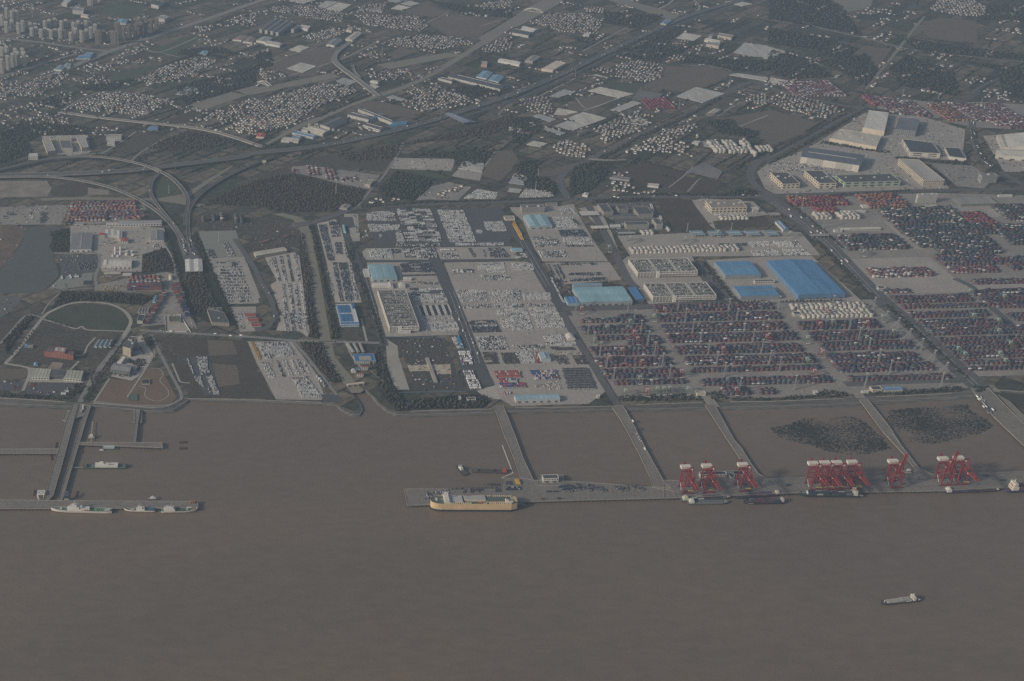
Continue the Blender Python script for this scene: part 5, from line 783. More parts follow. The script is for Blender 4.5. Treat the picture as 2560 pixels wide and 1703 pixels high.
# ---- containers
CP = {'port': [(5, .118, .056, .066), (3, .098, .052, .064), (4, .056, .070, .112), (4, .046, .055, .082), (2.5, .11, .10, .10), (.55, .46, .45, .44), (1, .05, .085, .085), (1, .17, .075, .055), (1.5, .17, .165, .165)], 'depot': [(5, .23, .085, .065), (3, .15, .06, .06), (2.5, .055, .07, .13), (2, .16, .15, .16), (1, .05, .11, .09), (.7, .4, .38, .36)], 'reefer': [(5, .47, .45, .40), (3, .38, .365, .33)], 'magenta': [(5, .21, .045, .075), (2, .13, .04, .05), (1, .3, .22, .08), (1, .1, .1, .11)], 'bright': [(3, .17, .07, .075), (2, .42, .41, .40), (2, .07, .08, .12), (3, .15, .09, .085)], 'orange': [(5, .21, .085, .06), (2, .30, .20, .13), (2, .05, .07, .11)], 'dark': [(4, .035, .05, .08), (3, .05, .08, .07), (3, .09, .05, .05), (1, .4, .39, .37), (1, .13, .13, .14)], 'bluey': [(4, .035, .055, .13), (2, .07, .05, .09), (2, .12, .045, .05), (1, .5, .5, .5)]}
CONT = []
def yard(tile, xl, xr, yn, yf, pal, hmax=4, fill=.92, rows6=True, lb='container yard', gapx=0.3, hmin=1, rot=0.0, bay=12.2, lane=7.5):
    A = gp(tile, xl, yn); B = gp(tile, xr, yn); Cc = gp(tile, (xl+xr)/2, yf); y0, y1 = A[1], Cc[1]; x0, x1 = A[0], B[0]; ys = []; y = y0+1.3; k = 0
    while y < y1-1:
        ys.append(y); k += 1; y += 2.62
        if rows6 and k % 6 == 0: y += lane
        if rows6 and k == 12 and y1-y < 26 and lane > 7: break
    if not ys: return
    nb = max(1, int((x1-x0)/(bay+gapx))); hh = rng.uniform(hmin, hmax, (len(ys), nb)); hh = (hh+np.roll(hh, 1, 1)+np.roll(hh, 2, 1)+np.roll(hh, 1, 0))/4+.3*(hmax-hmin)*.5
    p = CP[pal]; rowc = pick(p, len(ys)); prev = np.zeros(nb)
    for ri, y in enumerate(ys):
        first = ri == 0 or (rows6 and ri % 6 == 0); off = rng.uniform(-5, 5) if rows6 else rng.uniform(-.4, .4); runc = pick(p, hmax+1)
        for bi in range(nb):
            new = rng.random(hmax+1) < .42; runc[new] = pick(p, int(new.sum())) if new.any() else runc[new]
            if rng.random() > fill: prev[bi] = 0; continue
            H = int(np.clip(round(hh[ri, bi]+rng.uniform(-.45, .45)), hmin, hmax)); lo = 0 if first else int(min(prev[bi], max(H-2, 0)))
            for l in range(lo, H): CONT.append((x0+bi*(bay+gapx)+bay/2+off, y, .5+l*2.6, bay, runc[l]*rng.uniform(.9, 1.1), lb, l == H-1 or first))
            prev[bi] = H
for q in ((640, 1000, 398, 362), (1000, 1230, 398, 315), (655, 1300, 500, 408), (760, 1060, 556, 515), (1060, 1390, 595, 505), (735, 1420, 695, 608), (790, 1500, 800, 708), (850, 1580, 905, 808), (940, 1610, 965, 915)): yard('C2', *q, 'port', lb='first container yard from the left', fill=.96)
for q in ((1310, 2420, 298, 232), (1350, 2470, 388, 304), (1395, 2560, 484, 398), (1440, 2640, 580, 492), (1505, 2700, 685, 594), (1605, 2800, 785, 694), (1645, 2880, 850, 800), (1740, 2960, 970, 900), (1940, 2180, 1058, 990), (2260, 2420, 1050, 1000)): yard('C2', *q, 'port', lb='second container yard from the left', fill=.97)
for q in ((300, 1060, 460, 378), (410, 1230, 558, 470), (510, 1390, 650, 572), (575, 1440, 760, 662), (655, 1540, 850, 768), (755, 1700, 930, 878)): yard('C3', *q, 'port', lb='third container yard from the left', fill=.96)
for q in ((1165, 1900, 218, 155), (1235, 2020, 270, 222), (1300, 2060, 352, 300), (1400, 2230, 430, 372), (1480, 2700, 512, 436), (1560, 2700, 560, 525), (1620, 2800, 640, 566), (1710, 2800, 722, 650), (1790, 2900, 780, 735), (1840, 2900, 832, 788), (2050, 2700, 160, 92), (2100, 2700, 262, 172), (2250, 2700, 380, 275)): yard('C3', *q, 'port', lb='far right container yard', fill=.95)
for x0_, x1_, n_, f_, pal, hm in ((740, 1330, 830, 700, 'dark', 6), (1250, 2120, 700, 600, 'dark', 5), (1380, 2100, 805, 705, 'dark', 6), (1130, 1850, 590, 455, 'dark', 6), (1590, 2180, 870, 805, 'dark', 6), (1600, 2180, 970, 890, 'port', 6), (1680, 2160, 1040, 980, 'bright', 4), (2230, 2600, 1010, 900, 'port', 5), (2230, 2600, 780, 600, 'dark', 5), (1940, 2200, 660, 480, 'magenta', 4), (960, 1560, 1078, 1005, 'bright', 5), (1070, 1330, 1222, 1185, 'port', 2), (1890, 2600, 1140, 1095, 'port', 3), (2010, 2600, 1340, 1190, 'port', 4), (2200, 2600, 560, 420, 'dark', 5)): yard('B3', x0_, x1_, n_, f_, pal, hm, lb='upper right container depot', fill=.9, lane=4.5)
yard('B3', 240, 790, 430, 345, 'magenta', 5, lb='magenta container block by the cream warehouses', fill=.85, lane=3); yard('B3', 460, 650, 498, 430, 'magenta', 4, lb='magenta container block by the cream warehouses', lane=3); yard('B3', 930, 1310, 450, 330, 'orange', 6, lb='orange container block by the white tower', fill=.9, lane=4)
for t_, a_, b_, n_, f_, hm, lb in (('B2', 1090, 2130, 858, 800, 4, 'upper row of white reefer stacks'), ('B3', 210, 935, 1370, 1328, 5, 'front rows of cream reefer stacks below the big blue warehouse'), ('B3', 310, 1000, 1450, 1385, 4, 'front rows of cream reefer stacks below the big blue warehouse'), ('B2', 1185, 1310, 685, 650, 4, 'white stacks below the office campus'), ('B2', 1900, 2205, 552, 525, 4, 'white stacks behind the cream factory'), ('B3', 440, 620, 545, 500, 5, 'white stacks in the upper depot'), ('B3', 660, 870, 545, 490, 5, 'white stacks in the upper depot')): yard(t_, a_, b_, n_, f_, 'reefer', hm, .97, False, lb, .8)
for a_, b_, n_, f_, hm in ((1850, 1960, 1400, 1310, 7), (1960, 2080, 1360, 1300, 6), (1980, 2180, 1405, 1370, 6), (2110, 2190, 1360, 1310, 8), (2200, 2240, 1430, 1370, 7), (2250, 2420, 1390, 1345, 5)): yard('A2', a_, b_, n_, f_, 'reefer', hm, .85, False, 'tall white container stacks by the far road', 1.0, 2)
yard('B0', 620, 1000, 565, 480, 'depot', 5, .95, True, 'orange and blue container depot by the ramps', .4, 3, lane=5); yard('B0', 1000, 1330, 545, 470, 'depot', 3, .9, True, 'orange and blue container depot by the ramps', .4, 1, lane=6); yard('B0', 650, 1280, 465, 390, 'depot', 4, .92, True, 'orange and blue container depot by the ramps', .4, 2, lane=6)
yard('B0', 1160, 1500, 1195, 1120, 'depot', 5, .97, False, 'tall stacks beside the ring lawn', .3, 4); yard('B0', 1190, 1500, 1090, 1060, 'depot', 2, .8, False, 'low stacks by the tank farm', .5, 1)
for k in range(7):
    t = k/6; yard('B0', 1475-t*150, 1515-t*130, 1250+t*250, 1215+t*250, 'depot', 4, .95, False, 'slanting left row of the corner depot', .3, 2); yard('B0', 1565+t*120, 1650+t*110, 1190+t*240, 1150+t*240, 'depot' if t < .55 else 'bluey', 5, .97, False, 'slanting right row of the corner depot', .3, 3)
for a_, b_, n_, f_ in ((1840, 1890, 570, 545), (1935, 1970, 560, 520), (2010, 2070, 560, 510), (2140, 2180, 575, 525), (2190, 2240, 580, 535)): yard('B0', a_, b_, n_, f_, 'dark', 5, .9, False, 'small stacks behind the long sloping lot', .3, 3)
for a_, b_, n_, f_, pal in ((1065, 1330, 1000, 890, 'bright'), (1200, 1350, 1040, 905, 'bright'), (1370, 1520, 1070, 940, 'bright'), (1560, 1640, 1040, 960, 'bright'), (1640, 1860, 1110, 960, 'orange'), (1890, 2050, 1110, 960, 'bright'), (2070, 2180, 1150, 960, 'bright'), (2200, 2500, 1180, 950, 'bright'), (960, 1040, 970, 880, 'magenta'), (260, 740, 890, 750, 'bright')): yard('A3', a_, b_, n_, f_, pal, 4, .75, False, 'hazy coloured depot at the right', .8, 1)
for a_, b_, n_, f_ in ((330, 420, 120, 90), (480, 600, 150, 60), (640, 760, 190, 80), (780, 940, 200, 160)): yard('B1', a_, b_, n_, f_, 'bright', 2, .45, False, 'scrap and container yards by the bare wood', 2, 1)
yard('A2', 1250, 1540, 1000, 900, 'magenta', 2, .6, False, 'reddish depot behind the greenhouses', 1, 1); yard('B0', 1540, 1590, 1100, 1060, 'reefer', 3, .9, False, 'white stack by the corner depot', .3, 2)
CONT.sort(key=lambda c: c[0]**2+c[1]**2+(0 if c[6] else 1e9)+(-4e6 if 'corner' in c[5] or 'ring lawn' in c[5] or 'ramps' in c[5] else 0))
b = MB(); b.box(-.5, .5, -.5, .5, 0, 1)
for i in range(1, 10): b.box(-.5+i/10-.012, -.5+i/10+.012, -.515, .515, .04, .96)
CM = b.mesh('shipping_container', OPAINT)
SP = spots([(c[0], c[1], c[5]) for c in CONT[:300]])
for k, (x, y, z, L, c, lb, vis) in enumerate(CONT[:300]):
    o = new_obj('shipping_container', CM, None, (x, y, z)); o.scale = (L, 2.44, 2.59); o.color = (*c, 1); n_ = cname(c); n_ = 'orange' if n_ == 'red' and c[0] > .2 else n_
    props(o, label='%s container, %s tier, %s of the %s' % (n_, ordn(int((z-.4)/2.6)+1), SP[k], lb), cat='container', group='containers of the '+lb)
byl = {}
for c in CONT[300:]: byl.setdefault(c[5], []).append(c)
for lb, cs in byl.items(): stamp('container_stacks', T_BOX, [(c[0], c[1], c[2], 0, c[3], 2.44, 2.58) for c in cs], np.array([(c[4],) for c in cs]), PAINT, kind='stuff', label='stacked containers of the '+lb)
print('COUNTS cars', len(CARS), 'containers', len(CONT), 'houses', len(HOUSES), 'trees', len(TREES))
# ================================================================== BUILDINGS
def ROOFMAT(col):
    k = 'roof_sheet_%d_%d_%d' % tuple(int(c*250) for c in col)
    return mat(k, col, 0.6, 0.12, 0.02, fine=0.20, stretch=(1.6, .25, 1.0))
WH, CR, GY, DK, LB, SB, TN, RD, BK = (.56, .55, .52), (.58, .51, .41), (.24, .245, .25), (.060, .064, .070), (.26, .41, .46), (.085, .22, .42), (.42, .34, .25), (.24, .055, .045), (.30, .30, .295)
def rect(t, xl, xr, yn, yf, h):
    A = gp(t, xl, yn, h); B = gp(t, xr, yn, h); C_ = gp(t, xr, yf, h); return [(A[0], A[1]), (B[0], A[1]), (B[0], C_[1]), (A[0], C_[1])]
def quad(s, h): return [(p[0], p[1]) for p in gpoly(s, h)]
def bld(name, label, foot, h, wall=WH, roof=GY, kind='flat', floors=0, cat='building', doors=0, units=0, z0=0.25, parapet=1.0, rise=None, win=None, spans=1, over=0.5, wsp=5.0):
    EXP.append(list(foot)); c = np.mean(foot, 0); root = empty(name, (c[0], c[1], z0), label=label, cat=cat); F = [np.array((p[0]-c[0], p[1]-c[1])) for p in foot]
    ar = sum(F[i][0]*F[(i+1) % len(F)][1]-F[(i+1) % len(F)][0]*F[i][1] for i in range(len(F)))
    if ar < 0: F = [F[0]]+F[:0:-1]
    wm, rm = cmat(wall), ROOFMAT(roof); n = len(F)
    if kind == 'canopy':
        b = MB()
        for k in range(5):
            for e in (0, 2):
                p = F[e]*(1-k/4)+F[(e+1) % n]*(k/4); p = p*.94; b.cyl(p[0], p[1], 0, h-.8, .5, 6)
        b.build('column', M_PATH, root); b = MB(); b.prism(F, h-1.0, h, bottom=True); b.build('fascia', wm, root)
    else:
        b = MB(); b.prism(F, 0, h); b.build('wall', wm, root)
    b = MB()
    if kind in ('gable', 'canopy') and n == 4 and spans >= 1:
        A, B, C_, D = [p*(1+over/np.linalg.norm(p)) for p in F]
        if np.linalg.norm(B-A) < np.linalg.norm(C_-B): A, B, C_, D = B, C_, D, A
        r_ = rise if rise is not None else .08*np.linalg.norm(C_-B)/spans
        for k in range(spans):
            t0, t1 = k/spans, (k+1)/spans; a, d, bb, c_ = A+(D-A)*t0, A+(D-A)*t1, B+(C_-B)*t0, B+(C_-B)*t1; m0, m1 = (a+d)/2, (bb+c_)/2; z = h+.06
            b.add([(*a, z), (*bb, z), (*m1, z+r_), (*m0, z+r_), (*d, z), (*c_, z)], [(0, 1, 2, 3), (3, 2, 5, 4), (0, 3, 4), (1, 5, 2)])
        ro = b.build('roof', rm, root)
        if spans == 1 and np.linalg.norm(B-A) > 25:
            m0, m1 = (A+D)/2, (B+C_)/2; q = MB(); q.beam((*(m0*.9+m1*.1), h+r_+.5), (*(m0*.1+m1*.9), h+r_+.5), 1.6, h=1.0); q.build('ridge_vent', wm, ro)
    elif kind == 'vault' and n == 4:
        A, B, C_, D = F; r_ = rise or .3*np.linalg.norm(B-A); k_ = 8
        for i in range(k_):
            t0, t1 = i/k_, (i+1)/k_; z0_, z1_ = h+r_*math.sin(math.pi*t0), h+r_*math.sin(math.pi*t1); a, bb, c_, d = A+(B-A)*t0, A+(B-A)*t1, D+(C_-D)*t1, D+(C_-D)*t0
            b.add([(*a, z0_), (*bb, z1_), (*c_, z1_), (*d, z0_), (*a, h), (*bb, h)], [(0, 1, 2, 3), (4, 5, 1, 0)])
        ro = b.build('roof', rm, root)
    else:
        G_ = [p*(1-.9/max(np.linalg.norm(p), 2)) for p in F]; b.prism(G_, h-.2, h+.08); ro = b.build('roof', rm, root)
        if parapet:
            q = MB()
            for i in range(n):
                p0, p1 = F[i], F[(i+1) % n]; q.beam((*p0, h+parapet/2), (*p1, h+parapet/2), .7, h=parapet)
            q.build('parapet', wm, root)
    for k in range(units):
        t, s_ = (k+.5)/units, rng.uniform(.3, .7); p = (F[0]*(1-t)+F[1]*t)*(1-s_)+(F[3]*(1-t)+F[2]*t)*s_ if n == 4 else F[0]*.3*(1-2*t)
        w_ = rng.uniform(2, 4); q = MB(); q.box(p[0]-w_, p[0]+w_, p[1]-w_*.7, p[1]+w_*.7, h+.1, h+rng.uniform(2.2, 3.6)); q.build('rooftop_unit', M_WHITE, ro)
    q = MB(); dq = []
    for i in range(n):
        p0, p1 = F[i], F[(i+1) % n]; d = p1-p0; L = np.linalg.norm(d)
        if L < 4: continue
        d = d/L; nr = np.array((d[1], -d[0])); wc = (p0+p1)/2+c; tocam = -wc/np.linalg.norm(wc)
        if nr @ tocam < .12 and nr @ np.array((-1, 0)) < .3: continue
        if floors:
            k = max(2, int(L/wsp)); fh = (h-1)/floors
            for fl in range(floors):
                for j in range(k):
                    a = p0+d*(L*(j+.22)/k)+nr*.12; e = p0+d*(L*(j+.78)/k)+nr*.12; z = .5+fl*fh+fh*.32; q.add([(*a, z), (*e, z), (*e, z+fh*.45), (*a, z+fh*.45)], [(0, 1, 2, 3)])
        if doors and nr @ tocam > .5:
            for j in range(doors):
                a = p0+d*(L*(j+.3)/doors)+nr*.15; e = p0+d*(L*(j+.7)/doors)+nr*.15; dm = MB(); dm.add([(*a, .1), (*e, .1), (*e, min(4.8, h*.6)), (*a, min(4.8, h*.6))], [(0, 1, 2, 3)]); dm.build('loading_door', cmat((.10, .105, .115)), root)
    if q.v: q.build('window_rows', cmat(win) if win else GLASS, root, kind='stuff')
    return root
# --- left industrial area and waterfront
bld('warehouse', 'large square grey-roofed warehouse by the dark lake', rect('B0', 637, 832, 818, 665, 9), 9, WH, (.22, .225, .235), 'gable', 0, 'warehouse', doors=4, rise=1.5)
bld('factory', 'left wing of the long white factory below the orange containers', rect('B0', 967, 1080, 590, 570, 8), 8, WH, (.46, .45, .43), 'gable', 1, 'factory', wsp=9); bld('factory', 'long white factory with grey roof below the orange containers', rect('B0', 1082, 1475, 588, 548, 9), 9, WH, (.33, .33, .325), 'gable', 1, 'factory', spans=2, wsp=9)
bld('shed', 'twin-roofed white shed left of the red roofed gatehouses', rect('B0', 955, 1062, 690, 632, 7), 7, WH, (.52, .50, .46), 'gable', 0, 'shed', spans=2); bld('shed', 'narrow white shed right of the twin-roofed shed', rect('B0', 1060, 1112, 725, 642, 7), 7, WH, (.50, .49, .46), 'gable', 0, 'shed')
bld('gatehouse', 'red roofed white gatehouse beside the twin-roofed shed', rect('B0', 902, 955, 685, 665, 11), 11, WH, (.42, .07, .05), 'gable', 3, 'house'); bld('office', 'red roofed office above the white tanks', rect('B0', 1098, 1168, 742, 712, 9), 9, WH, (.36, .10, .08), 'gable', 2, 'office')
bld('warehouse', 'grey-roofed warehouse with white loading front near the ramps', rect('B0', 1372, 1492, 735, 642, 8), 8, WH, (.23, .235, .24), 'gable', 0, 'warehouse', doors=6)
bld('factory', 'white ribbed-roof plant in front of the tank farm', rect('B0', 1000, 1198, 972, 905, 9), 9, WH, (.60, .58, .53), 'gable', 0, 'factory', doors=5); bld('factory', 'lower white wing left of the ribbed-roof plant', rect('B0', 942, 998, 962, 912, 7), 7, WH, (.60, .58, .53), 'gable', 0, 'factory')
bld('shed', 'white shed with low roof below the ribbed-roof plant', rect('B0', 1118, 1200, 1045, 1030, 5), 5, WH, (.5, .5, .48), 'gable', 0, 'shed'); bld('shed', 'long thin white shed under the ribbed-roof plant', rect('B0', 945, 1100, 1032, 1022, 4), 4, WH, (.4, .4, .38), 'gable', 0, 'shed'); bld('shed', 'white gate shed by the lake corner', rect('B0', 683, 760, 588, 575, 5), 5, WH, GY, 'flat', 1, 'shed')
for i, (x, y, r_, h_) in enumerate(((1052, 825, 3.5, 12), (1100, 825, 3.5, 12), (1160, 845, 5, 7), (1205, 848, 5, 7), (1052, 860, 3.5, 10), (1098, 862, 3.5, 10), (1030, 880, 4, 5), (1075, 882, 4, 5), (1155, 868, 5, 6), (1215, 875, 5, 6))):
    p = gp('B0', x, y); r = empty('storage_tank', p, label='%s storage tank, %s in the tank farm' % ('tall slim white' if h_ > 9 else 'squat pale', ('upper left', 'upper middle', 'upper right inner', 'upper right outer', 'middle left', 'middle centre', 'lower left', 'lower middle', 'lower right inner', 'lower right outer')[i]), cat='tank', group='tanks of the tank farm')
    MB().cyl(0, 0, 0, h_, r_, 14).build('shell', M_WHITE if h_ > 9 or i > 5 else cmat((.35, .35, .34)), r); MB().cyl(0, 0, h_, h_+1.1, r_, 14, r1=.4).build('dome', M_WHITE, r)
bld('toll_canopy', 'white double-roofed toll canopy astride the toll road', rect('B0', 1692, 1850, 1018, 905, 9), 9, WH, (.60, .59, .56), 'canopy', cat='toll canopy', spans=2, rise=2.5)
bld('blue_cabin', 'long blue-roofed cabin behind the ring road', quad('B0 1388,1290 1418,1293 1440,1240 1412,1238', 5), 5, (.3, .42, .5), (.16, .30, .42), 'gable', 0, 'cabin')
for k in range(4): bld('shed', 'grey barrack shed, number %s from the left, right of the ring lawn' % ('one', 'two', 'three', 'four')[k], quad('B0 %d,1388 %d,1390 %d,1350 %d,1349' % (1255+k*26, 1275+k*26, 1290+k*26, 1272+k*26), 4), 4, BK, (.26, .26, .265), 'gable', 0, 'shed')
bld('office', 'white office with dark roof at the end of the corner depot', quad('B0 1250,1468 1300,1472 1328,1412 1268,1408', 8), 8, WH, DK, 'flat', 2, 'office')
bld('ruin', 'roofless dark concrete block with one pale side wall near the toll road', quad('B0 1932,1480 2090,1490 2040,1390 1888,1360', 10), 10, (.26, .24, .21), (.10, .10, .095), 'flat', 0, 'building', units=1); bld('shed', 'pale flat shed behind the roofless block', rect('B0', 1895, 1950, 1375, 1350, 6), 6, BK, (.2, .2, .19), 'flat', 0, 'shed'); bld('shed', 'second pale flat shed behind the roofless block', rect('B0', 1965, 2020, 1372, 1348, 6), 6, BK, (.2, .2, .19), 'flat', 0, 'shed')
# walled compound
for nm_, s, w_, l_ in (('compound_wall', 'B0 1508,1418 1640,1405 1740,1568', .8, 'white wall round the yard with a sunken tank, upper and right sides'), ('compound_wall', 'C0 1505,320 1512,466 1705,468', .8, 'white wall round the yard with a sunken tank, left and lower sides')):
    r_, P_ = ribbon(nm_, M_WHITE, s, w_, z=2.6, thick=2.4, smooth=False, kind=None); props(r_, label=l_, cat='wall')
bld('basin', 'square walled settling tank in the white-walled yard', rect('C0', 1545, 1648, 385, 330, 4), 4, (.33, .3, .25), (.12, .12, .09), 'flat', 0, 'tank', parapet=1.6)
bld('office', 'red brick E-shaped office with white roof edges, left wing', quad('C0 400,652 487,662 505,628 425,620', 16), 16, (.20, .048, .040), (.13, .125, .12), 'flat', 5, 'office', wsp=4, win=(.42, .30, .25)); bld('office', 'red brick E-shaped office with white roof edges, tall middle block', quad('C0 483,650 590,662 608,622 500,610', 20), 20, (.21, .055, .045), (.34, .31, .28), 'flat', 6, 'office', wsp=4, win=(.42, .30, .25), units=2); bld('office', 'red brick E-shaped office with white roof edges, right wing', quad('C0 585,674 668,684 678,655 605,645', 16), 16, (.20, .048, .040), (.13, .125, .12), 'flat', 5, 'office', wsp=4, win=(.42, .30, .25))
def depot(label, s):
    r = bld('depot_canopy', label, quad(s, 8), 8, (.52, .53, .48), (.40, .41, .33), 'flat', 1, 'depot', wsp=7, parapet=.4)
    F = quad(s, 8.2); c = np.mean(F, 0); F = [np.array(p)-c for p in F]; rf = [o for o in r.children if o.name.startswith('roof')][0]
    for k in range(1, 5): b = MB(); b.beam((*(F[0]+(F[1]-F[0])*k/5), 8.35), (*(F[3]+(F[2]-F[3])*k/5), 8.35), 1.0, h=.3); b.build('roof_rib', M_PATH, rf)
    b = MB(); b.beam((*((F[0]+F[3])/2), 8.4), (*((F[1]+F[2])/2), 8.4), 1.0, h=.3); b.build('roof_rib', M_PATH, rf)
depot('left pale yellow-green depot hall facing the vehicle park', 'C0 292,885 448,890 466,815 330,808'); depot('right pale yellow-green depot hall facing the vehicle park', 'C0 580,895 738,905 760,832 602,825')
r_ = bld('link_block', 'dark link block with white lettering between the two depot halls', quad('C0 452,872 578,878 598,826 470,820', 9), 9, (.085, .085, .09), (.10, .10, .105), 'flat', 0, 'building'); A = gp('C0', 455, 880, 9.5)-np.array(r_.location); b = MB()
for k in range(14):
    if k in (2, 3): continue
    x = A[0]+3+k*2.35
    for (u_, v_, w_, h_) in ((0, 0, .35, 1.7), (1.1, 0, .35, 1.7), (0, (k % 3)*.7, 1.4, .3), (0, 1.4, 1.4, .3)): b.box(x+u_, x+u_+w_, A[1]-.6, A[1]-.4, 9.4+v_, 9.4+v_+h_)
b.build('lettering', M_WHITE, r_, kind='stuff')
bld('tower_block', 'pale seven-storey office tower beside the diagonal avenue', quad('C0 1118,612 1190,630 1252,522 1186,515', 24), 24, (.52, .46, .38), (.10, .105, .11), 'flat', 7, 'office', units=3, wsp=4); bld('annex', 'low grey annex on the right of the pale office tower', quad('C0 1192,650 1245,658 1262,625 1215,622', 9), 9, (.40, .38, .35), (.09, .095, .1), 'flat', 2, 'building')
bld('sports_hall', 'grey hall with ribbed metal roof and dark columned front', quad('C0 1005,812 1182,838 1210,778 1040,756', 13), 13, (.17, .185, .18), (.25, .255, .26), 'gable', 3, 'hall', rise=2.2, wsp=4); bld('shed', 'white flat-roofed shed behind the grey columned hall', quad('C0 1068,750 1105,760 1146,706 1110,698', 6), 6, WH, (.58, .55, .50), 'flat', 0, 'shed')
for k in range(4): bld('shed', 'light blue-roofed barrack, %s of four left of the avenue' % ('first', 'second', 'third', 'fourth')[k], quad('C0 %d,605 %d,610 %d,548 %d,545' % (855+k*42, 885+k*42, 925+k*38, 895+k*38), 4), 4, (.35, .40, .43), ((.20, .28, .33), (.16, .24, .31), (.20, .27, .31), (.25, .29, .31))[k], 'gable', 0, 'shed')
bld('hut', 'small bright blue domed hut on the left of the depot', rect('C0', 305, 345, 775, 755, 4), 3, (.18, .33, .46), (.2, .36, .5), 'vault', 0, 'hut', rise=3); bld('hut', 'small pale hut at the end of the red office drive', rect('C0', 245, 300, 610, 595, 4), 4, BK, (.3, .3, .3), 'flat', 0, 'hut'); bld('hut', 'tiny blue tank hut left of the red office', rect('C0', 218, 245, 605, 585, 4), 4, (.15, .28, .4), (.2, .33, .45), 'flat', 0, 'hut')
bld('reservoir', 'square pond with a pale rim on the dry lawn', rect('C0', 1295, 1365, 950, 905, 2), 2, (.45, .43, .38), (.045, .05, .05), 'flat', 0, 'pond', parapet=.8); bld('reservoir', 'square green pool framed by dark bushes on the dry lawn', rect('C0', 1175, 1255, 1100, 1045, 1.2), 1.2, (.10, .11, .08), (.10, .135, .11), 'flat', 0, 'pond', parapet=.5)
# --- canal, blue sheds, parking garages
bld('parts_shop', 'white-framed works with blue strip roofs beside the canal', rect('B1', 775, 942, 1500, 1312, 9), 9, (.40, .48, .54), (.55, .56, .56), 'flat', 1, 'works', wsp=6, win=(.08, .2, .42))
F_ = rect('B1', 775, 942, 1500, 1312, 9.5); r = [o for o in COL.objects if o.name.startswith('parts_shop')][0]; rf = [o for o in r.children if o.name.startswith('roof')][0]; c = np.mean(F_, 0); w_, d_ = F_[1][0]-F_[0][0], F_[2][1]-F_[1][1]
for j in (0, 1):
    for k in range(3): b = MB(); x0 = -w_/2+w_*(.06+.22*k); b.box(x0, x0+w_*.17, -d_/2+d_*(.12+.44*j), -d_/2+d_*(.48+.44*j), 9, 11.5); b.build('blue_bay', ROOFMAT((.05, .17, .34)), rf)
b = MB(); b.box(-w_/2+w_*.86, w_/2-1, -d_/2+d_*.75, d_/2-2, 9, 11); b.build('blue_bay', ROOFMAT((.05, .17, .34)), rf); b = MB(); b.box(-w_/2+1, w_/2-1, -d_/2+1, -d_/2+9, 9, 10.5); b.build('blue_bay', ROOFMAT((.05, .17, .36)), rf)
bld('lock_station', 'lock control station with a bright blue roof round a pale court', rect('C1', 905, 1092, 742, 672, 9), 9, (.45, .45, .44), (.05, .18, .40), 'flat', 2, 'office', parapet=.3); F_ = rect('C1', 945, 1055, 730, 690, 10); c_ = np.mean(F_, 0); r = [o for o in COL.objects if o.name.startswith('lock_station')][0]; b = MB(); b.prism([(p[0]-r.location.x, p[1]-r.location.y) for p in F_], 8.9, 9.6); b.build('court', M_PATH, r)
bld('villa', 'upper white villa with red roof by the lock', rect('C1', 960, 1024, 798, 782, 9), 9, WH, (.30, .10, .08), 'gable', 3, 'house'); bld('villa', 'lower white villa with red roof by the lock', rect('C1', 925, 982, 860, 842, 9), 9, WH, (.28, .09, .075), 'gable', 3, 'house'); bld('hut', 'pale blue-white pump hut at the lock', rect('C1', 872, 915, 832, 812, 6), 6, (.5, .52, .54), (.45, .48, .5), 'vault', 0, 'hut', rise=2); bld('shed', 'blue-roofed shed between the lock villas', rect('C1', 915, 950, 812, 800, 5), 5, WH, (.06, .17, .35), 'gable', 0, 'shed')
for k in range(3): bld('greenhouse', 'narrow %s long shed above the lock station' % ('left', 'middle', 'right')[k], quad('C1 %d,660 %d,655 %d,575 %d,575' % (880+k*45, 905+k*45, 850+k*55, 825+k*55), 4), 4, BK, (.34, .34, .32) if k != 1 else (.3, .33, .36), 'gable', 0, 'shed')
p0, p1 = gp('C1', 830, 975), gp('C1', 985, 955); r = empty('lock_gate', ((p0[0]+p1[0])/2, (p0[1]+p1[1])/2, 0), label='cream lock gate bridge across the canal mouth', cat='lock gate'); d = (p1-p0)/2
b = MB(); b.beam((-d[0], -d[1], 6), (d[0], d[1], 6), 6, h=2.5); b.build('beam', cmat(CR), r)
for s_ in (-.9, -.3, .3, .9): MB().box(d[0]*s_-1.5, d[0]*s_+1.5, d[1]*s_-3, d[1]*s_+3, -6, 5).build('pier', M_PATH, r)
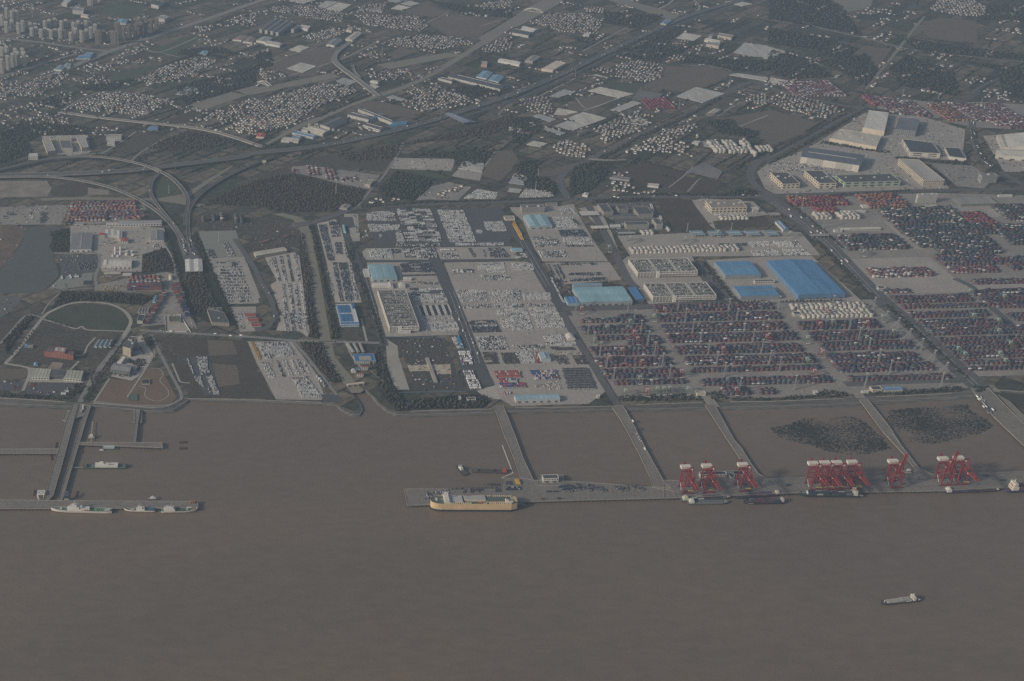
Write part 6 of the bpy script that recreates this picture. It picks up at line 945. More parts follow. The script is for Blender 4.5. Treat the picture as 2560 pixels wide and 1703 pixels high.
def garage(label, t, xl, xr, yn, yf, h, lanes, left=True):
    F = rect(t, xl, xr, yn, yf, h); c = np.mean(F, 0); root = empty('parking_garage', (c[0], c[1], .3), label=label, cat='parking garage'); hx, hy = (F[1][0]-F[0][0])/2, (F[2][1]-F[1][1])/2; nf = 5; fh = h/nf
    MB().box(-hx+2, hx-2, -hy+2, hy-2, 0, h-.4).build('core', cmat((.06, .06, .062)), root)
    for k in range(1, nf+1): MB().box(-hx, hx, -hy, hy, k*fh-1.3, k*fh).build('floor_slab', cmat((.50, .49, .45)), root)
    b = MB(); n_ = max(6, int(2*hx/9))
    for i in range(n_+1): x = -hx+2*hx*i/n_; b.box(x-.45, x+.45, -hy-.12, -hy+.8, 0, h)
    m_ = max(4, int(2*hy/9))
    for i in range(m_+1): y = -hy+2*hy*i/m_; b.box(-hx-.12, -hx+.8, y-.45, y+.45, 0, h)
    b.build('column_row', M_WHITE, root, kind='stuff')
    MB().box(-hx-.3, -hx+1.0, -hy, hy, h*.35, h+1.6).build('side_wall', cmat((.52, .50, .44)), root); b = MB()
    for x0, x1, y0, y1 in ((-hx, hx, -hy, -hy+.8), (-hx, hx, hy-.8, hy), (hx-.8, hx, -hy, hy)): b.box(x0, x1, y0, y1, h, h+1.3)
    b.build('parapet', M_WHITE, root); MB().box(-hx+.9, hx-.9, -hy+.9, hy-.9, h, h+.15).build('roof_deck', mat('deck_paving', (.26, .245, .215), .9, scale=.03, fine=.15), root)
    for k in range(1, lanes[0]): x = -hx+2*hx*k/lanes[0]; MB().box(x-3.5, x+3.5, -hy+1, hy-1, h+.2, h+1.5).build('ramp_roof', cmat((.42, .41, .38)), root)
    MB().box(-2*hx/6-3, -2*hx/6+6, -hy-2.5, -hy, 0, h+2).build('stair_tower', M_WHITE, root); b = MB(); b.beam((-2*hx/6+6, -hy-2, h*.78), (hx-1, -hy-2, h*.52), 3.5, h=.9); b.beam((-2*hx/6+6, -hy-2, h*.5), (hx-1, -hy-2, h*.25), 3.5, h=.9); b.build('ramp', M_WHITE, root)
    # cars on the roof deck
    pl = []; cc = []
    for gx in range(lanes[0]):
        for gy in range(lanes[1]):
            x0, x1 = -hx+2*hx*gx/lanes[0]+6, -hx+2*hx*(gx+1)/lanes[0]-6; y0, y1 = -hy+2*hy*gy/lanes[1]+3, -hy+2*hy*(gy+1)/lanes[1]-3; y = y0+2.5
            while y < y1-2:
                x = x0
                while x < x1:
                    if rng.random() < .72: pl.append((c[0]+x, c[1]+y, h+.5, 0, 1, 1, 1)); cc.append((pick(CARP['dark' if rng.random() < .55 else 'mix'], 1)[0], (.03, .035, .04)))
                    x += 2.6
                y += 5.4 if int((y-y0)/5.4) % 2 == 0 else 11
    o = stamp('parked_cars', T_CAR, pl, np.array(cc), PAINT, kind='stuff', label='cars parked on the roof of the '+label)
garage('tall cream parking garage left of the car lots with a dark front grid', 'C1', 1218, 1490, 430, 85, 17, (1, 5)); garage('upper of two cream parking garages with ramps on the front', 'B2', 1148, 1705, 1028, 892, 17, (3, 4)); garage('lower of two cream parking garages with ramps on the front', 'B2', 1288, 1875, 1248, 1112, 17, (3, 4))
bld('canteen', 'white flat shed against the front of the left parking garage', rect('C1', 1305, 1412, 470, 462, 7), 7, WH, WH, 'flat', 0, 'shed')
bld('warehouse', 'pale blue-roofed warehouse at the left end of the concrete lots', rect('B1', 1062, 1290, 1082, 948, 11), 11, (.34, .42, .46), LB, 'gable', 0, 'warehouse', spans=2, rise=1.0, doors=4); bld('shed', 'square white shed left of the pale blue warehouse', rect('B1', 992, 1040, 1052, 995, 7), 7, WH, WH, 'flat', 0, 'shed')
for a_, b_, n_, f_, l_ in ((1068, 1205, 1148, 1118, 'long white shed below the pale blue warehouse'), (1210, 1252, 1155, 1115, 'short white shed beside the long white shed'), (1310, 1364, 1150, 1118, 'white shed right of the short pair of sheds'), (1350, 1418, 1085, 1066, 'small white shed in the lot right of the pale blue warehouse')): bld('shed', l_, rect('B1', a_, b_, n_, f_, 7), 7, WH, (.6, .58, .54), 'gable', 0, 'shed', rise=1.0)
bld('shed', 'teal-roofed narrow shed by the upper pale lot', quad('B1 800,650 822,655 812,592 788,592', 6), 6, (.25, .42, .42), (.20, .40, .40), 'gable', 0, 'shed'); bld('canopy', 'pale flat canopy in the small yard left of the dark asphalt lot', rect('B1', 872, 948, 690, 668, 6), 6, (.4, .39, .36), (.36, .345, .31), 'flat', 0, 'canopy'); bld('shed', 'long cream shed at the head of the pale left lot', quad('B1 0,875 285,825 250,795 -20,840', 8), 8, CR, (.48, .45, .39), 'gable', 1, 'shed', wsp=7)
bld('shed', 'grey shed with white vehicles by the front road', quad('B1 755,435 830,445 870,410 800,402', 6), 6, BK, (.3, .29, .26), 'gable', 0, 'shed'); bld('house', 'cream block beside the country road above the wood', quad('B1 990,220 1040,232 1075,185 1020,180', 9), 9, (.46, .44, .36), (.36, .34, .27), 'flat', 2, 'house')
for k, (x, y) in enumerate(((60, 735), (20, 745), (240, 690))): bld('shed', ('red-roofed long shed beside the canal road', 'second red-roofed shed beside the canal road', 'orange-roofed house on the canal bend')[k], quad('B1 %d,%d %d,%d %d,%d %d,%d' % (x, y+20, x+60, y, x+80, y-15, x+20, y+2), 5), 5, (.4, .33, .28), (.26, .09, .07), 'gable', 0, 'shed')
for k in range(3): bld('red_works', 'red-roofed workshop strip, %s one by the road bend' % ('first', 'second', 'third')[k], quad('C0 %d,%d %d,%d %d,%d %d,%d' % (2235+k*30, 330+k*45, 2334+k*25, 325+k*45, 2330+k*24, 300+k*45, 2225+k*30, 305+k*45), 5), 5, (.35, .3, .28), (.30, .055, .05), 'gable', 0, 'workshop')
bld('quay_house', 'small white house with dark roof by the shore below the building site', rect('C1', 1928, 2005, 1092, 1070, 7), 7, WH, DK, 'flat', 2, 'house'); bld('hut', 'white gate hut beside the shore house', rect('C1', 1845, 1870, 1080, 1062, 5), 5, WH, WH, 'flat', 0, 'hut'); bld('hut', 'pale blue-roofed hut among the brown machines', rect('C2', 268, 356, 722, 660, 9), 9, (.42, .46, .48), (.30, .42, .48), 'gable', 0, 'shed')
bld('tent_hall', 'white arched tent hall at the edge of the central lot', rect('C2', 512, 580, 535, 490, 6), 6, (.6, .54, .5), (.58, .55, .52), 'vault', 0, 'tent', rise=4); bld('long_shed', 'long pale blue-roofed shed near the dyke', rect('C2', 38, 445, 1092, 1040, 10), 10, (.42, .44, .45), (.28, .44, .52), 'gable', 0, 'shed', rise=1.2, doors=6); bld('hut', 'white hut at the shore end of the port road', rect('C2', 780, 802, 1062, 1045, 7), 7, WH, WH, 'flat', 1, 'hut')
# building site details
r = empty('site_crane_beam', gp('C1', 1600, 830), label='grey concrete beam lying across the building site', cat='beam'); A, B = gp('C1', 1558, 720)-np.array(r.location), gp('C1', 1640, 940)-np.array(r.location); MB().beam((*A[:2], 2), (*B[:2], 2), 9, h=4).build('slab', M_PATH, r)
for s, l_ in (('C1 1200,515 1700,520 1720,560', 'blue hoarding on the upper side of the building site'), ('C1 1285,1025 1500,1018 1920,1012', 'blue hoarding on the lower side of the building site')):
    r_, _ = ribbon('hoarding', cmat((.12, .17, .26)), s, .6, z=2.4, thick=2.3, smooth=False, kind=None); props(r_, label=l_, cat='hoarding')
# --- centre: blue warehouses, offices, gates
bld('warehouse', 'huge pale blue-roofed warehouse with low double pitch', rect('B2', 632, 1108, 1298, 1150, 12), 12, (.30, .34, .36), (.27, .44, .50), 'gable', 0, 'warehouse', spans=2, rise=1.6, doors=8); bld('warehouse', 'strip of mid-blue roof behind the huge pale blue warehouse', rect('B2', 560, 828, 1143, 1122, 10), 10, (.3, .4, .46), (.20, .34, .44), 'flat', 0, 'warehouse', parapet=.3)
bld('shed', 'bright blue-roofed shed at the lower left of the huge pale blue warehouse', rect('B2', 512, 625, 1308, 1245, 9), 9, (.3, .38, .46), (.10, .25, .45), 'gable', 0, 'shed', spans=3); bld('shed', 'bright blue-roofed shed on the right of the huge pale blue warehouse', rect('B2', 1132, 1208, 1272, 1160, 10), 10, (.1, .13, .2), (.08, .23, .47), 'gable', 0, 'shed', spans=4, doors=3)
bld('warehouse', 'pale blue-roofed warehouse at the top of the concrete lots', rect('B2', 162, 370, 605, 502, 10), 10, (.34, .38, .4), (.28, .44, .49), 'gable', 0, 'warehouse', spans=2, doors=3); bld('office', 'grey five-storey port office beside the front road', rect('B2', 92, 303, 440, 405, 17), 17, (.36, .355, .34), (.17, .17, .17), 'flat', 5, 'office', units=2, wsp=4); bld('shed', 'low grey flat shed right of the port office', rect('B2', 315, 418, 412, 390, 6), 6, BK, (.22, .21, .2), 'flat', 0, 'shed'); bld('shed', 'tiny pale blue-roofed hut on the strip lot', rect('B2', 0, 100, 828, 800, 5), 5, (.4, .45, .48), (.22, .42, .52), 'gable', 0, 'shed'); bld('shed', 'cream flat shed beside the yellow machines', rect('B2', -60, 30, 540, 510, 6), 6, CR, (.36, .33, .28), 'flat', 0, 'shed')
for (a_, b_, n_, f_, l_) in ((635, 800, 505, 465, 'upper white toll canopy of the port gate'), (730, 890, 625, 598, 'lower white toll canopy of the port gate')): bld('gate_canopy', l_, rect('B2', a_, b_, n_, f_, 7), 7, WH, (.48, .47, .44), 'canopy', cat='toll canopy', spans=6, rise=.8)
for (a_, b_, n_, f_, h_, w_, l_) in ((835, 925, 478, 400, 13, (.42, .38, .32), 'left slab of the grey office campus'), (975, 1065, 450, 412, 15, (.30, .29, .27), 'back left slab of the grey office campus'), (1068, 1150, 445, 418, 13, (.26, .26, .25), 'back middle slab of the grey office campus'), (1155, 1292, 498, 425, 14, (.36, .345, .31), 'right slab of the grey office campus'), (870, 1180, 522, 500, 6, (.3, .3, .29), 'low connecting wing of the grey office campus'), (1045, 1255, 595, 560, 15, (.40, .385, .35), 'front block of the grey office campus'), (1318, 1378, 588, 535, 17, (.44, .42, .37), 'narrow tall block right of the grey office campus')): bld('office', l_, rect('B2', a_, b_, n_, f_, h_), h_, w_, (.10, .105, .11), 'flat', max(2, h_//3), 'office', wsp=4)
bld('shed', 'white open shed in front of the office campus', rect('B2', 905, 995, 612, 590, 7), 7, WH, WH, 'flat', 1, 'shed'); bld('shed', 'pale blue-edged long canopy below the office campus', rect('B2', 975, 1128, 672, 655, 6), 6, WH, (.26, .32, .38), 'canopy', cat='canopy')
bld('factory', 'cream factory with flat roof and rooftop plant by the ploughed field', rect('B2', 1822, 2150, 438, 362, 19), 19, CR, (.30, .265, .22), 'flat', 2, 'factory', units=5, wsp=12); bld('house', 'small white block right of the cream factory', rect('B2', 2200, 2250, 455, 430, 9), 9, WH, WH, 'flat', 2, 'house'); bld('shed', 'row of narrow white sheds beside the campus wall, upper', quad('B2 1258,400 1275,405 1300,470 1285,470', 4), 4, WH, (.4, .4, .38), 'flat', 0, 'shed'); bld('shed', 'row of narrow white sheds beside the campus wall, lower', quad('B2 1340,510 1355,510 1370,535 1355,535', 4), 4, WH, (.4, .4, .38), 'flat', 0, 'shed'); bld('shed', 'pale long shed at the lower end of the campus wall', quad('B2 1392,600 1412,598 1448,640 1430,645', 5), 5, WH, (.42, .44, .46), 'gable', 0, 'shed')
for k, (t, a_, b_) in enumerate((('B2', 1647, 1765), ('B2', 1817, 1935), ('B2', 1987, 2105), ('B2', 2152, 2272), ('B2', 2325, 2440))): bld('inspection_shed', 'small pale blue-roofed white-edged inspection shed, %s from the left' % ('first', 'second', 'third', 'fourth', 'fifth')[k], rect(t, a_, b_, 685, 642, 8), 8, WH, (.22, .32, .38), 'canopy', cat='shed', rise=.6)
bld('shed', 'narrow blue-roofed shed beside the truck road', quad('B3 140,640 190,628 115,555 65,560', 7), 7, WH, (.15, .28, .42), 'gable', 0, 'shed'); bld('gate_canopy', 'long grey toll canopy across the truck road', rect('B3', 400, 562, 695, 670, 9), 9, BK, (.30, .285, .25), 'canopy', cat='toll canopy'); bld('gate_canopy', 'short grey canopy at the top of the truck road', rect('B3', 20, 118, 505, 478, 8), 8, BK, (.28, .275, .26), 'canopy', cat='toll canopy', spans=4)
bld('warehouse', 'enormous bright blue-roofed warehouse', rect('B3', 278, 718, 1232, 902, 14), 14, (.12, .22, .36), (.10, .25, .44), 'gable', 0, 'warehouse', rise=3.0, doors=6); bld('warehouse', 'upper mid-size blue-roofed warehouse left of the enormous one', rect('B2', 1948, 2280, 1052, 918, 13), 13, (.24, .27, .3), (.12, .28, .45), 'gable', 0, 'warehouse', spans=1, rise=2); bld('warehouse', 'lower mid-size blue-roofed warehouse left of the enormous one', rect('B2', 2090, 2447, 1243, 1142, 13), 13, (.24, .27, .3), (.11, .26, .44), 'gable', 0, 'warehouse', rise=2); bld('office', 'low white office between the two mid-size blue warehouses', rect('B2', 2218, 2400, 1112, 1090, 7), 7, WH, (.12, .12, .12), 'flat', 1, 'office')
bld('office', 'white office with dark flat roof among the reefer stacks', rect('B3', 240, 308, 1408, 1384, 8), 8, WH, DK, 'flat', 2, 'office'); bld('office', 'two-storey white office at the foot of the third yard', rect('C3', 955, 1048, 1002, 968, 10), 10, CR, (.075, .085, .085), 'flat', 3, 'office'); bld('workshop', 'blue-roofed workshop joined to the white two-storey office', rect('C3', 1062, 1236, 1006, 966, 9), 9, (.4, .4, .38), (.13, .26, .42), 'gable', 0, 'workshop', doors=5); bld('hut', 'low white hut left of the white two-storey office', rect('C3', 858, 920, 1022, 1010, 4), 4, WH, WH, 'flat', 0, 'hut'); bld('hut', 'pale flat hut at the shore end of the second yard road', rect('C2', 1690, 1770, 1040, 1012, 7), 7, CR, (.42, .40, .34), 'flat', 0, 'hut'); bld('hut', 'white workshop hut at the shore end of the third yard road', rect('C3', 425, 460, 1030, 1010, 5), 5, WH, WH, 'flat', 1, 'hut')
# --- logistics park upper right
bld('warehouse', 'white warehouse with bright inset roof behind the wide cream one', quad('A3 865,1165 1062,1200 1100,1030 915,1008', 18), 18, CR, (.62, .60, .55), 'flat', 0, 'warehouse', units=2); bld('warehouse', 'grey unfinished concrete block right of the white warehouse', quad('A3 1160,1180 1350,1200 1385,1090 1205,1068', 20), 20, (.26, .265, .27), (.16, .165, .175), 'flat', 4, 'building', wsp=6); bld('warehouse', 'wide cream flat-roofed warehouse in the logistics park', quad('A3 562,1262 990,1342 1035,1238 650,1178', 14), 14, CR, (.54, .50, .42), 'flat', 0, 'warehouse', units=4)
bld('warehouse', 'dark-roofed warehouse with white banded walls', quad('A3 1298,1388 1572,1402 1500,1300 1225,1268', 15), 15, (.58, .55, .48), (.075, .08, .09), 'flat', 2, 'warehouse', wsp=40); bld('warehouse', 'small dark-roofed warehouse with white rim', quad('A3 1655,1428 1808,1448 1745,1352 1612,1345', 10), 10, (.55, .53, .48), (.07, .075, .08), 'flat', 0, 'warehouse'); bld('hall', 'long solar-roofed hall with white louvred front', quad('A3 300,1430 832,1510 882,1415 325,1338', 24), 24, (.54, .52, .46), (.13, .145, .17), 'gable', 6, 'hall', wsp=90, win=(.22, .23, .24), rise=2)
bld('warehouse', 'front white warehouse at the right edge of the logistics park', quad('A3 2078,1410 2500,1450 2500,1380 2085,1362', 14), 14, (.54, .52, .46), (.54, .52, .46), 'gable', 0, 'warehouse', doors=4); bld('warehouse', 'back white warehouse at the right edge of the logistics park', quad('A3 2200,1350 2500,1375 2500,1240 2155,1225', 15), 15, (.54, .52, .46), (.56, .54, .48), 'gable', 0, 'warehouse'); bld('warehouse', 'narrow side wing of the back white warehouse', quad('A3 2130,1340 2195,1345 2150,1232 2085,1232', 12), 12, (.5, .48, .42), (.52, .5, .44), 'gable', 0, 'warehouse')
bld('warehouse', 'long cream warehouse running away diagonally', quad('B3 1420,188 1610,186 1375,0 1190,-10', 20), 20, (.52, .46, .37), (.42, .40, .36), 'flat', 3, 'warehouse', wsp=6, parapet=1.2); bld('warehouse', 'cream warehouse at the left end of the front row', quad('B3 135,222 292,214 180,116 20,112', 18), 18, CR, (.10, .10, .10), 'flat', 2, 'warehouse', units=3, wsp=14); bld('warehouse', 'cream warehouse second in the front row', quad('B3 468,214 625,212 495,100 332,98', 18), 18, CR, (.10, .10, .10), 'flat', 2, 'warehouse', units=3, wsp=14); bld('warehouse', 'long pale green warehouse at the right end of the front row', quad('B3 700,206 1210,192 1118,128 615,142', 18), 18, (.36, .42, .34), (.095, .098, .1), 'flat', 2, 'warehouse', units=4, wsp=26); bld('shed', 'small white shed between the second and green warehouses', rect('B3', 568, 612, 160, 145, 8), 8, WH, WH, 'flat', 0, 'shed')
bld('tower_block', 'white ten-storey office tower among the containers', rect('B3', 1372, 1555, 322, 305, 28), 28, WH, (.3, .3, .29), 'flat', 9, 'office', units=2, wsp=3.5); bld('podium', 'low white podium in front of the white office tower', rect('B3', 1425, 1548, 425, 410, 8), 8, WH, (.4, .4, .38), 'flat', 2, 'office'); bld('tower_block', 'grey eight-storey block near the far right road', rect('B3', 1955, 2100, 148, 120, 25), 25, (.36, .36, .35), (.2, .2, .2), 'flat', 8, 'office', wsp=3.5, units=1); bld('canopy', 'wide pale flat roof shed right of the white office tower', rect('B3', 1760, 2108, 405, 330, 8), 8, (.18, .185, .17), (.30, .295, .26), 'flat', 0, 'shed', parapet=.2); bld('shed', 'small white shed near the right edge of the upper depot', rect('B3', 2108, 2235, 325, 312, 6), 6, WH, (.45, .45, .43), 'gable', 0, 'shed')
bld('shed', 'long low white-roofed shed in the middle of the upper depot', rect('B3', 680, 1042, 635, 610, 6), 6, WH, (.56, .54, .48), 'gable', 1, 'shed', wsp=6); bld('shed', 'short white shed at the left end of the long low shed', rect('B3', 612, 680, 650, 632, 5), 5, WH, (.4, .4, .38), 'flat', 0, 'shed'); bld('shed', 'long thin white canopy above the white stacks', rect('B3', 668, 900, 472, 456, 6), 6, WH, (.52, .5, .46), 'gable', 0, 'shed'); bld('shed', 'white flat kiosk beside the orange containers', rect('B3', 868, 948, 428, 405, 5), 5, WH, (.6, .58, .54), 'flat', 0, 'shed'); bld('office', 'white hut with dark roof beside the truck road', rect('B3', 1010, 1078, 1172, 1150, 7), 7, WH, DK, 'flat', 1, 'hut')
# --- far factories, schools
def many(t, h, data):
    for nm_, l_, s, w_, r_, k_, fl in data: bld(nm_, l_, quad(t+' '+s, h), h, w_, r_, k_, fl, {'school': 'school'}.get(nm_, 'building' if nm_ in ('block',) else nm_.replace('_', ' ')), wsp=6)
many('A0', 14, (('school', 'left pale slab of the school', '432,1385 505,1372 450,1255 385,1262', CR, (.38, .37, .33), 'flat', 3), ('school', 'right pale slab of the school', '745,1352 806,1342 770,1232 692,1238', CR, (.40, .39, .36), 'flat', 3), ('school', 'back slab of the school', '495,1265 652,1262 648,1240 505,1242', CR, (.36, .35, .31), 'flat', 3), ('school', 'dark-roofed middle hall of the school', '565,1352 662,1355 640,1282 548,1280', (.44, .42, .36), (.13, .13, .13), 'flat', 3), ('block', 'white block left of the school', '258,1425 345,1425 340,1400 262,1402', WH, WH, 'flat', 2), ('block', 'white long block right of the school, upper', '968,1250 1105,1252 1110,1228 975,1228', WH, (.3, .3, .28), 'flat', 2), ('block', 'white long block right of the school, lower', '975,1295 1045,1298 1050,1278 975,1275', WH, (.4, .4, .38), 'flat', 2)))
many('A0', 7, (('shed', 'blue-roofed sheds at the city crossroads, lower', '690,535 820,530 850,495 740,500', WH, (.13, .26, .42), 'gable', 0), ('shed', 'blue-roofed sheds at the city crossroads, upper', '760,500 850,498 858,478 790,478', WH, (.14, .26, .40), 'gable', 0), ('shed', 'pale blue shed along the city road', '488,632 565,640 600,602 540,595', WH, (.25, .34, .42), 'gable', 0), ('shed', 'pale grey-blue shed beside the pale blue one', '570,612 640,610 650,580 590,582', WH, (.30, .36, .41), 'gable', 0), ('shed', 'blue square hall behind the apartment towers', '1060,212 1148,216 1165,182 1085,172', WH, (.22, .38, .50), 'gable', 0), ('shed', 'teal-roofed shed beside the far village', '1812,490 1890,495 1900,465 1845,465', BK, (.18, .36, .40), 'gable', 0), ('shed', 'blue tarpaulin shed under the pale viaduct', '1340,1185 1440,1180 1430,1150 1370,1150', BK, (.13, .26, .45), 'gable', 0), ('shed', 'pink-roofed row of sheds at the top road, left', '2120,360 2200,368 2260,330 2190,325', WH, (.30, .20, .19), 'gable', 0), ('shed', 'pink-roofed row of sheds at the top road, right', '2215,380 2300,388 2330,350 2270,335', WH, (.30, .20, .19), 'gable', 0), ('shed', 'cream shed near the top left field', '735,145 800,155 812,135 755,128', CR, (.50, .45, .36), 'gable', 0)))
many('A0', 16, (('block', 'pale slab-fronted block by the top road', '1420,165 1500,180 1545,150 1460,140', WH, (.3, .3, .29), 'flat', 4), ('block', 'white office with dark roof at the top', '1378,40 1445,55 1500,15 1430,5', WH, DK, 'flat', 3), ('block', 'pale colonnaded block at the upper left', '660,98 760,105 765,75 668,68', WH, (.3, .3, .3), 'flat', 3), ('block', 'white low block at the very top', '560,30 610,35 650,5 590,-5', WH, WH, 'flat', 2)))
for k in range(5): x = (30, 80, 130, 180, 320)[k]; bld('apartment_slab', '%s white apartment slab in the slanting row at the top' % ('first', 'second', 'third', 'fourth', 'fifth')[k], quad('A1 %d,%d %d,%d %d,%d %d,%d' % (x, 268+k*9-(40 if k == 4 else 0), x+24, 272+k*9-(40 if k == 4 else 0), x+160, 175+k*9-(40 if k == 4 else 0), x+138, 170+k*9-(40 if k == 4 else 0)) if k < 4 else 'A1 320,268 344,272 400,235 378,230', 16), 16, (.46, .45, .43), (.15, .16, .17), 'flat', 5, 'apartment block', wsp=5)
many('A1', 9, (('shed', 'bright white flat roof near the apartment slabs', '390,250 470,270 496,241 410,228', WH, (.60, .57, .51), 'flat', 0), ('warehouse', 'cream long warehouse above the curved viaduct', '815,355 880,370 966,302 905,290', (.44, .43, .35), (.52, .48, .40), 'gable', 0), ('shed', 'grey shed left of the curved viaduct head', '640,405 715,415 790,362 700,355', WH, (.24, .25, .26), 'gable', 0), ('shed', 'pale striped shed near the apartment slabs, left', '0,370 90,385 150,345 60,335', WH, (.36, .38, .36), 'gable', 0), ('shed', 'pale striped shed near the apartment slabs, right', '80,395 215,418 250,395 110,368', WH, (.40, .40, .37), 'gable', 0), ('shed', 'small cream roofed shed above the cream long warehouse', '820,275 870,282 885,262 835,256', CR, (.5, .46, .38), 'gable', 0),
 ('warehouse', 'left blue-roofed warehouse near the far highway', '2005,700 2100,718 2160,662 2070,645', WH, (.18, .32, .44), 'gable', 0), ('warehouse', 'right blue-roofed warehouse near the far highway', '2112,730 2212,748 2262,696 2160,680', WH, (.18, .32, .44), 'gable', 0), ('factory', 'very long dark-roofed factory with white front', '1750,700 2225,815 2315,782 1835,668', WH, (.085, .09, .10), 'gable', 2), ('factory', 'short dark-roofed factory left of the very long one', '1660,712 1785,745 1812,727 1690,702', WH, (.10, .10, .11), 'gable', 2), ('shed', 'white vaulted shed at the right of the dark factory', '2205,552 2400,590 2420,565 2230,532', WH, (.58, .56, .52), 'gable', 0), ('block', 'orange-tinted small block by the white vaulted shed', '2052,590 2105,598 2110,565 2058,560', (.5, .36, .25), (.4, .36, .3), 'flat', 2)))
many('A1', 11, (('factory', 'cream-roofed factory hall by the highway', '458,1185 608,1222 668,1192 490,1142', (.54, .52, .46), (.55, .50, .41), 'gable', 2), ('factory', 'small cream tower wing of the cream-roofed factory', '415,1185 470,1200 485,1178 430,1160', (.54, .52, .46), (.50, .46, .38), 'flat', 2), ('factory', 'long dark-roofed factory with white window grid beside the canal', '582,1135 672,1165 832,1098 745,1062', WH, (.10, .10, .105), 'gable', 3), ('factory', 'second dark-roofed factory row by the canal', '835,1045 1025,1092 1065,1062 868,1012', WH, (.11, .11, .115), 'gable', 2), ('factory', 'thin long factory row reaching to the blue shed', '930,995 1255,1125 1290,1112 960,978', WH, (.12, .12, .125), 'gable', 2), ('factory', 'dark-roofed factory with white edge nearest the highway', '972,1138 1132,1188 1200,1160 1010,1118', WH, (.10, .10, .105), 'gable', 1), ('shed', 'deep blue-roofed shed by the highway', '1205,1150 1370,1132 1385,1100 1285,1110', (.2, .3, .4), (.10, .24, .38), 'gable', 0), ('shed', 'narrow blue canopy among the factory rows', '1045,1090 1155,1045 1130,1032 1035,1078', (.2, .3, .4), (.17, .29, .42), 'gable', 0)))
many('A1', 7, (('shed', 'long white-fronted shed with blue roof below the cream factory', '330,1210 520,1255 562,1235 380,1192', WH, (.14, .24, .36), 'gable', 1), ('shed', 'white low building at the end of the canal', '228,1282 385,1292 402,1262 262,1248', WH, (.46, .44, .39), 'gable', 0), ('shed', 'pale blue roofed lean-to by the canal end', '322,1255 400,1262 420,1240 350,1228', WH, (.15, .24, .34), 'gable', 0), ('shed', 'bright red-roofed house at the left of the canal', '0,1245 70,1250 95,1220 20,1210', CR, (.42, .08, .07), 'gable', 0), ('shed', 'thin white shed among villages by the pond', '1040,740 1110,752 1130,742 1060,730', WH, (.4, .4, .4), 'gable', 0)))
bld('toll_canopy', 'thin blue-grey toll canopy across the far highway', quad('A1 1722,1040 1890,1122 2008,1112 1785,1032', 9), 9, (.22, .25, .32), (.20, .23, .29), 'canopy', cat='toll canopy')
many('A2', 10, (('factory', 'dark-roofed white factory by the wide river', '0,300 150,328 172,292 20,262', WH, (.10, .10, .10), 'flat', 3), ('warehouse', 'white-roofed warehouse by the wide river', '80,268 190,292 246,266 105,235', WH, (.58, .57, .54), 'gable', 1), ('warehouse', 'flat cream warehouse roof beside the highway', '268,628 372,642 492,576 398,556', CR, (.62, .54, .43), 'flat', 0), ('shed', 'grey pale shed left of the flat cream warehouse', '118,552 190,562 262,518 178,505', BK, (.33, .31, .26), 'gable', 0), ('shed', 'blue-topped white shed by the highway', '1352,215 1405,222 1460,186 1400,176', WH, (.18, .30, .44), 'gable', 1), ('hall', 'white vaulted hall near the far greenhouses', '1755,362 1890,388 1912,372 1770,345', WH, (.58, .56, .52), 'gable', 0), ('factory', 'cream windowed factory below the white vaulted hall', '1770,405 1885,425 1900,392 1790,378', CR, (.34, .33, .3), 'flat', 3), ('factory', 'cream windowed factory behind the vaulted hall', '1875,325 2000,348 2022,325 1885,302', CR, (.32, .31, .29), 'flat', 3), ('block', 'slim pale tower beside the vaulted hall', '1790,332 1825,335 1828,318 1795,316', (.4, .4, .4), (.3, .3, .3), 'flat', 3), ('block', 'white gabled house by the dark wood', '605,1225 690,1195 680,1180 600,1200', CR, (.15, .13, .12), 'gable', 2), ('block', 'white tank house in the road fork', '645,320 700,325 715,305 660,300', WH, WH, 'flat', 0), ('warehouse', 'cream roofed shed by the country road', '1765,1040 1850,1030 1905,1000 1840,992', CR, (.46, .42, .36), 'gable', 0), ('block', 'white canopy shed at the road junction', '1640,1300 1700,1305 1720,1290 1660,1285', WH, WH, 'flat', 0)))
many('B2', 6, (('shed', 'bright white canopy at the road loop junction', '640,318 690,328 700,302 660,298', WH, (.62, .60, .56), 'gable', 0), ('shed', 'white stack-like shed by the field corner', '1235,232 1335,245 1340,222 1238,215', WH, (.5, .48, .44), 'flat', 0), ('shed', 'grey flat roof in the hamlet', '890,160 1070,185 1075,165 920,145', BK, (.22, .21, .2), 'flat', 0)))
# --- greenhouses: rows of plastic tunnels
def greenhouse(label, s, n=10, col=(.36, .37, .36), h=3.2):
    F = quad(s, 1.0); EXP.append(F); c = np.mean(F, 0); root = empty('greenhouse', (c[0], c[1], .2), label=label, cat='greenhouse'); A, B, C_, D = [np.array(p)-c for p in F]; m = ROOFMAT(col); n = max(2, int(np.linalg.norm(D-A)/9)) if np.linalg.norm(D-A) > np.linalg.norm(B-A)*.35 else 3
    for k in range(n):
        t0, t1 = (k+.04)/n, (k+.96)/n; a, d, bb, c_ = A+(D-A)*t0, A+(D-A)*t1, B+(C_-B)*t0, B+(C_-B)*t1; m0, m1 = (a+d)/2, (bb+c_)/2
        b = MB(); b.add([(*a, 0), (*bb, 0), (*(bb*.75+m1*.25), h*.75), (*(a*.75+m0*.25), h*.75), (*m0, h), (*m1, h), (*(d*.75+m0*.25), h*.75), (*(c_*.75+m1*.25), h*.75), (*d, 0), (*c_, 0)], [(0, 1, 2, 3), (3, 2, 5, 4), (4, 5, 7, 6), (6, 7, 9, 8)]); b.build('tunnel', m, root)
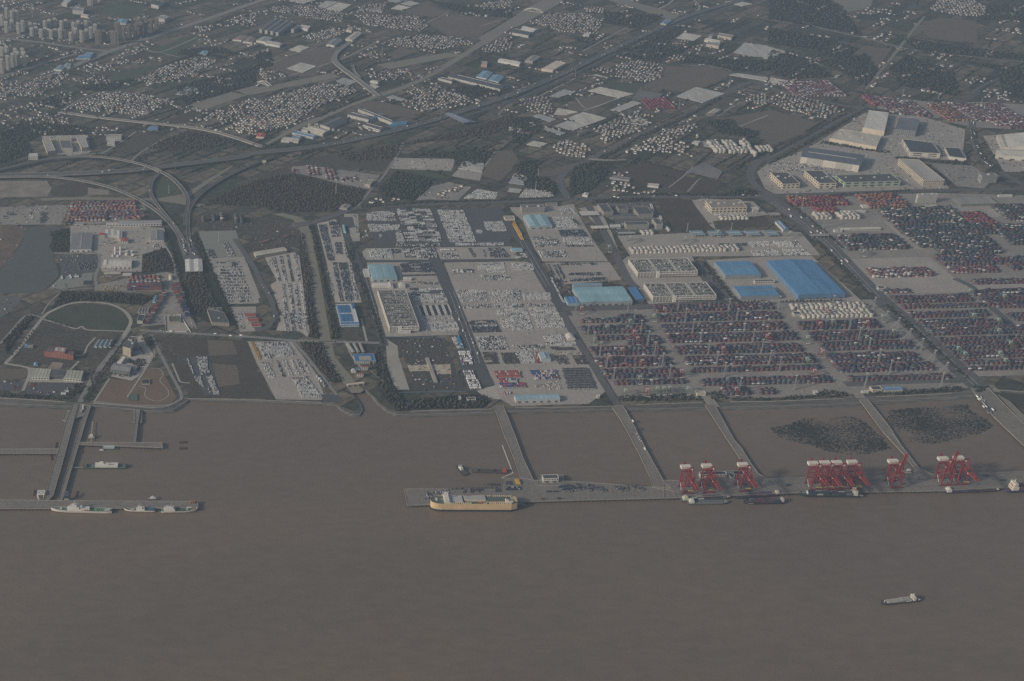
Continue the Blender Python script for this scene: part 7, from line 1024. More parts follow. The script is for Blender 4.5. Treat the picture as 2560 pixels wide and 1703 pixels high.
for i, (t, s, l_) in enumerate((('A2', '370,1155 560,1192 690,1145 510,1102', 'middle block of pale striped tunnels'), ('A2', '500,1085 690,1145 870,1080 650,1022', 'upper block of pale striped tunnels'), ('A2', '260,1180 440,1235 500,1215 330,1165', 'low flat plastic roofs below the striped tunnels'), ('A2', '380,1045 500,1052 610,1025 420,985', 'bluish tunnels left of the brown field'), ('A2', '900,1005 990,1020 1190,942 1100,920', 'bright tunnels right of the brown field'), ('A2', '1090,905 1310,930 1380,855 1170,830', 'dark mesh tunnels above the reddish depot'), ('A2', '340,882 430,890 580,845 480,815', 'pale tunnels beside the highway hamlet'), ('A2', '690,830 980,895 1120,860 810,795', 'wide plastic roofs above the brown field'), ('A2', '1500,880 1740,940 1945,855 1680,795', 'compound of grey tunnels beside the country road'), ('A2', '1060,1125 1190,1150 1260,1115 1150,1060', 'pale flat tunnels in the village'), ('A2', '190,1060 350,1115 410,1090 250,1040', 'worn tunnels below the hamlet'), ('A2', '1500,350 1660,372 1735,330 1570,298', 'far grey tunnels in the wood clearing'), ('A2', '2020,480 2334,540 2334,420 2120,390', 'large far block of grey tunnels'), ('A2', '1980,685 2334,745 2334,705 2060,668', 'long pale roof behind the brown field'), ('A2', '1690,1310 1790,1345 1850,1310 1740,1290', 'small tunnels beside the tall white stacks'), ('A2', '130,1320 260,1340 330,1310 200,1285', 'worn tunnels at the left of the country road'), ('A2', '700,690 800,700 880,712 780,680', 'small roofs right of the highway'),
 ('A1', '285,625 430,665 558,605 410,572', 'square white plastic roof beside the pond'), ('A1', '730,740 830,790 930,745 800,710', 'pale tunnels by the twin viaduct'), ('A1', '630,85 760,112 870,45 760,25', 'pale far tunnels at the top, right'), ('A1', '560,60 640,75 760,20 640,10', 'pale far tunnels at the top, middle'), ('A1', '300,10 440,35 560,0 420,-20', 'pale far tunnels at the top, left'), ('A1', '1200,10 1290,25 1380,-5 1280,-20', 'hazy tunnels right of the top village'), ('A1', '1230,80 1330,92 1420,70 1300,45', 'hazy tunnels below the top village'), ('A1', '1320,35 1420,55 1500,35 1400,8', 'bright hazy tunnels near the river'), ('A1', '1020,790 1090,810 1130,795 1060,755', 'tunnels right of the twin viaduct'), ('A1', '1190,890 1330,925 1370,910 1250,870', 'flat tunnels above the factories'), ('A1', '300,455 400,475 490,435 400,412', 'bluish tunnels left of the curved viaduct'), ('A1', '1860,1500 2070,1530 2080,1490 1900,1470', 'pale tunnels by the gravel yard'), ('B1', '1840,80 2060,110 2080,60 1880,30', 'bluish tunnels below the gravel yard'), ('B2', '-30,210 110,230 140,170 10,150', 'bluish tunnels left of the road loop, upper'), ('B2', '0,155 130,165 145,150 30,125', 'thin tunnels left of the road loop'), ('B2', '-40,290 70,300 95,270 -20,255', 'bluish tunnels left of the road loop, lower'), ('B2', '1580,110 1880,170 1920,110 1760,20', 'field of dark mesh plots by the country road'), ('A0', '1600,860 1720,880 1815,810 1720,785', 'white hoop frames beside the wood'), ('A3', '0,750 110,775 190,740 30,708', 'pale flat roof at the left of the hazy depot'), ('A3', '0,520 60,525 160,470 0,425', 'pale plastic roofs left of the drain'), ('A2', '1940,20 2100,60 2200,40 2050,5', 'hazy roofs near the top'))):
    greenhouse(l_+' of the greenhouse fields', t+' '+s, col=((.29, .30, .295), (.34, .34, .325), (.24, .26, .27), (.38, .37, .34))[i % 4] if 'dark' not in l_ else (.12, .125, .13))
# --- apartment towers
def tower_proto(w, d, h, wall, fl):
    root = empty('apartment_tower', (0, 0, 0)); wm = cmat(wall); b = MB(); b.box(-w/2, w/2, -d/2, d/2, 0, h); b.box(-w*.2, w*.2, -d/2-1.5, d/2+1.5, 0, h-1); b.build('wall', wm, root)
    b = MB(); b.box(-w/2, w/2, -d/2, d/2, h, h+1.2); b.box(-w*.32, -w*.05, -d*.3, d*.3, h, h+5); b.box(w*.05, w*.32, -d*.3, d*.3, h, h+4); b.build('roof', cmat(tuple(c*.9 for c in wall)), root); q = MB(); fh = h/fl
    for f in range(fl):
        z = f*fh+fh*.35
        for j in range(6):
            x = -w/2+w*(j+.25)/6; y = -d/2-.12 if j not in (2, 3) else -d/2-1.62; q.add([(x, y, z), (x+w/12, y, z), (x+w/12, y, z+fh*.5), (x, y, z+fh*.5)], [(0, 1, 2, 3)])
        for j in range(3): y = -d/2+d*(j+.3)/3; q.add([(-w/2-.12, y, z), (-w/2-.12, y+d/7, z), (-w/2-.12, y+d/7, z+fh*.5), (-w/2-.12, y, z+fh*.5)], [(0, 1, 2, 3)])
    q.build('window_rows', GLASS, root, kind='stuff'); return root
PROT = {}; TL = {}
TW = [(60, 300, 85, 50), (110, 285, 80, 50), (170, 310, 90, 45), (210, 290, 85, 40), (290, 335, 75, 50), (330, 325, 70, 40), (375, 345, 75, 45), (415, 335, 70, 40), (465, 355, 75, 45), (505, 345, 70, 40), (550, 365, 80, 45), (590, 355, 75, 40), (645, 375, 80, 45), (690, 360, 80, 45), (745, 385, 90, 50), (790, 370, 90, 45), (830, 352, 85, 40), (20, 235, 80, 50), (62, 170, 80, 50), (110, 200, 90, 50), (150, 195, 95, 45), (275, 262, 52, 40), (320, 268, 50, 40), (410, 268, 62, 45), (452, 255, 62, 45), (500, 245, 65, 45), (560, 268, 62, 40), (600, 258, 62, 45), (640, 250, 55, 40), (670, 285, 60, 45), (715, 270, 60, 45), (785, 265, 60, 50), (822, 255, 52, 40), (868, 300, 70, 45), (905, 288, 72, 40), (895, 402, 110, 65), (950, 385, 100, 50), (1045, 415, 118, 85), (1070, 305, 80, 60), (1130, 372, 110, 50), (1180, 352, 110, 50), (1240, 347, 120, 55), (1290, 332, 110, 45), (1332, 320, 110, 40), (1380, 300, 108, 50), (1430, 272, 95, 50), (1260, 225, 48, 60), (1320, 215, 48, 60),
 (20, 672, 122, 45), (75, 642, 110, 45), (120, 622, 110, 40), (165, 605, 110, 40), (222, 608, 130, 55), (20, 515, 72, 50), (140, 525, 62, 45), (205, 500, 50, 45), (60, 480, 50, 40), (820, 55, 65, 55), (905, 20, 45, 40)]
for i, (x, y, hp, wp) in enumerate(TW):
    p = gp('A0', x, y); sc_ = np.linalg.norm(gp('A0', x+10, y)-p)/10; w = wp*sc_*.78; h = hp*S1/(FPX/np.linalg.norm(p-np.array((0, 0, CAMZ))))/.96; brown = 880 < x < 1460 and 180 < y < 440; k = (round(w/9), round(h/12), brown)
    if k not in PROT: PROT[k] = tower_proto(k[0]*9, 15, k[1]*12, (.30, .26, .225) if brown else (.60, .56, .50), max(6, k[1]*4)); r = PROT[k]; r.location = (p[0], p[1]+7, 0)
    else: r = dup(PROT[k], (p[0], p[1]+7, 0))
    grp = 'brown apartment towers' if brown else 'left-edge apartment towers' if y > 440 else 'pale apartment towers'
    rw = 'brown group by the city road' if brown else 'left-edge cluster' if y > 440 else 'front row of the pale estate' if y > 300 else 'top edge of the picture' if y < 60 else 'back rows of the pale estate'
    TL.setdefault(rw, []).append((x, r, brown, hp, grp))
for rw, v in TL.items():
    for k, (x, r, brown, hp, grp) in enumerate(sorted(v, key=lambda q: q[0])): props(r, label='%s %s apartment tower, %s from the left in the %s' % ('tall' if hp > 100 else 'medium-height', 'brown' if brown else 'pale', ordn(k+1), rw), cat='apartment tower', group=grp)
# chimney / lattice pylons / billboard
for i, (t, x, y, hp, l_) in enumerate((('A0', 297, 160, 120, 'slim chimney in the hazy upper left'), ('A1', 1148, 520, 90, 'slim mast right of the curved viaduct'), ('A2', 1975, 800, 80, 'slim mast above the grey tunnels'), ('A2', 1520, 990, 70, 'slim mast by the reddish depot'), ('B2', 215, 270, 70, 'slim mast in the tunnels car compound'), ('B2', 237, 150, 65, 'slim mast in the wood left of the road loop'), ('B1', 728, 320, 130, 'lattice mast standing in the bare brown wood'), ('B0', 1540, 300, 65, 'slim mast inside the interchange'), ('A2', 575, 710, 65, 'slim mast beside the highway'), ('A3', 1225, 880, 55, 'mast in the hazy depot, left'), ('A3', 1550, 915, 55, 'mast in the hazy depot, middle'), ('A3', 1940, 960, 55, 'mast in the hazy depot, right'), ('B0', 1995, 750, 95, 'tall mast at the head of the long sloping lot'), ('C0', 1410, 700, 70, 'white flagpole beside the yard of the pale tower'), ('B2', 1595, 650, 65, 'mast in front of the ploughed field'), ('B2', 1998, 640, 60, 'mast beside the inspection sheds'))):
    p = gp(t, x, y); h = hp*S1/(FPX/np.linalg.norm(p-np.array((0, 0, CAMZ))))/.93; r = empty('mast', p, label=l_, cat='mast'); MB().cyl(0, 0, 0, h, .9 if h < 40 else 1.1, 6, r1=.5).build('pole', cmat((.42, .42, .42)), r); MB().box(-2, 2, -2, 2, 0, .8).build('footing', M_PATH, r); MB().box(-1.4, 1.4, -1.4, 1.4, h-1.5, h).build('head', cmat((.4, .4, .4)), r)
p = gp('A1', 75, 1510); r = empty('billboard', p, label='cream billboard on a post below the highway', cat='billboard'); MB().cyl(0, 0, 0, 10, .9, 8).build('post', M_PATH, r); MB().box(-7, 7, -.8, .8, 10, 19).build('panel', cmat((.6, .52, .38)), r)

# --- far fields: hedgerows along the plots and lone farmsteads
hp = []
for k in range(520):
    u_, v_ = rng.uniform(0, 2560), rng.uniform(-10, 440); p = G(u_, v_); a = math.radians(rng.choice((44, -42, 50))+rng.normal(0, 4)); L = rng.uniform(60, 320); d = np.array((math.cos(a), math.sin(a)))
    for j in range(int(L/7)): hp.append(p[:2]+d*(j*7+rng.uniform(-2, 2))+rng.normal(0, 1.5, 2))
hp = clear_of(np.array(hp)); n = len(hp); w = rng.uniform(4, 9, n); stamp('hedgerows', T_TREE[2], np.stack((hp[:, 0], hp[:, 1], np.zeros(n), rng.uniform(0, 6, n), w, w, rng.uniform(3, 7, n)), 1), pick(WP['dark'], n)[:, None], LEAF, kind='stuff', label='thin dark hedgerows and ditch trees between the far fields')
P = []
for k in range(560):
    u_, v_ = 2560*rng.random()**1.5, rng.uniform(-5, 330); p = G(u_, v_)[:2]; a = math.radians(rng.choice((44, -42))+rng.normal(0, 5)); d = np.array((math.cos(a), math.sin(a)))
    for j in range(rng.integers(2, 9)): P.append(p+d*j*rng.uniform(13, 19)+rng.normal(0, 5, 2))
P = clear_of(np.array(P)); n = len(P); stamp('scattered_farmsteads', T_HOUSE, np.stack((P[:, 0], P[:, 1], np.zeros(n), -.42+rng.normal(0, .12, n), rng.uniform(6, 14, n), rng.uniform(5, 9, n), rng.uniform(3, 8.5, n)), 1), np.stack((pick(WALLC, n), pick(ROOFC, n)), 1), PLASTER, kind='stuff', label='lone farmhouses and sheds strewn over the far fields')
# ================================================================== CRANES, MASTS, SHIPS
RED = mat('crane_red', (0.235, 0.030, 0.036), 0.5, 0.15, 0.05, fine=.2); REDB = mat('boom_red', (0.30, 0.048, 0.040), 0.5, 0.15, 0.05, fine=.2); MHW = mat('machine_house', (0.66, 0.62, 0.55), 0.7, 0.06, 0.1, fine=.08)
DKS = cmat((.05, .05, .055)); GRN = mat('gantry_green', (.14, .24, .21), .55, .15, .1); GRW = mat('mast_grey', (.27, .28, .29), .6, .1, .2)
def sts(boom_up, name='quay_crane'):
    """ship-to-shore crane: x along the quay, -y over the water, rails at y=0 and y=28"""
    r = empty(name); W, D, H = 10.5, 28.0, 42.0
    for sx in (-1, 1):
        for y in (0, D): MB().beam((sx*W, y, 1.5), (sx*W*.92, y, H), 1.9, h=2.2).build('leg', RED, r)
    for y in (0, D): MB().beam((-W-1.5, y, 2.2), (W+1.5, y, 2.2), 2.0, h=2.2).build('sill_beam', RED, r)
    for y in (0, D):
        for sx in (-1, 1): MB().box(sx*W-3.4, sx*W+3.4, y-.8, y+.8, 0, 1.6).build('bogie', DKS, r)
    for sx in (-1, 1): MB().beam((sx*W, 0, 16), (sx*W, D, 16), 1.5, h=2.0).build('portal_beam', RED, r); b = MB(); b.beam((sx*W, 0, 17), (sx*W*.95, D, 40), 1.1); b.beam((sx*W, D, 17), (sx*W*.95, 0, 40), 1.1); b.beam((sx*W, 0, 29), (sx*W, D, 29), 1.0); b.build('side_brace', RED, r)
    for y in (0, D): b = MB(); b.beam((-W, y, H-1), (W, y, H-1), 1.8, h=2.4); b.beam((-W, y, 28), (W, y, 28), 1.2); b.beam((-W, y, 28), (0, y, H-1), .9); b.beam((W, y, 28), (0, y, H-1), .9); b.build('cross_beam', RED, r)
    MB().beam((-W, D, 16), (W, D, 16), 1.4).build('rear_tie', RED, r)
    for sx in (-1, 1): MB().beam((sx*3.6, 2, H+1.6), (sx*3.6, D+20, H+1.6), 1.5, h=2.6).build('girder', RED, r)
    b = MB()
    for k in range(7): y = 2+k*(D+18)/6; b.beam((-3.6, y, H+1.2), (3.6, y, H+1.2), .9)
    b.build('girder_tie', RED, r)
    for sx in (-1, 1): b = MB(); b.beam((sx*W*.92, 0, H), (sx*3.4, 3.5, H+24), 1.3); b.beam((sx*3.4, 3.5, H+24), (sx*5.5, D, H), .8); b.build('apex_frame', RED, r)
    MB().beam((-3.6, 3.5, H+24), (3.6, 3.5, H+24), 1.5).build('apex_beam', RED, r)
    L = 52.0; a = math.radians(78 if boom_up else 0); dy, dz = -math.cos(a), math.sin(a); bo = empty('boom'); bo.parent = r; bo.location = (0, 1, H+1.6)
    b = MB()
    for sx in (-1, 1): b.beam((sx*3.4, 0, 0), (sx*2.8, dy*L, dz*L), 1.4, h=2.4)
    b.build('boom_girder', REDB, bo); b = MB()
    for k in range(1, 14): b.beam((-3.3, dy*L*k/13, dz*L*k/13), (3.3, dy*L*k/13, dz*L*k/13), .9)
    for k in range(13): b.beam((-3.2*(-1)**k, dy*L*k/13, dz*L*k/13), (3.2*(-1)**k, dy*L*(k+1)/13, dz*L*(k+1)/13), .6)
    b.build('boom_lattice', REDB, bo)
    for f, n_ in ((.55, 'forestay'), (.95, 'forestay')):
        if boom_up: continue
        b = MB()
        for sx in (-1, 1): b.beam((sx*2.6, 2.5, 22.4), (sx*2.6, dy*L*f, dz*L*f), .45)
        b.build(n_, RED, bo)
    mh = MB(); mh.box(-10.5, 10.5, D+2, D+12, H+3.2, H+8.6); m_ = mh.build('machinery_house', MHW, r); MB().box(-10.8, 10.8, D+1.7, D+12.3, H+8.6, H+9.1).build('house_roof', MHW, m_); b = MB()
    for k in range(5): b.box(-7+k*3, -5.6+k*3, D+1.9, D+2.0, H+5.2, H+6.6)
    b.build('house_window', GLASS, m_, kind='stuff'); MB().box(11.2, 13.6, D-6, D-2, H+3.2, H+6).build('electrical_box', M_WHITE, r); MB().box(-2, 2, D+14.5, D+17.5, H+3, H+14).build('maintenance_hoist', RED, r)
    ty = -14 if not boom_up else 14; b = MB(); b.box(-3.8, 3.8, ty-3, ty+3, H+3, H+4.6); b.build('trolley', DKS, r); MB().box(-2.2, .6, ty-1.5, ty+1.5, H-3.4, H-.4).build('operator_cab', M_WHITE, r)
    b = MB(); b.beam((-W-.9, D*.35, 3), (-W-.9, D*.75, 16), .8); b.build('stair', cmat((.6, .6, .58)), r); MB().box(-5.5, 5.5, ty-1.3, ty+1.3, 17 if not boom_up else 24, 18 if not boom_up else 25).build('spreader', cmat((.5, .4, .08)), r); b = MB()
    for sx in (-1, 1): b.beam((sx*2, ty, 18), (sx*2, ty, H+3), .25)
    b.build('hoist_rope', DKS, r)
    return r
pd, pu = sts(False), sts(True); used = {False: False, True: False}
CR_ = [('E2', 410, 935, False, 'leftmost red quay crane, boom lowered over two grey barges'), ('E2', 775, 918, False, 'second red quay crane from the left, in front of the dark-roofed berth office'), ('E2', 1400, 895, False, 'third red quay crane from the left, boom over the dark blue barge'), ('E3', 480, 1040, False, 'first of the four red quay cranes crowded together'), ('E3', 725, 1030, False, 'second of the four red quay cranes crowded together'), ('E3', 975, 1025, False, 'third of the four red quay cranes crowded together'), ('E3', 1290, 1015, False, 'last of the four red quay cranes crowded together'), ('E4', 255, 922, True, 'lone red quay crane with its boom raised'), ('E4', 1075, 880, True, 'red quay crane with raised boom beside a lowered one'), ('E4', 1330, 868, False, 'rightmost red quay crane with lowered boom')]
for t, x, y, up, l_ in CR_:
    p = gp(t, x, y, DZ+.3); pr = pu if up else pd
    if not used[up]: r = pr; r.location = p; used[up] = True
    else: r = dup(pr, p)
    props(r, label=l_, cat='crane', group='red quay cranes')
# crane rails
for dy in (0, 28):
    A, B = gp('E2', 200, 942, DZ), gp('E4', 2300, 845, DZ); b = MB(); b.beam((A[0], A[1]+dy, DZ+.12), (B[0], B[1]+dy, DZ+.12), .5, h=.2); props(b.build('crane_rail', DKS), kind='structure')
# yard gantries
def rtg(m, name):
    r = empty(name); S, H = 23.0, 19.0
    for y in (0, S):
        for x in (-3.6, 3.6): MB().beam((x*1.15, y, 1.2), (x, y, H), .9, h=1.0).build('leg', m, r)
        MB().beam((-5.5, y, 1.3), (5.5, y, 1.3), 1.0, h=1.1).build('sill_beam', m, r)
        for x in (-4.6, 4.6): MB().cyl(x, y, 0, 1.0, .9, 8).build('wheel', DKS, r)
    for x in (-3.2, 3.2): MB().beam((x, -1, H), (x, S+1, H), 1.0, h=1.5).build('girder', m, r)
    MB().box(-3.6, 3.6, S*.3, S*.3+5, H+.7, H+2.4).build('trolley', cmat((.45, .45, .44)), r); MB().box(-4.4, -2.4, S*.3, S*.3+2.2, H-3, H-.8).build('cab', M_WHITE, r); MB().box(-5.5, 5.5, -1.2, -.4, 2.2, 5).build('power_house', cmat((.5, .5, .48)), r); MB().box(-6, 6, S*.3+1, S*.3+3.4, H-7, H-6.4).build('spreader', cmat((.3, .24, .08)), r)
    return r
G_P, R_P = rtg(GRN, 'yard_gantry'), rtg(RED, 'yard_gantry'); ug = {0: False, 1: False}
RT = [('C2', 1300, 390, 0), ('C2', 870, 490, 0), ('C2', 760, 605, 0), ('C2', 1080, 440, 0), ('C2', 1170, 960, 0), ('C2', 1610, 1060, 0), ('C2', 1330, 1060, 0), ('C2', 1390, 1060, 0), ('C2', 1440, 1055, 0), ('C2', 1040, 1080, 0), ('C3', 595, 440, 0), ('C3', 905, 590, 0), ('C3', 365, 590, 0), ('C3', 360, 790, 0), ('C3', 1050, 395, 0), ('C3', 1150, 530, 0), ('C3', 1880, 385, 0), ('C3', 2110, 430, 0), ('C3', 2110, 525, 0), ('C3', 2215, 640, 0), ('C3', 2170, 800, 0), ('C3', 2120, 735, 0), ('C3', 1740, 690, 0), ('C3', 1800, 740, 0), ('C3', 2160, 210, 0), ('B2', 890, 850, 0), ('B2', 1085, 765, 0), ('B2', 1590, 770, 0), ('B2', 1885, 710, 0), ('B3', 880, 890, 0), ('B3', 210, 720, 0), ('C3', 1850, 160, 0),
 ('C2', 1395, 330, 1), ('C2', 1120, 540, 1), ('C2', 1150, 600, 1), ('C2', 1010, 700, 1), ('C2', 900, 770, 1), ('C2', 1190, 810, 1), ('C2', 1240, 1075, 1), ('C2', 1550, 900, 1), ('C2', 1930, 690, 1), ('C2', 2050, 1065, 1), ('C2', 640, 320, 1), ('C3', 505, 720, 1), ('C3', 540, 345, 1), ('C3', 910, 450, 1), ('C3', 480, 465, 1), ('C3', 430, 900, 1), ('C3', 15, 565, 1), ('C2', 2330, 580, 1)]
rc_ = {}
for i, (t, x, y, k) in enumerate(sorted(RT, key=lambda q: -px(*q[:3])[1])):
    p = gp(t, x, y, .4); pr = R_P if k else G_P
    if not ug[k]: r = pr; r.location = p; ug[k] = True
    else: r = dup(pr, p)
    yd = 'first container yard' if t == 'C2' and x < 1300+(y-390)*.6 else 'second container yard' if t == 'C2' or (t == 'C3' and x < 400) else 'third container yard' if t == 'C3' and x < 1200 else 'far right container yard' if t == 'C3' else 'upper yard by the truck road'
    rc_[yd, k] = rc_.get((yd, k), 0)+1; props(r, label='%s yard gantry, %s from the shore in the %s' % ('red' if k else 'green', ordn(rc_[yd, k]), yd), cat='crane', group=('red' if k else 'green')+' yard gantries')
# floodlight masts
def mast(h, strut, name='floodlight_mast', dark=False):
    r = empty(name); m = GRW if not dark else cmat((.10, .10, .105)); b = MB(); w0, w1 = (1.5, .9) if not dark else (.7, .4)
    if dark: b.cyl(0, 0, 0, h, .45, 6, r1=.25)
    else:
        for sx in (-1, 1):
            for sy in (-1, 1): b.beam((sx*w0, sy*w0, 0), (sx*w1*.7, sy*w1*.7, h), .48)
        for k in range(10): z = h*k/10; b.beam((-w0, -w0, z), (w0*.8, -w0*.8, z+h/10), .45); b.beam((-w0, -w0, z), (-w0*.8, w0*.8, z+h/10), .45)
    b.build('pole', m, r); MB().box(-2.6 if not dark else -1.5, 2.6 if not dark else 1.5, -2.2 if not dark else -1, 2.2 if not dark else 1, h, h+1.2).build('lamp_head', cmat((.48, .48, .47)) if not dark else m, r); MB().box(-2.2, 2.2, -2.2, 2.2, 0, .8).build('footing', M_PATH, r)
    if strut: b = MB(); b.beam((0, 0, h*.9), (-20, -1, .5), .7); b.beam((0, 1.5, h*.9), (-20, 1.5, .5), .7); b.build('strut', m, r)
    return r
MP = [mast(40, False), mast(34, True), mast(30, False, 'lamp_post', True)]; um = [False]*3
ML = [('C2', '690,500 745,602 800,692 862,800 922,930', 0, 'left line of the first yard'), ('C2', '1110,395 1170,492 1237,592 1297,692 1367,795 1432,905', 0, 'right line of the first yard'), ('C2', '1510,292 1575,388 1643,482 1712,582 1787,682 1862,785 1932,882', 0, 'left line of the second yard'), ('C2', '1970,292 2042,385 2113,480 2192,576 2272,668', 0, 'middle line of the second yard'), ('C3', '92,270 10,772 102,832 238,1002', 0, 'right side of the second yard'), ('C2', '582,272 1055,290 2070,1020', 0, 'edges of the first yards'), ('C3', '582,262 740,458 822,562 912,656 1002,760 1103,862 880,982 1572,982', 0, 'third yard'), ('C3', '962,262 1072,392 1180,452 1284,552 1393,642 1505,752 1615,862', 1, 'line beside the tree belt'), ('B3', '245,405 305,460 500,625 630,730 712,800', 0, 'left edge of the far depot'), ('B1', '1790,1045 1980,1045 1520,1060 1895,1295 1625,1310 1735,1490', 2, 'lots left of the central port road'), ('B2', '305,702 538,572 765,925 885,1112 410,928 120,1042 262,1295', 2, 'upper concrete lots'), ('C2', '150,490 402,485 305,775 560,790 20,790 120,180', 2, 'lower central lot'), ('C1', '1735,480 1895,190 150,790 1520,500', 2, 'lots near the shore')]
for t, s, k, pl_ in ML:
    for j, q in enumerate(sorted(s.split(), key=lambda q: float(q.split(',')[0]))):
        x, y = map(float, q.split(',')); p = gp(t, x, y, .4)
        if not um[k]: r = MP[k]; r.location = p; um[k] = True
        else: r = dup(MP[k], p)
        props(r, label='%s, %s from left, %s' % (('tall lattice floodlight mast', 'strutted floodlight mast', 'thin dark lamp post')[k], ordn(j+1), pl_), cat='mast', group=('yard floodlight masts', 'strutted masts along the tree belt', 'lamp posts of the parking lots')[k])
# ---- quay houses
bld('quay_office', 'white two-storey quay house with dark roof right of the car carrier', rect('E1', 1960, 2148, 528, 480, 11), 11, (.60, .57, .52), (.075, .08, .085), 'flat', 2, 'house', z0=DZ, doors=2)
bld('quay_office', 'long dark-roofed berth office behind the second red crane', rect('E2', 635, 1098, 612, 552, 9), 9, (.55, .51, .44), (.05, .055, .065), 'flat', 2, 'office', z0=DZ, parapet=1.2); bld('quay_office', 'dark-roofed block left of the third red crane', rect('E2', 1225, 1400, 605, 545, 9), 9, (.5, .48, .44), (.06, .055, .06), 'flat', 2, 'office', z0=DZ); bld('quay_office', 'low narrow annex beside the dark-roofed block', rect('E2', 1160, 1222, 652, 578, 5), 5, (.5, .5, .48), (.05, .06, .06), 'flat', 0, 'shed', z0=DZ)
deck('office_platform', 'small platform under the berth offices behind the red cranes', 'E2 555,700 640,545 1420,530 1500,700', z=DZ-.1); deck('office_platform', 'small platform under the white quay house', 'E1 1880,610 1900,480 2200,475 2210,610', z=DZ-.1)
r = simple('pipe_rack', 'white pipe rack on the berth by the fourth bridge', 'pipe rack', [('frame', M_WHITE, [(0, 34, -.6, .6, 3, 3.8), (0, 34, 6, 7, 3, 3.8)]), ('post', M_WHITE, [(k*8, k*8+.8, 0, .8, 0, 3) for k in range(5)]), ('tank', M_WHITE, [(30, 37, 10, 14, 0, 4)])], gp('E4', 265, 690, DZ))
for t, x, y, l_ in (('E2', 2145, 795, 'right of the third crane'), ('E4', 1735, 725, 'behind the rightmost crane'), ('E4', 1995, 800, 'near the right edge'), ('E2', 345, 905, 'under the leftmost crane'), ('E1', 2020, 690, 'in front of the white quay house'), ('E1', 2105, 690, 'right of the white quay house')):
    simple('quay_tractor', 'dark terminal tractor and trailer on the berth %s' % l_, 'tractor', [('cab', cmat((.12, .13, .15)), [(-7, -4.5, -1.2, 1.2, .6, 3.2)]), ('trailer', cmat((.05, .05, .06)), [(-4, 7, -1.2, 1.2, .9, 1.5)]), ('load', cmat((.07, .075, .09)), [(-3.6, 6.6, -1.2, 1.2, 1.5, 3.6)]), ('wheel', DKS, [(-6.5, -5.5, -1.3, 1.3, 0, .9), (3, 4, -1.3, 1.3, 0, .9), (5, 6, -1.3, 1.3, 0, .9)])], gp(t, x, y, DZ), 0.05)
# ---- ships.  local x: bow at 0, stern at L (metres); y across; z above water
def hull(L, B, D, bow=.18, stern=.06, flare=.8, sheer=0.0, n=16, z0=-1.0, zs=None, blunt=0.0):
    """half-breadth stations lofted between keel line, waterline and deck edge"""
    xs = [i/n for i in range(n+1)]
    def hb(t, k):
        e = bow*(1.25-.25*k)
        a = 1.0 if t > e else (blunt+(1-blunt)*(1-(1-t/e)**2.0)**.6)
        s_ = 1.0 if t < 1-stern else (1-.25*((t-1+stern)/stern)**2)
        return max(.02, a*s_)*B/2*(flare+(1-flare)*k)
    xs = sorted(set([0, .004, .012, .025, .05, .08, .12, .17, .24]+[.3+.7*i/10 for i in range(11)])); zl = zs or [(z0, 0), (D*.5, .6), (D, 1)]
    rows = []
    for z, k in zl:
        row = []
        for t in xs: row.append((t*L-(sheer*.6*k*(1-t/.2) if t < .2 else 0), hb(t, k), z+(sheer*((1-t/.3)**2 if t < .3 else 0)*k)))
        rows.append(row)
    return xs, rows
def loft(rows, m, name, root):
    b = MB(); n = len(rows[0])
    for s_ in (1, -1):
        vs_ = [(x, s_*y, z) for r_ in rows for x, y, z in r_]; b.add(vs_, [(i*n+j, i*n+j+1, (i+1)*n+j+1, (i+1)*n+j) for i in range(len(rows)-1) for j in range(n-1)])
    st = [r_[-1] for r_ in rows]; b.add([(x, y, z) for x, y, z in st]+[(x, -y, z) for x, y, z in st], [(i, i+1, len(st)+i+1, len(st)+i) for i in range(len(st)-1)]); bw = [r_[0] for r_ in rows]; b.add([(x, y, z) for x, y, z in bw]+[(x, -y, z) for x, y, z in bw], [(i, i+1, len(bw)+i+1, len(bw)+i) for i in range(len(bw)-1)])
    return b.build(name, m, root)
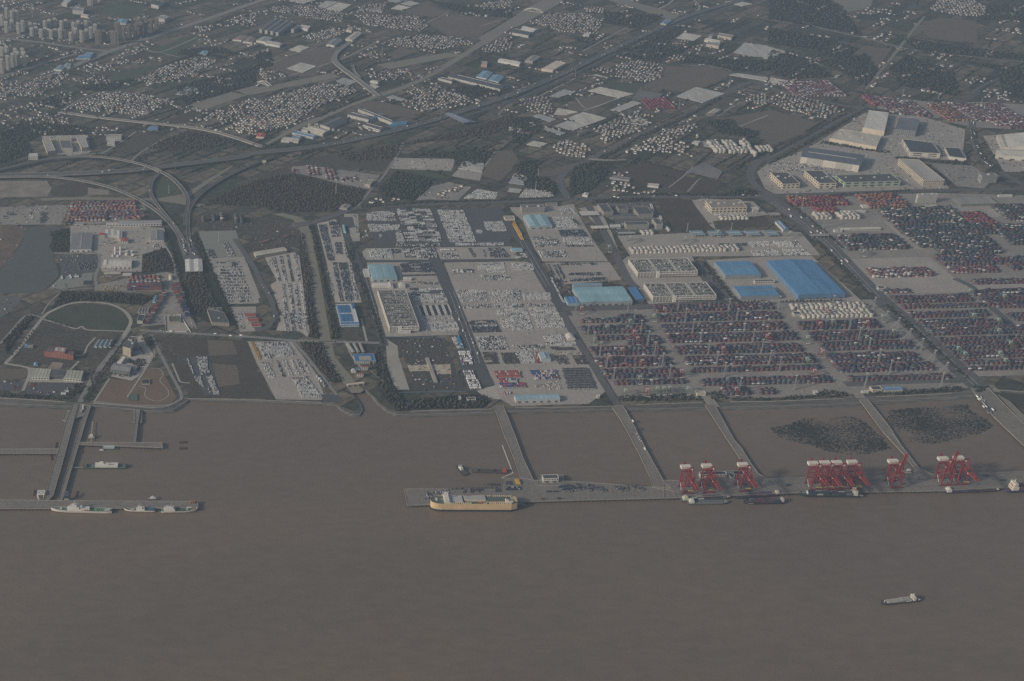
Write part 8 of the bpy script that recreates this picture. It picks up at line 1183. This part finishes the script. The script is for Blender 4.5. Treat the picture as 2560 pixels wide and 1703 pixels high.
def ship(name, label, bow, stern_, B, D, hullc, deckc, parts, cat='ship', boot=None, bootz=1.5, bulwark=.9, bw=.18, stn=.06, sheer=0.0, flare=.8, blunt=0.0, near=True):
    """bow/stern: photo pixels of the near waterline ends"""
    A, E = gp(*bow, WZ), gp(*stern_, WZ); d = E-A; L = np.linalg.norm(d[:2]); rz = math.atan2(d[1], d[0]); nrm = np.array((-math.sin(rz), math.cos(rz), 0)); nrm = nrm if nrm[1] > 0 else -nrm
    o = A+nrm*B/2 if near else A; root = empty(name, (o[0], o[1], WZ), rz, label=label, cat=cat)
    xs, rows = hull(L, B, D, bw, stn, flare, sheer, blunt=blunt, zs=[(bootz, .35), (D*.55, .65), (D, 1.0)]); loft(rows, cmat(hullc), 'hull', root)
    xs, r2 = hull(L, B, D, bw, stn, flare, 0, blunt=blunt, zs=[(-1.5, 0), (bootz+.02, .35)]); loft(r2, cmat(boot or tuple(c*.4 for c in hullc)), 'boot_topping', root)
    top = [(x, y, z-.25) for x, y, z in rows[-1]]; b = MB(); n = len(top); b.add([(x, y*.985, z) for x, y, z in top]+[(x, -y*.985, z) for x, y, z in top], [(i, i+1, n+i+1, n+i) for i in range(n-1)]); b.build('deck', cmat(deckc), root)
    if bulwark:
        b = MB()
        for s_ in (1, -1):
            for i in range(n-1): b.beam((top[i][0], s_*top[i][1], top[i][2]+bulwark/2), (top[i+1][0], s_*top[i+1][1], top[i+1][2]+bulwark/2), .35, h=bulwark)
        b.build('bulwark', cmat(hullc), root)
    side = 1 if math.cos(rz) > 0 else -1
    for pn, col, bs in parts:
        for q in (bs if isinstance(bs[0], (tuple, list)) else [bs]):
            x0, x1, y0, y1, z0, z1 = q; x0 = x0*L if abs(x0) <= 1.0001 else x0; x1 = x1*L if abs(x1) <= 1.0001 else x1; b = MB(); b.box(x0, x1, y0*B/2, y1*B/2, D+z0, D+z1)
            b.build(pn, cmat(col) if not hasattr(col, 'name') else col, root)
    return root, L
TANH = (.60, .45, .27); DKG = (.085, .115, .095); CW = (.60, .57, .50)
car, L = ship('car_carrier', 'long tan car carrier with a green deck moored at the left berth', ('E1', 578, 930), ('E1', 1632, 934), 32, 20, TANH, DKG, [], bw=.11, stn=.02, flare=.96, blunt=.25, boot=(.035, .04, .05), bootz=5.2, bulwark=1.1)
def cadd(pn, col, *bs):
    for q in bs: b = MB(); b.box(*q); b.build(pn, cmat(col) if isinstance(col, tuple) else col, car)
cadd('bridge_house', CW, (28, 42, -14.5, 14.5, 20, 26)); cadd('wheelhouse', CW, (30, 38, -17, 17, 26, 29.5)); cadd('bridge_window', GLASS, (29.85, 30, -15, 15, 27.2, 28.7)); cadd('radar_mast', CW, (35, 36.5, -.8, .8, 29.5, 38), (34.5, 37, -3, 3, 35, 35.6)); cadd('accommodation', (.55, .53, .48), (42, 68, -11, 11, 20, 24.5)); cadd('accommodation_roof', (.42, .43, .42), (42.2, 67.8, -10.8, 10.8, 24.5, 24.8)); cadd('casing', (.55, .50, .40), (72, 118, -6, 9, 20, 25)); cadd('casing_roof', (.36, .36, .35), (72.4, 117.6, -5.6, 8.6, 25, 25.3)); cadd('deck_house', TANH, (120, 160, -10, 10, 20, 22.6)); cadd('deck_house_roof', (.10, .125, .105), (120.5, 159.5, -9.5, 9.5, 22.6, 22.8)); cadd('funnel', CW, (160, 166, -11, -4, 20, 29), (166, 176, -12, -4, 20, 24)); cadd('funnel_cap', (.08, .08, .08), (161, 165, -10.4, -4.6, 29, 30)); cadd('lifeboat', (.45, .12, .05), (102, 110, -14, -11.5, 20.8, 23), (80, 88, 11.8, 14.2, 20.8, 23)); cadd('ramp_housing', TANH, (174, 186, -6, 8, 20, 22)); cadd('mooring_house', CW, (10, 14, -3, 3, 20, 24)); cadd('antenna', CW, (14, 28, -.5, .5, 22, 22.5))
vm = MB().cyl(0, 0, 0, 2.6, 1.35, 10).mesh('ventilator', cmat((.60, .52, .40)))
for k in range(34):
    for s_ in (-1, 1):
        x = 40+k*4.1
        if s_ < 0 and (88 < x < 112 or 120 < x < 126): continue
        if s_ > 0 and (78 < x < 92 or 118 < x < 124): continue
        if rng.random() < .06: continue
        new_obj('ventilator', vm, car, (x, s_*13.8, 20))
b = MB(); b.beam((L-3, -6, 18), (L+22, 2, 6), 7, h=.6); b.build('stern_ramp', cmat((.16, .17, .17)), car)
for k in range(5): b = MB(); b.beam((L-2, 8-k*3, 20), (L+14, 12, 6), .3); b.build('mooring_line', cmat((.3, .28, .22)), car)
WS, GD = (.62, .61, .57), (.12, .20, .13)
ship('patrol_ship', 'large white patrol ship with a green helicopter deck, leftmost of three', ('E0', 475, 1042), ('E0', 1028, 1056), 15, 6.5, WS, (.16, .19, .15), [('superstructure', WS, [(.26, .50, -.85, .85, 0, 4.5), (.30, .46, -.8, .8, 4.5, 8.5), (.33, .42, -.75, .75, 8.5, 11.5)]), ('bridge_window', GLASS, (.325, .335, -.7, .7, 9.5, 10.8)), ('mast', (.4, .4, .39), [(.375, .39, -.1, .1, 11.5, 22), (.365, .40, -.5, .5, 16, 16.6)]), ('hangar', WS, (.50, .63, -.8, .8, 0, 5)), ('funnel', (.5, .5, .48), (.47, .51, -.4, .4, 4.5, 9)), ('flight_deck', (.075, .16, .085), (.64, .82, -.92, .92, 0, .35)), ('flight_deck_marking', (.5, .5, .45), [(.72, .74, -.3, .3, .36, .42), (.645, .65, -.8, .8, .36, .42), (.81, .815, -.8, .8, .36, .42)]), ('workboat', (.45, .12, .08), [(.54, .60, -1.0, -.75, 2, 4)]), ('gun_mount', WS, (.14, .17, -.2, .2, .5, 3)), ('foredeck', (.11, .18, .12), (.16, .25, -.6, .6, .1, .3)), ('stern_gear', (.4, .4, .38), [(.88, .97, -.5, .5, 0, 1.5)])], boot=(.20, .06, .05), sheer=3.2, bw=.3, flare=.72)
ship('patrol_ship', 'smaller white patrol ship with a blue boat on deck, middle of three', ('E0', 1148, 1036), ('E0', 1428, 1041), 11, 4.5, WS, (.16, .19, .16), [('superstructure', WS, [(.38, .66, -.8, .8, 0, 4), (.42, .58, -.7, .7, 4, 7.5)]), ('bridge_window', GLASS, (.415, .425, -.6, .6, 5, 6.5)), ('mast', (.4, .4, .39), [(.49, .51, -.1, .1, 7.5, 17)]), ('funnel', (.45, .45, .44), (.6, .65, -.3, .3, 4, 8)), ('workboat', (.06, .12, .2), (.76, .96, -.6, .6, .5, 3.4)), ('hatch', (.45, .43, .38), (.18, .32, -.4, .4, 0, 1))], boot=(.16, .06, .05), sheer=3.4, bw=.3, flare=.75)
ship('buoy_tender', 'white tender with low green working deck, rightmost of three', ('E0', 1808, 1042), ('E0', 1482, 1048), 13, 4.5, WS, (.12, .17, .13), [('superstructure', WS, [(.60, .92, -.85, .85, 0, 5), (.64, .86, -.75, .75, 5, 8.5)]), ('bridge_window', GLASS, (.635, .642, -.65, .65, 6, 7.6)), ('mast', (.4, .4, .38), [(.70, .715, -.1, .1, 8.5, 18), (.80, .81, -.1, .1, 8.5, 15)]), ('funnel', (.5, .5, .48), (.86, .91, -.4, .4, 5, 9)), ('work_deck', (.08, .12, .09), (.28, .58, -.75, .75, .1, .4)), ('deck_crane', (.5, .5, .46), [(.24, .28, -.3, .3, 0, 7), (.12, .26, -.15, .15, 6, 7.4)]), ('buoy_rack', (.4, .22, .06), [(.05, .10, -.4, .4, .5, 3.5)])], boot=(.16, .06, .05), sheer=4.0, bw=.34, flare=.75)
ship('small_ferry', 'small white launch behind the berth of the patrol ships', ('E0', 1345, 925), ('E0', 1465, 922), 6, 2.5, (.1, .11, .13), (.3, .3, .3), [('cabin', WS, [(.3, .75, -.7, .7, 0, 3.2), (.4, .6, -.5, .5, 3.2, 5.4)]), ('mast', (.6, .6, .6), (.5, .52, -.05, .05, 5, 9))], cat='boat')
ship('ferry', 'green double-ended ferry with a long white roof beside the pier bridge', ('E0', 795, 638), ('E0', 1165, 640), 17, 3.5, (.085, .13, .11), (.13, .165, .14), [('saloon', (.60, .58, .54), (.22, .78, -.8, .8, 0, 5)), ('saloon_roof', (.62, .59, .55), (.215, .785, -.83, .83, 5, 5.5)), ('skylight', (.14, .14, .14), (.55, .68, -.35, .0, 5.5, 5.8)), ('wheelhouse', WS, (.32, .42, .2, .75, 5.5, 8.6)), ('railing_house', (.3, .33, .31), [(.42, .56, .5, .8, 5.5, 7)]), ('ramp', DKS, [(.0, .03, -.6, .6, 0, 3), (.97, 1.0, -.6, .6, 0, 3)]), ('lifeboat', (.5, .15, .06), (.44, .46, -.1, .1, 5.5, 6.6))], cat='ferry', bw=.1, stn=.1, blunt=.5)
ship('landing_pontoon', 'green landing pontoon under the right-hand jetty', ('E0', 945, 458), ('E0', 1088, 460), 10, 1.6, (.08, .12, .105), (.12, .16, .14), [('shelter', (.33, .42, .39), (.05, .75, -.7, .7, 0, 4)), ('shelter_roof', (.40, .49, .45), (.03, .77, -.8, .8, 4, 4.5)), ('gangway', (.3, .31, .3), (.36, .42, .8, 3.0, 2, 2.6))], cat='pontoon', bw=.04, stn=.04, blunt=.9); ship('launch', 'tiny white launch at the end of the green pontoon', ('E0', 912, 468), ('E0', 958, 470), 4, 1.4, WS, (.5, .5, .48), [('cabin', WS, (.4, .75, -.6, .6, 0, 1.8))], cat='boat')
ship('tug', 'dark tug with white wheelhouse angled off the first approach bridge', ('E1', 1005, 490), ('E1', 905, 374), 13, 3.0, (.055, .065, .065), (.09, .10, .10), [('deckhouse', WS, [(.45, .78, -.5, .5, 0, 3.2), (.5, .68, -.4, .4, 3.2, 6)]), ('mast', (.55, .55, .53), (.6, .63, -.06, .06, 6, 12)), ('funnel', (.5, .5, .48), [(.72, .77, -.45, -.15, 3, 7), (.72, .77, .15, .45, 3, 7)]), ('fender', DKS, (.0, .03, -.4, .4, 0, 1))], cat='tug', blunt=.35, bw=.12, near=False)
ship('work_barge', 'dark flat barge with a red dredging frame beside the float boom', ('E1', 1085, 455), ('E1', 1520, 468), 14, 2.2, (.075, .06, .06), (.085, .075, .075), [('winch_house', (.11, .1, .1), [(.03, .16, -.6, .6, 0, 2.5)]), ('cargo_rail', (.10, .09, .09), [(.2, .82, -.9, -.75, 0, 1.2), (.2, .82, .75, .9, 0, 1.2)]), ('red_frame', (.38, .09, .06), [(.86, .97, -.7, .7, 0, 5), (.9, .95, -.6, .6, 5, 7)]), ('spud', (.08, .08, .08), [(.55, .6, -.4, .4, 0, 4), (.1, .12, .5, .7, 0, 6)])], cat='barge', bw=.05, blunt=.85)
def cargo(rows_, x0, x1, levels, pal):
    out = []
    n = max(1, int(round((x1-x0)/.125)))
    for i in range(n):
        for j in range(rows_):
            h = levels if rng.random() < .7 else max(1, levels-1); c = tuple(pick(CP[pal], 1)[0]); out.append(('container', c, (x0+(x1-x0)*i/n+.004, x0+(x1-x0)*(i+1)/n-.004, -.85+1.7*j/rows_+.02, -.85+1.7*(j+1)/rows_-.02, .2, .2+2.6*h)))
    return out
ship('river_barge', 'outer grey river barge with empty hold under the two left cranes', ('E2', 1130, 1122), ('E2', 430, 1130), 14, 3.0, (.15, .16, .165), (.14, .145, .15), [('coaming', (.22, .23, .235), [(.14, .82, -.8, -.7, 0, 1.6), (.14, .82, .7, .8, 0, 1.6), (.14, .15, -.8, .8, 0, 1.6)]), ('hold_cover', (.13, .14, .155), [(.16, .80, -.68, .68, 0, 1.0)]), ('wheelhouse', WS, [(.86, .97, -.75, .75, 0, 5.5), (.88, .95, -.6, .6, 5.5, 8)]), ('winch', (.3, .3, .29), (.04, .1, -.4, .4, 0, 1.5))], cat='barge', sheer=1.2, boot=(.04, .045, .05))
ship('river_barge', 'inner grey river barge with some containers against the quay', ('E2', 1190, 1025), ('E2', 308, 1082), 14, 3.0, (.13, .14, .145), (.13, .135, .14), [('coaming', (.20, .21, .215), [(.14, .82, -.8, -.7, 0, 1.6), (.14, .82, .7, .8, 0, 1.6)]), ('wheelhouse', (.5, .5, .42), [(.86, .96, -.75, .75, 0, 5.5), (.88, .94, -.6, .6, 5.5, 8)]), ('anchor_gear', (.45, .45, .43), [(.03, .09, -.5, .5, 0, 2)])]+cargo(4, .2, .8, 1, 'dark'), cat='barge', sheer=1.2)
ship('feeder_ship', 'dark blue river container ship below the third red crane', ('E2', 1390, 1128), ('E2', 2090, 1120), 15, 4.5, (.04, .042, .06), (.06, .06, .07), [('wheelhouse', (.5, .48, .44), [(.93, .985, -.7, .7, 0, 7)]), ('white_name_board', (.5, .5, .5), (.09, .22, -1.01, -.99, -1.6, -.6))]+cargo(4, .16, .9, 2, 'port'), boot=(.03, .03, .045)); ship('feeder_ship', 'darker river ship lying inside the blue one, mostly hidden', ('E2', 1245, 1040), ('E2', 2050, 975), 14, 3.5, (.05, .045, .07), (.05, .05, .06), [('wheelhouse', (.55, .48, .42), [(.88, .94, -.6, .6, 0, 6)]), ('coaming', (.08, .07, .1), [(.1, .82, -.8, -.7, 0, 1.5), (.1, .82, .7, .8, 0, 1.5)])]+cargo(4, .3, .8, 1, 'port'))
ship('feeder_ship', 'small container ship with green deck cargo under the four crowded cranes', ('E3', 185, 1190), ('E3', 1480, 1200), 18, 5.0, (.035, .05, .055), (.07, .10, .085), [('wheelhouse', CW, [(.84, .90, -.8, .8, 0, 9), (.845, .895, -.95, .95, 9, 11.5)]), ('wheelhouse_stripe', (.4, .1, .07), (.855, .89, -.5, .5, 11.5, 12)), ('stern_rail', WS, [(.86, .99, -.99, -.96, 0, 1.1)]), ('mast', (.6, .6, .56), [(.11, .12, -.5, .5, 0, 6), (.87, .875, -.1, .1, 11.5, 18)]), ('afterdeck', (.09, .13, .10), (.91, .98, -.7, .7, 0, 1.2))]+cargo(5, .14, .46, 2, 'dark')+cargo(5, .5, .82, 2, 'dark'), boot=(.03, .035, .04), sheer=1.5)
ship('river_barge', 'dark maroon river barge with white wheelhouse under the rightmost cranes', ('E4', 1985, 985), ('E4', 1068, 1018), 15, 2.6, (.085, .04, .045), (.075, .06, .065), [('wheelhouse', WS, [(.88, .96, -.75, .75, 0, 6.5), (.90, .94, -.6, .6, 6.5, 9)]), ('coaming', (.10, .05, .06), [(.12, .86, -.8, -.7, 0, 1.4), (.12, .86, .7, .8, 0, 1.4)]), ('bow_rail', WS, [(.02, .05, -.4, .4, 0, 1.4)])]+cargo(4, .45, .84, 1, 'port'), cat='barge', sheer=1.0)
ship('feeder_ship', 'blue-hulled ship with tall white stern house cut by the right edge', ('E4', 3100, 960), ('E4', 2095, 1012), 20, 6.0, (.045, .055, .12), (.12, .05, .055), [('stern_house', CW, [(.83, .93, -.85, .85, 0, 8), (.85, .92, -.8, .8, 8, 14), (.86, .91, -.95, .95, 14, 17)]), ('window_rows', GLASS, [(.932, .935, -.6, .6, 4, 5), (.922, .925, -.6, .6, 9.5, 10.5)]), ('funnel', (.5, .3, .18), (.90, .93, -.3, .3, 8, 13)), ('mast', WS, (.88, .885, -.08, .08, 17, 24))]+cargo(5, .5, .80, 3, 'port'), boot=(.03, .035, .07))
ship('coaster', 'small coaster loaded with grey covered cargo out on the river', ('E5', 555, 770), ('E5', 1695, 648), 13, 3.2, (.045, .045, .06), (.12, .12, .12), [('cargo_stack', (.34, .33, .29), [(.14, .30, -.8, .8, .1, 2.6), (.305, .47, -.82, .82, .1, 3.0)]), ('cargo_stack', (.32, .32, .29), [(.49, .64, -.85, .85, .1, 4.2), (.645, .74, -.85, .85, .1, 4.0)]), ('side_container', (.5, .5, .5), (.62, .74, -.99, -.8, .1, 2.4)), ('wheelhouse', CW, [(.78, .85, -.95, .95, 0, 8.5), (.785, .84, -.9, .9, 8.5, 9.2)]), ('wheelhouse_window', GLASS, (.777, .78, -.8, .8, 5.8, 7.4)), ('afterhouse', (.45, .45, .42), [(.85, .90, -.6, .6, 0, 5)]), ('lifeboat', WS, (.93, .97, -.8, -.3, .5, 2.4)), ('mast', WS, [(.07, .08, -.1, .1, 0, 5), (.81, .815, -.1, .1, 9, 14)]), ('funnel', (.07, .07, .07), (.88, .90, -.3, .3, 5, 8))], boot=(.025, .025, .04), sheer=1.2)
# orange gear and bollards at the end of the patrol berth
simple('davit_gear', 'orange davit gear heaped at the right end of the patrol berth', 'davit', [('frame', cmat((.42, .22, .05)), [(-8, 8, -.5, .5, 0, 1.2), (-6, -5, -3, 3, 0, 5), (3, 4, -3, 3, 0, 6), (-8, 2, 2, 3, 4, 4.8)]), ('drum', cmat((.36, .18, .05)), [(-3, 1, -2, 1, 1, 3), (5, 8, -1, 2, 0, 3)])], gp('E0', 1775, 950, DZ))
# ================================================================== HAZE
hz = bpy.data.materials.new('haze_air'); hz.use_nodes = True; t = hz.node_tree; t.nodes.clear(); out = _n(t, 'ShaderNodeOutputMaterial'); pv = _n(t, 'ShaderNodeVolumePrincipled')
pv.inputs['Color'].default_value = (0.545, 0.75, 1.0, 1); pv.inputs['Density'].default_value = 6.8e-5; pv.inputs['Anisotropy'].default_value = 0.2
t.links.new(pv.outputs[0], out.inputs['Volume'])
b = MB(); b.box(-9500, 12500, -800, 16500, -9, 1830); props(b.build('haze', hz), kind='stuff', label='thin bluish haze over the whole port')
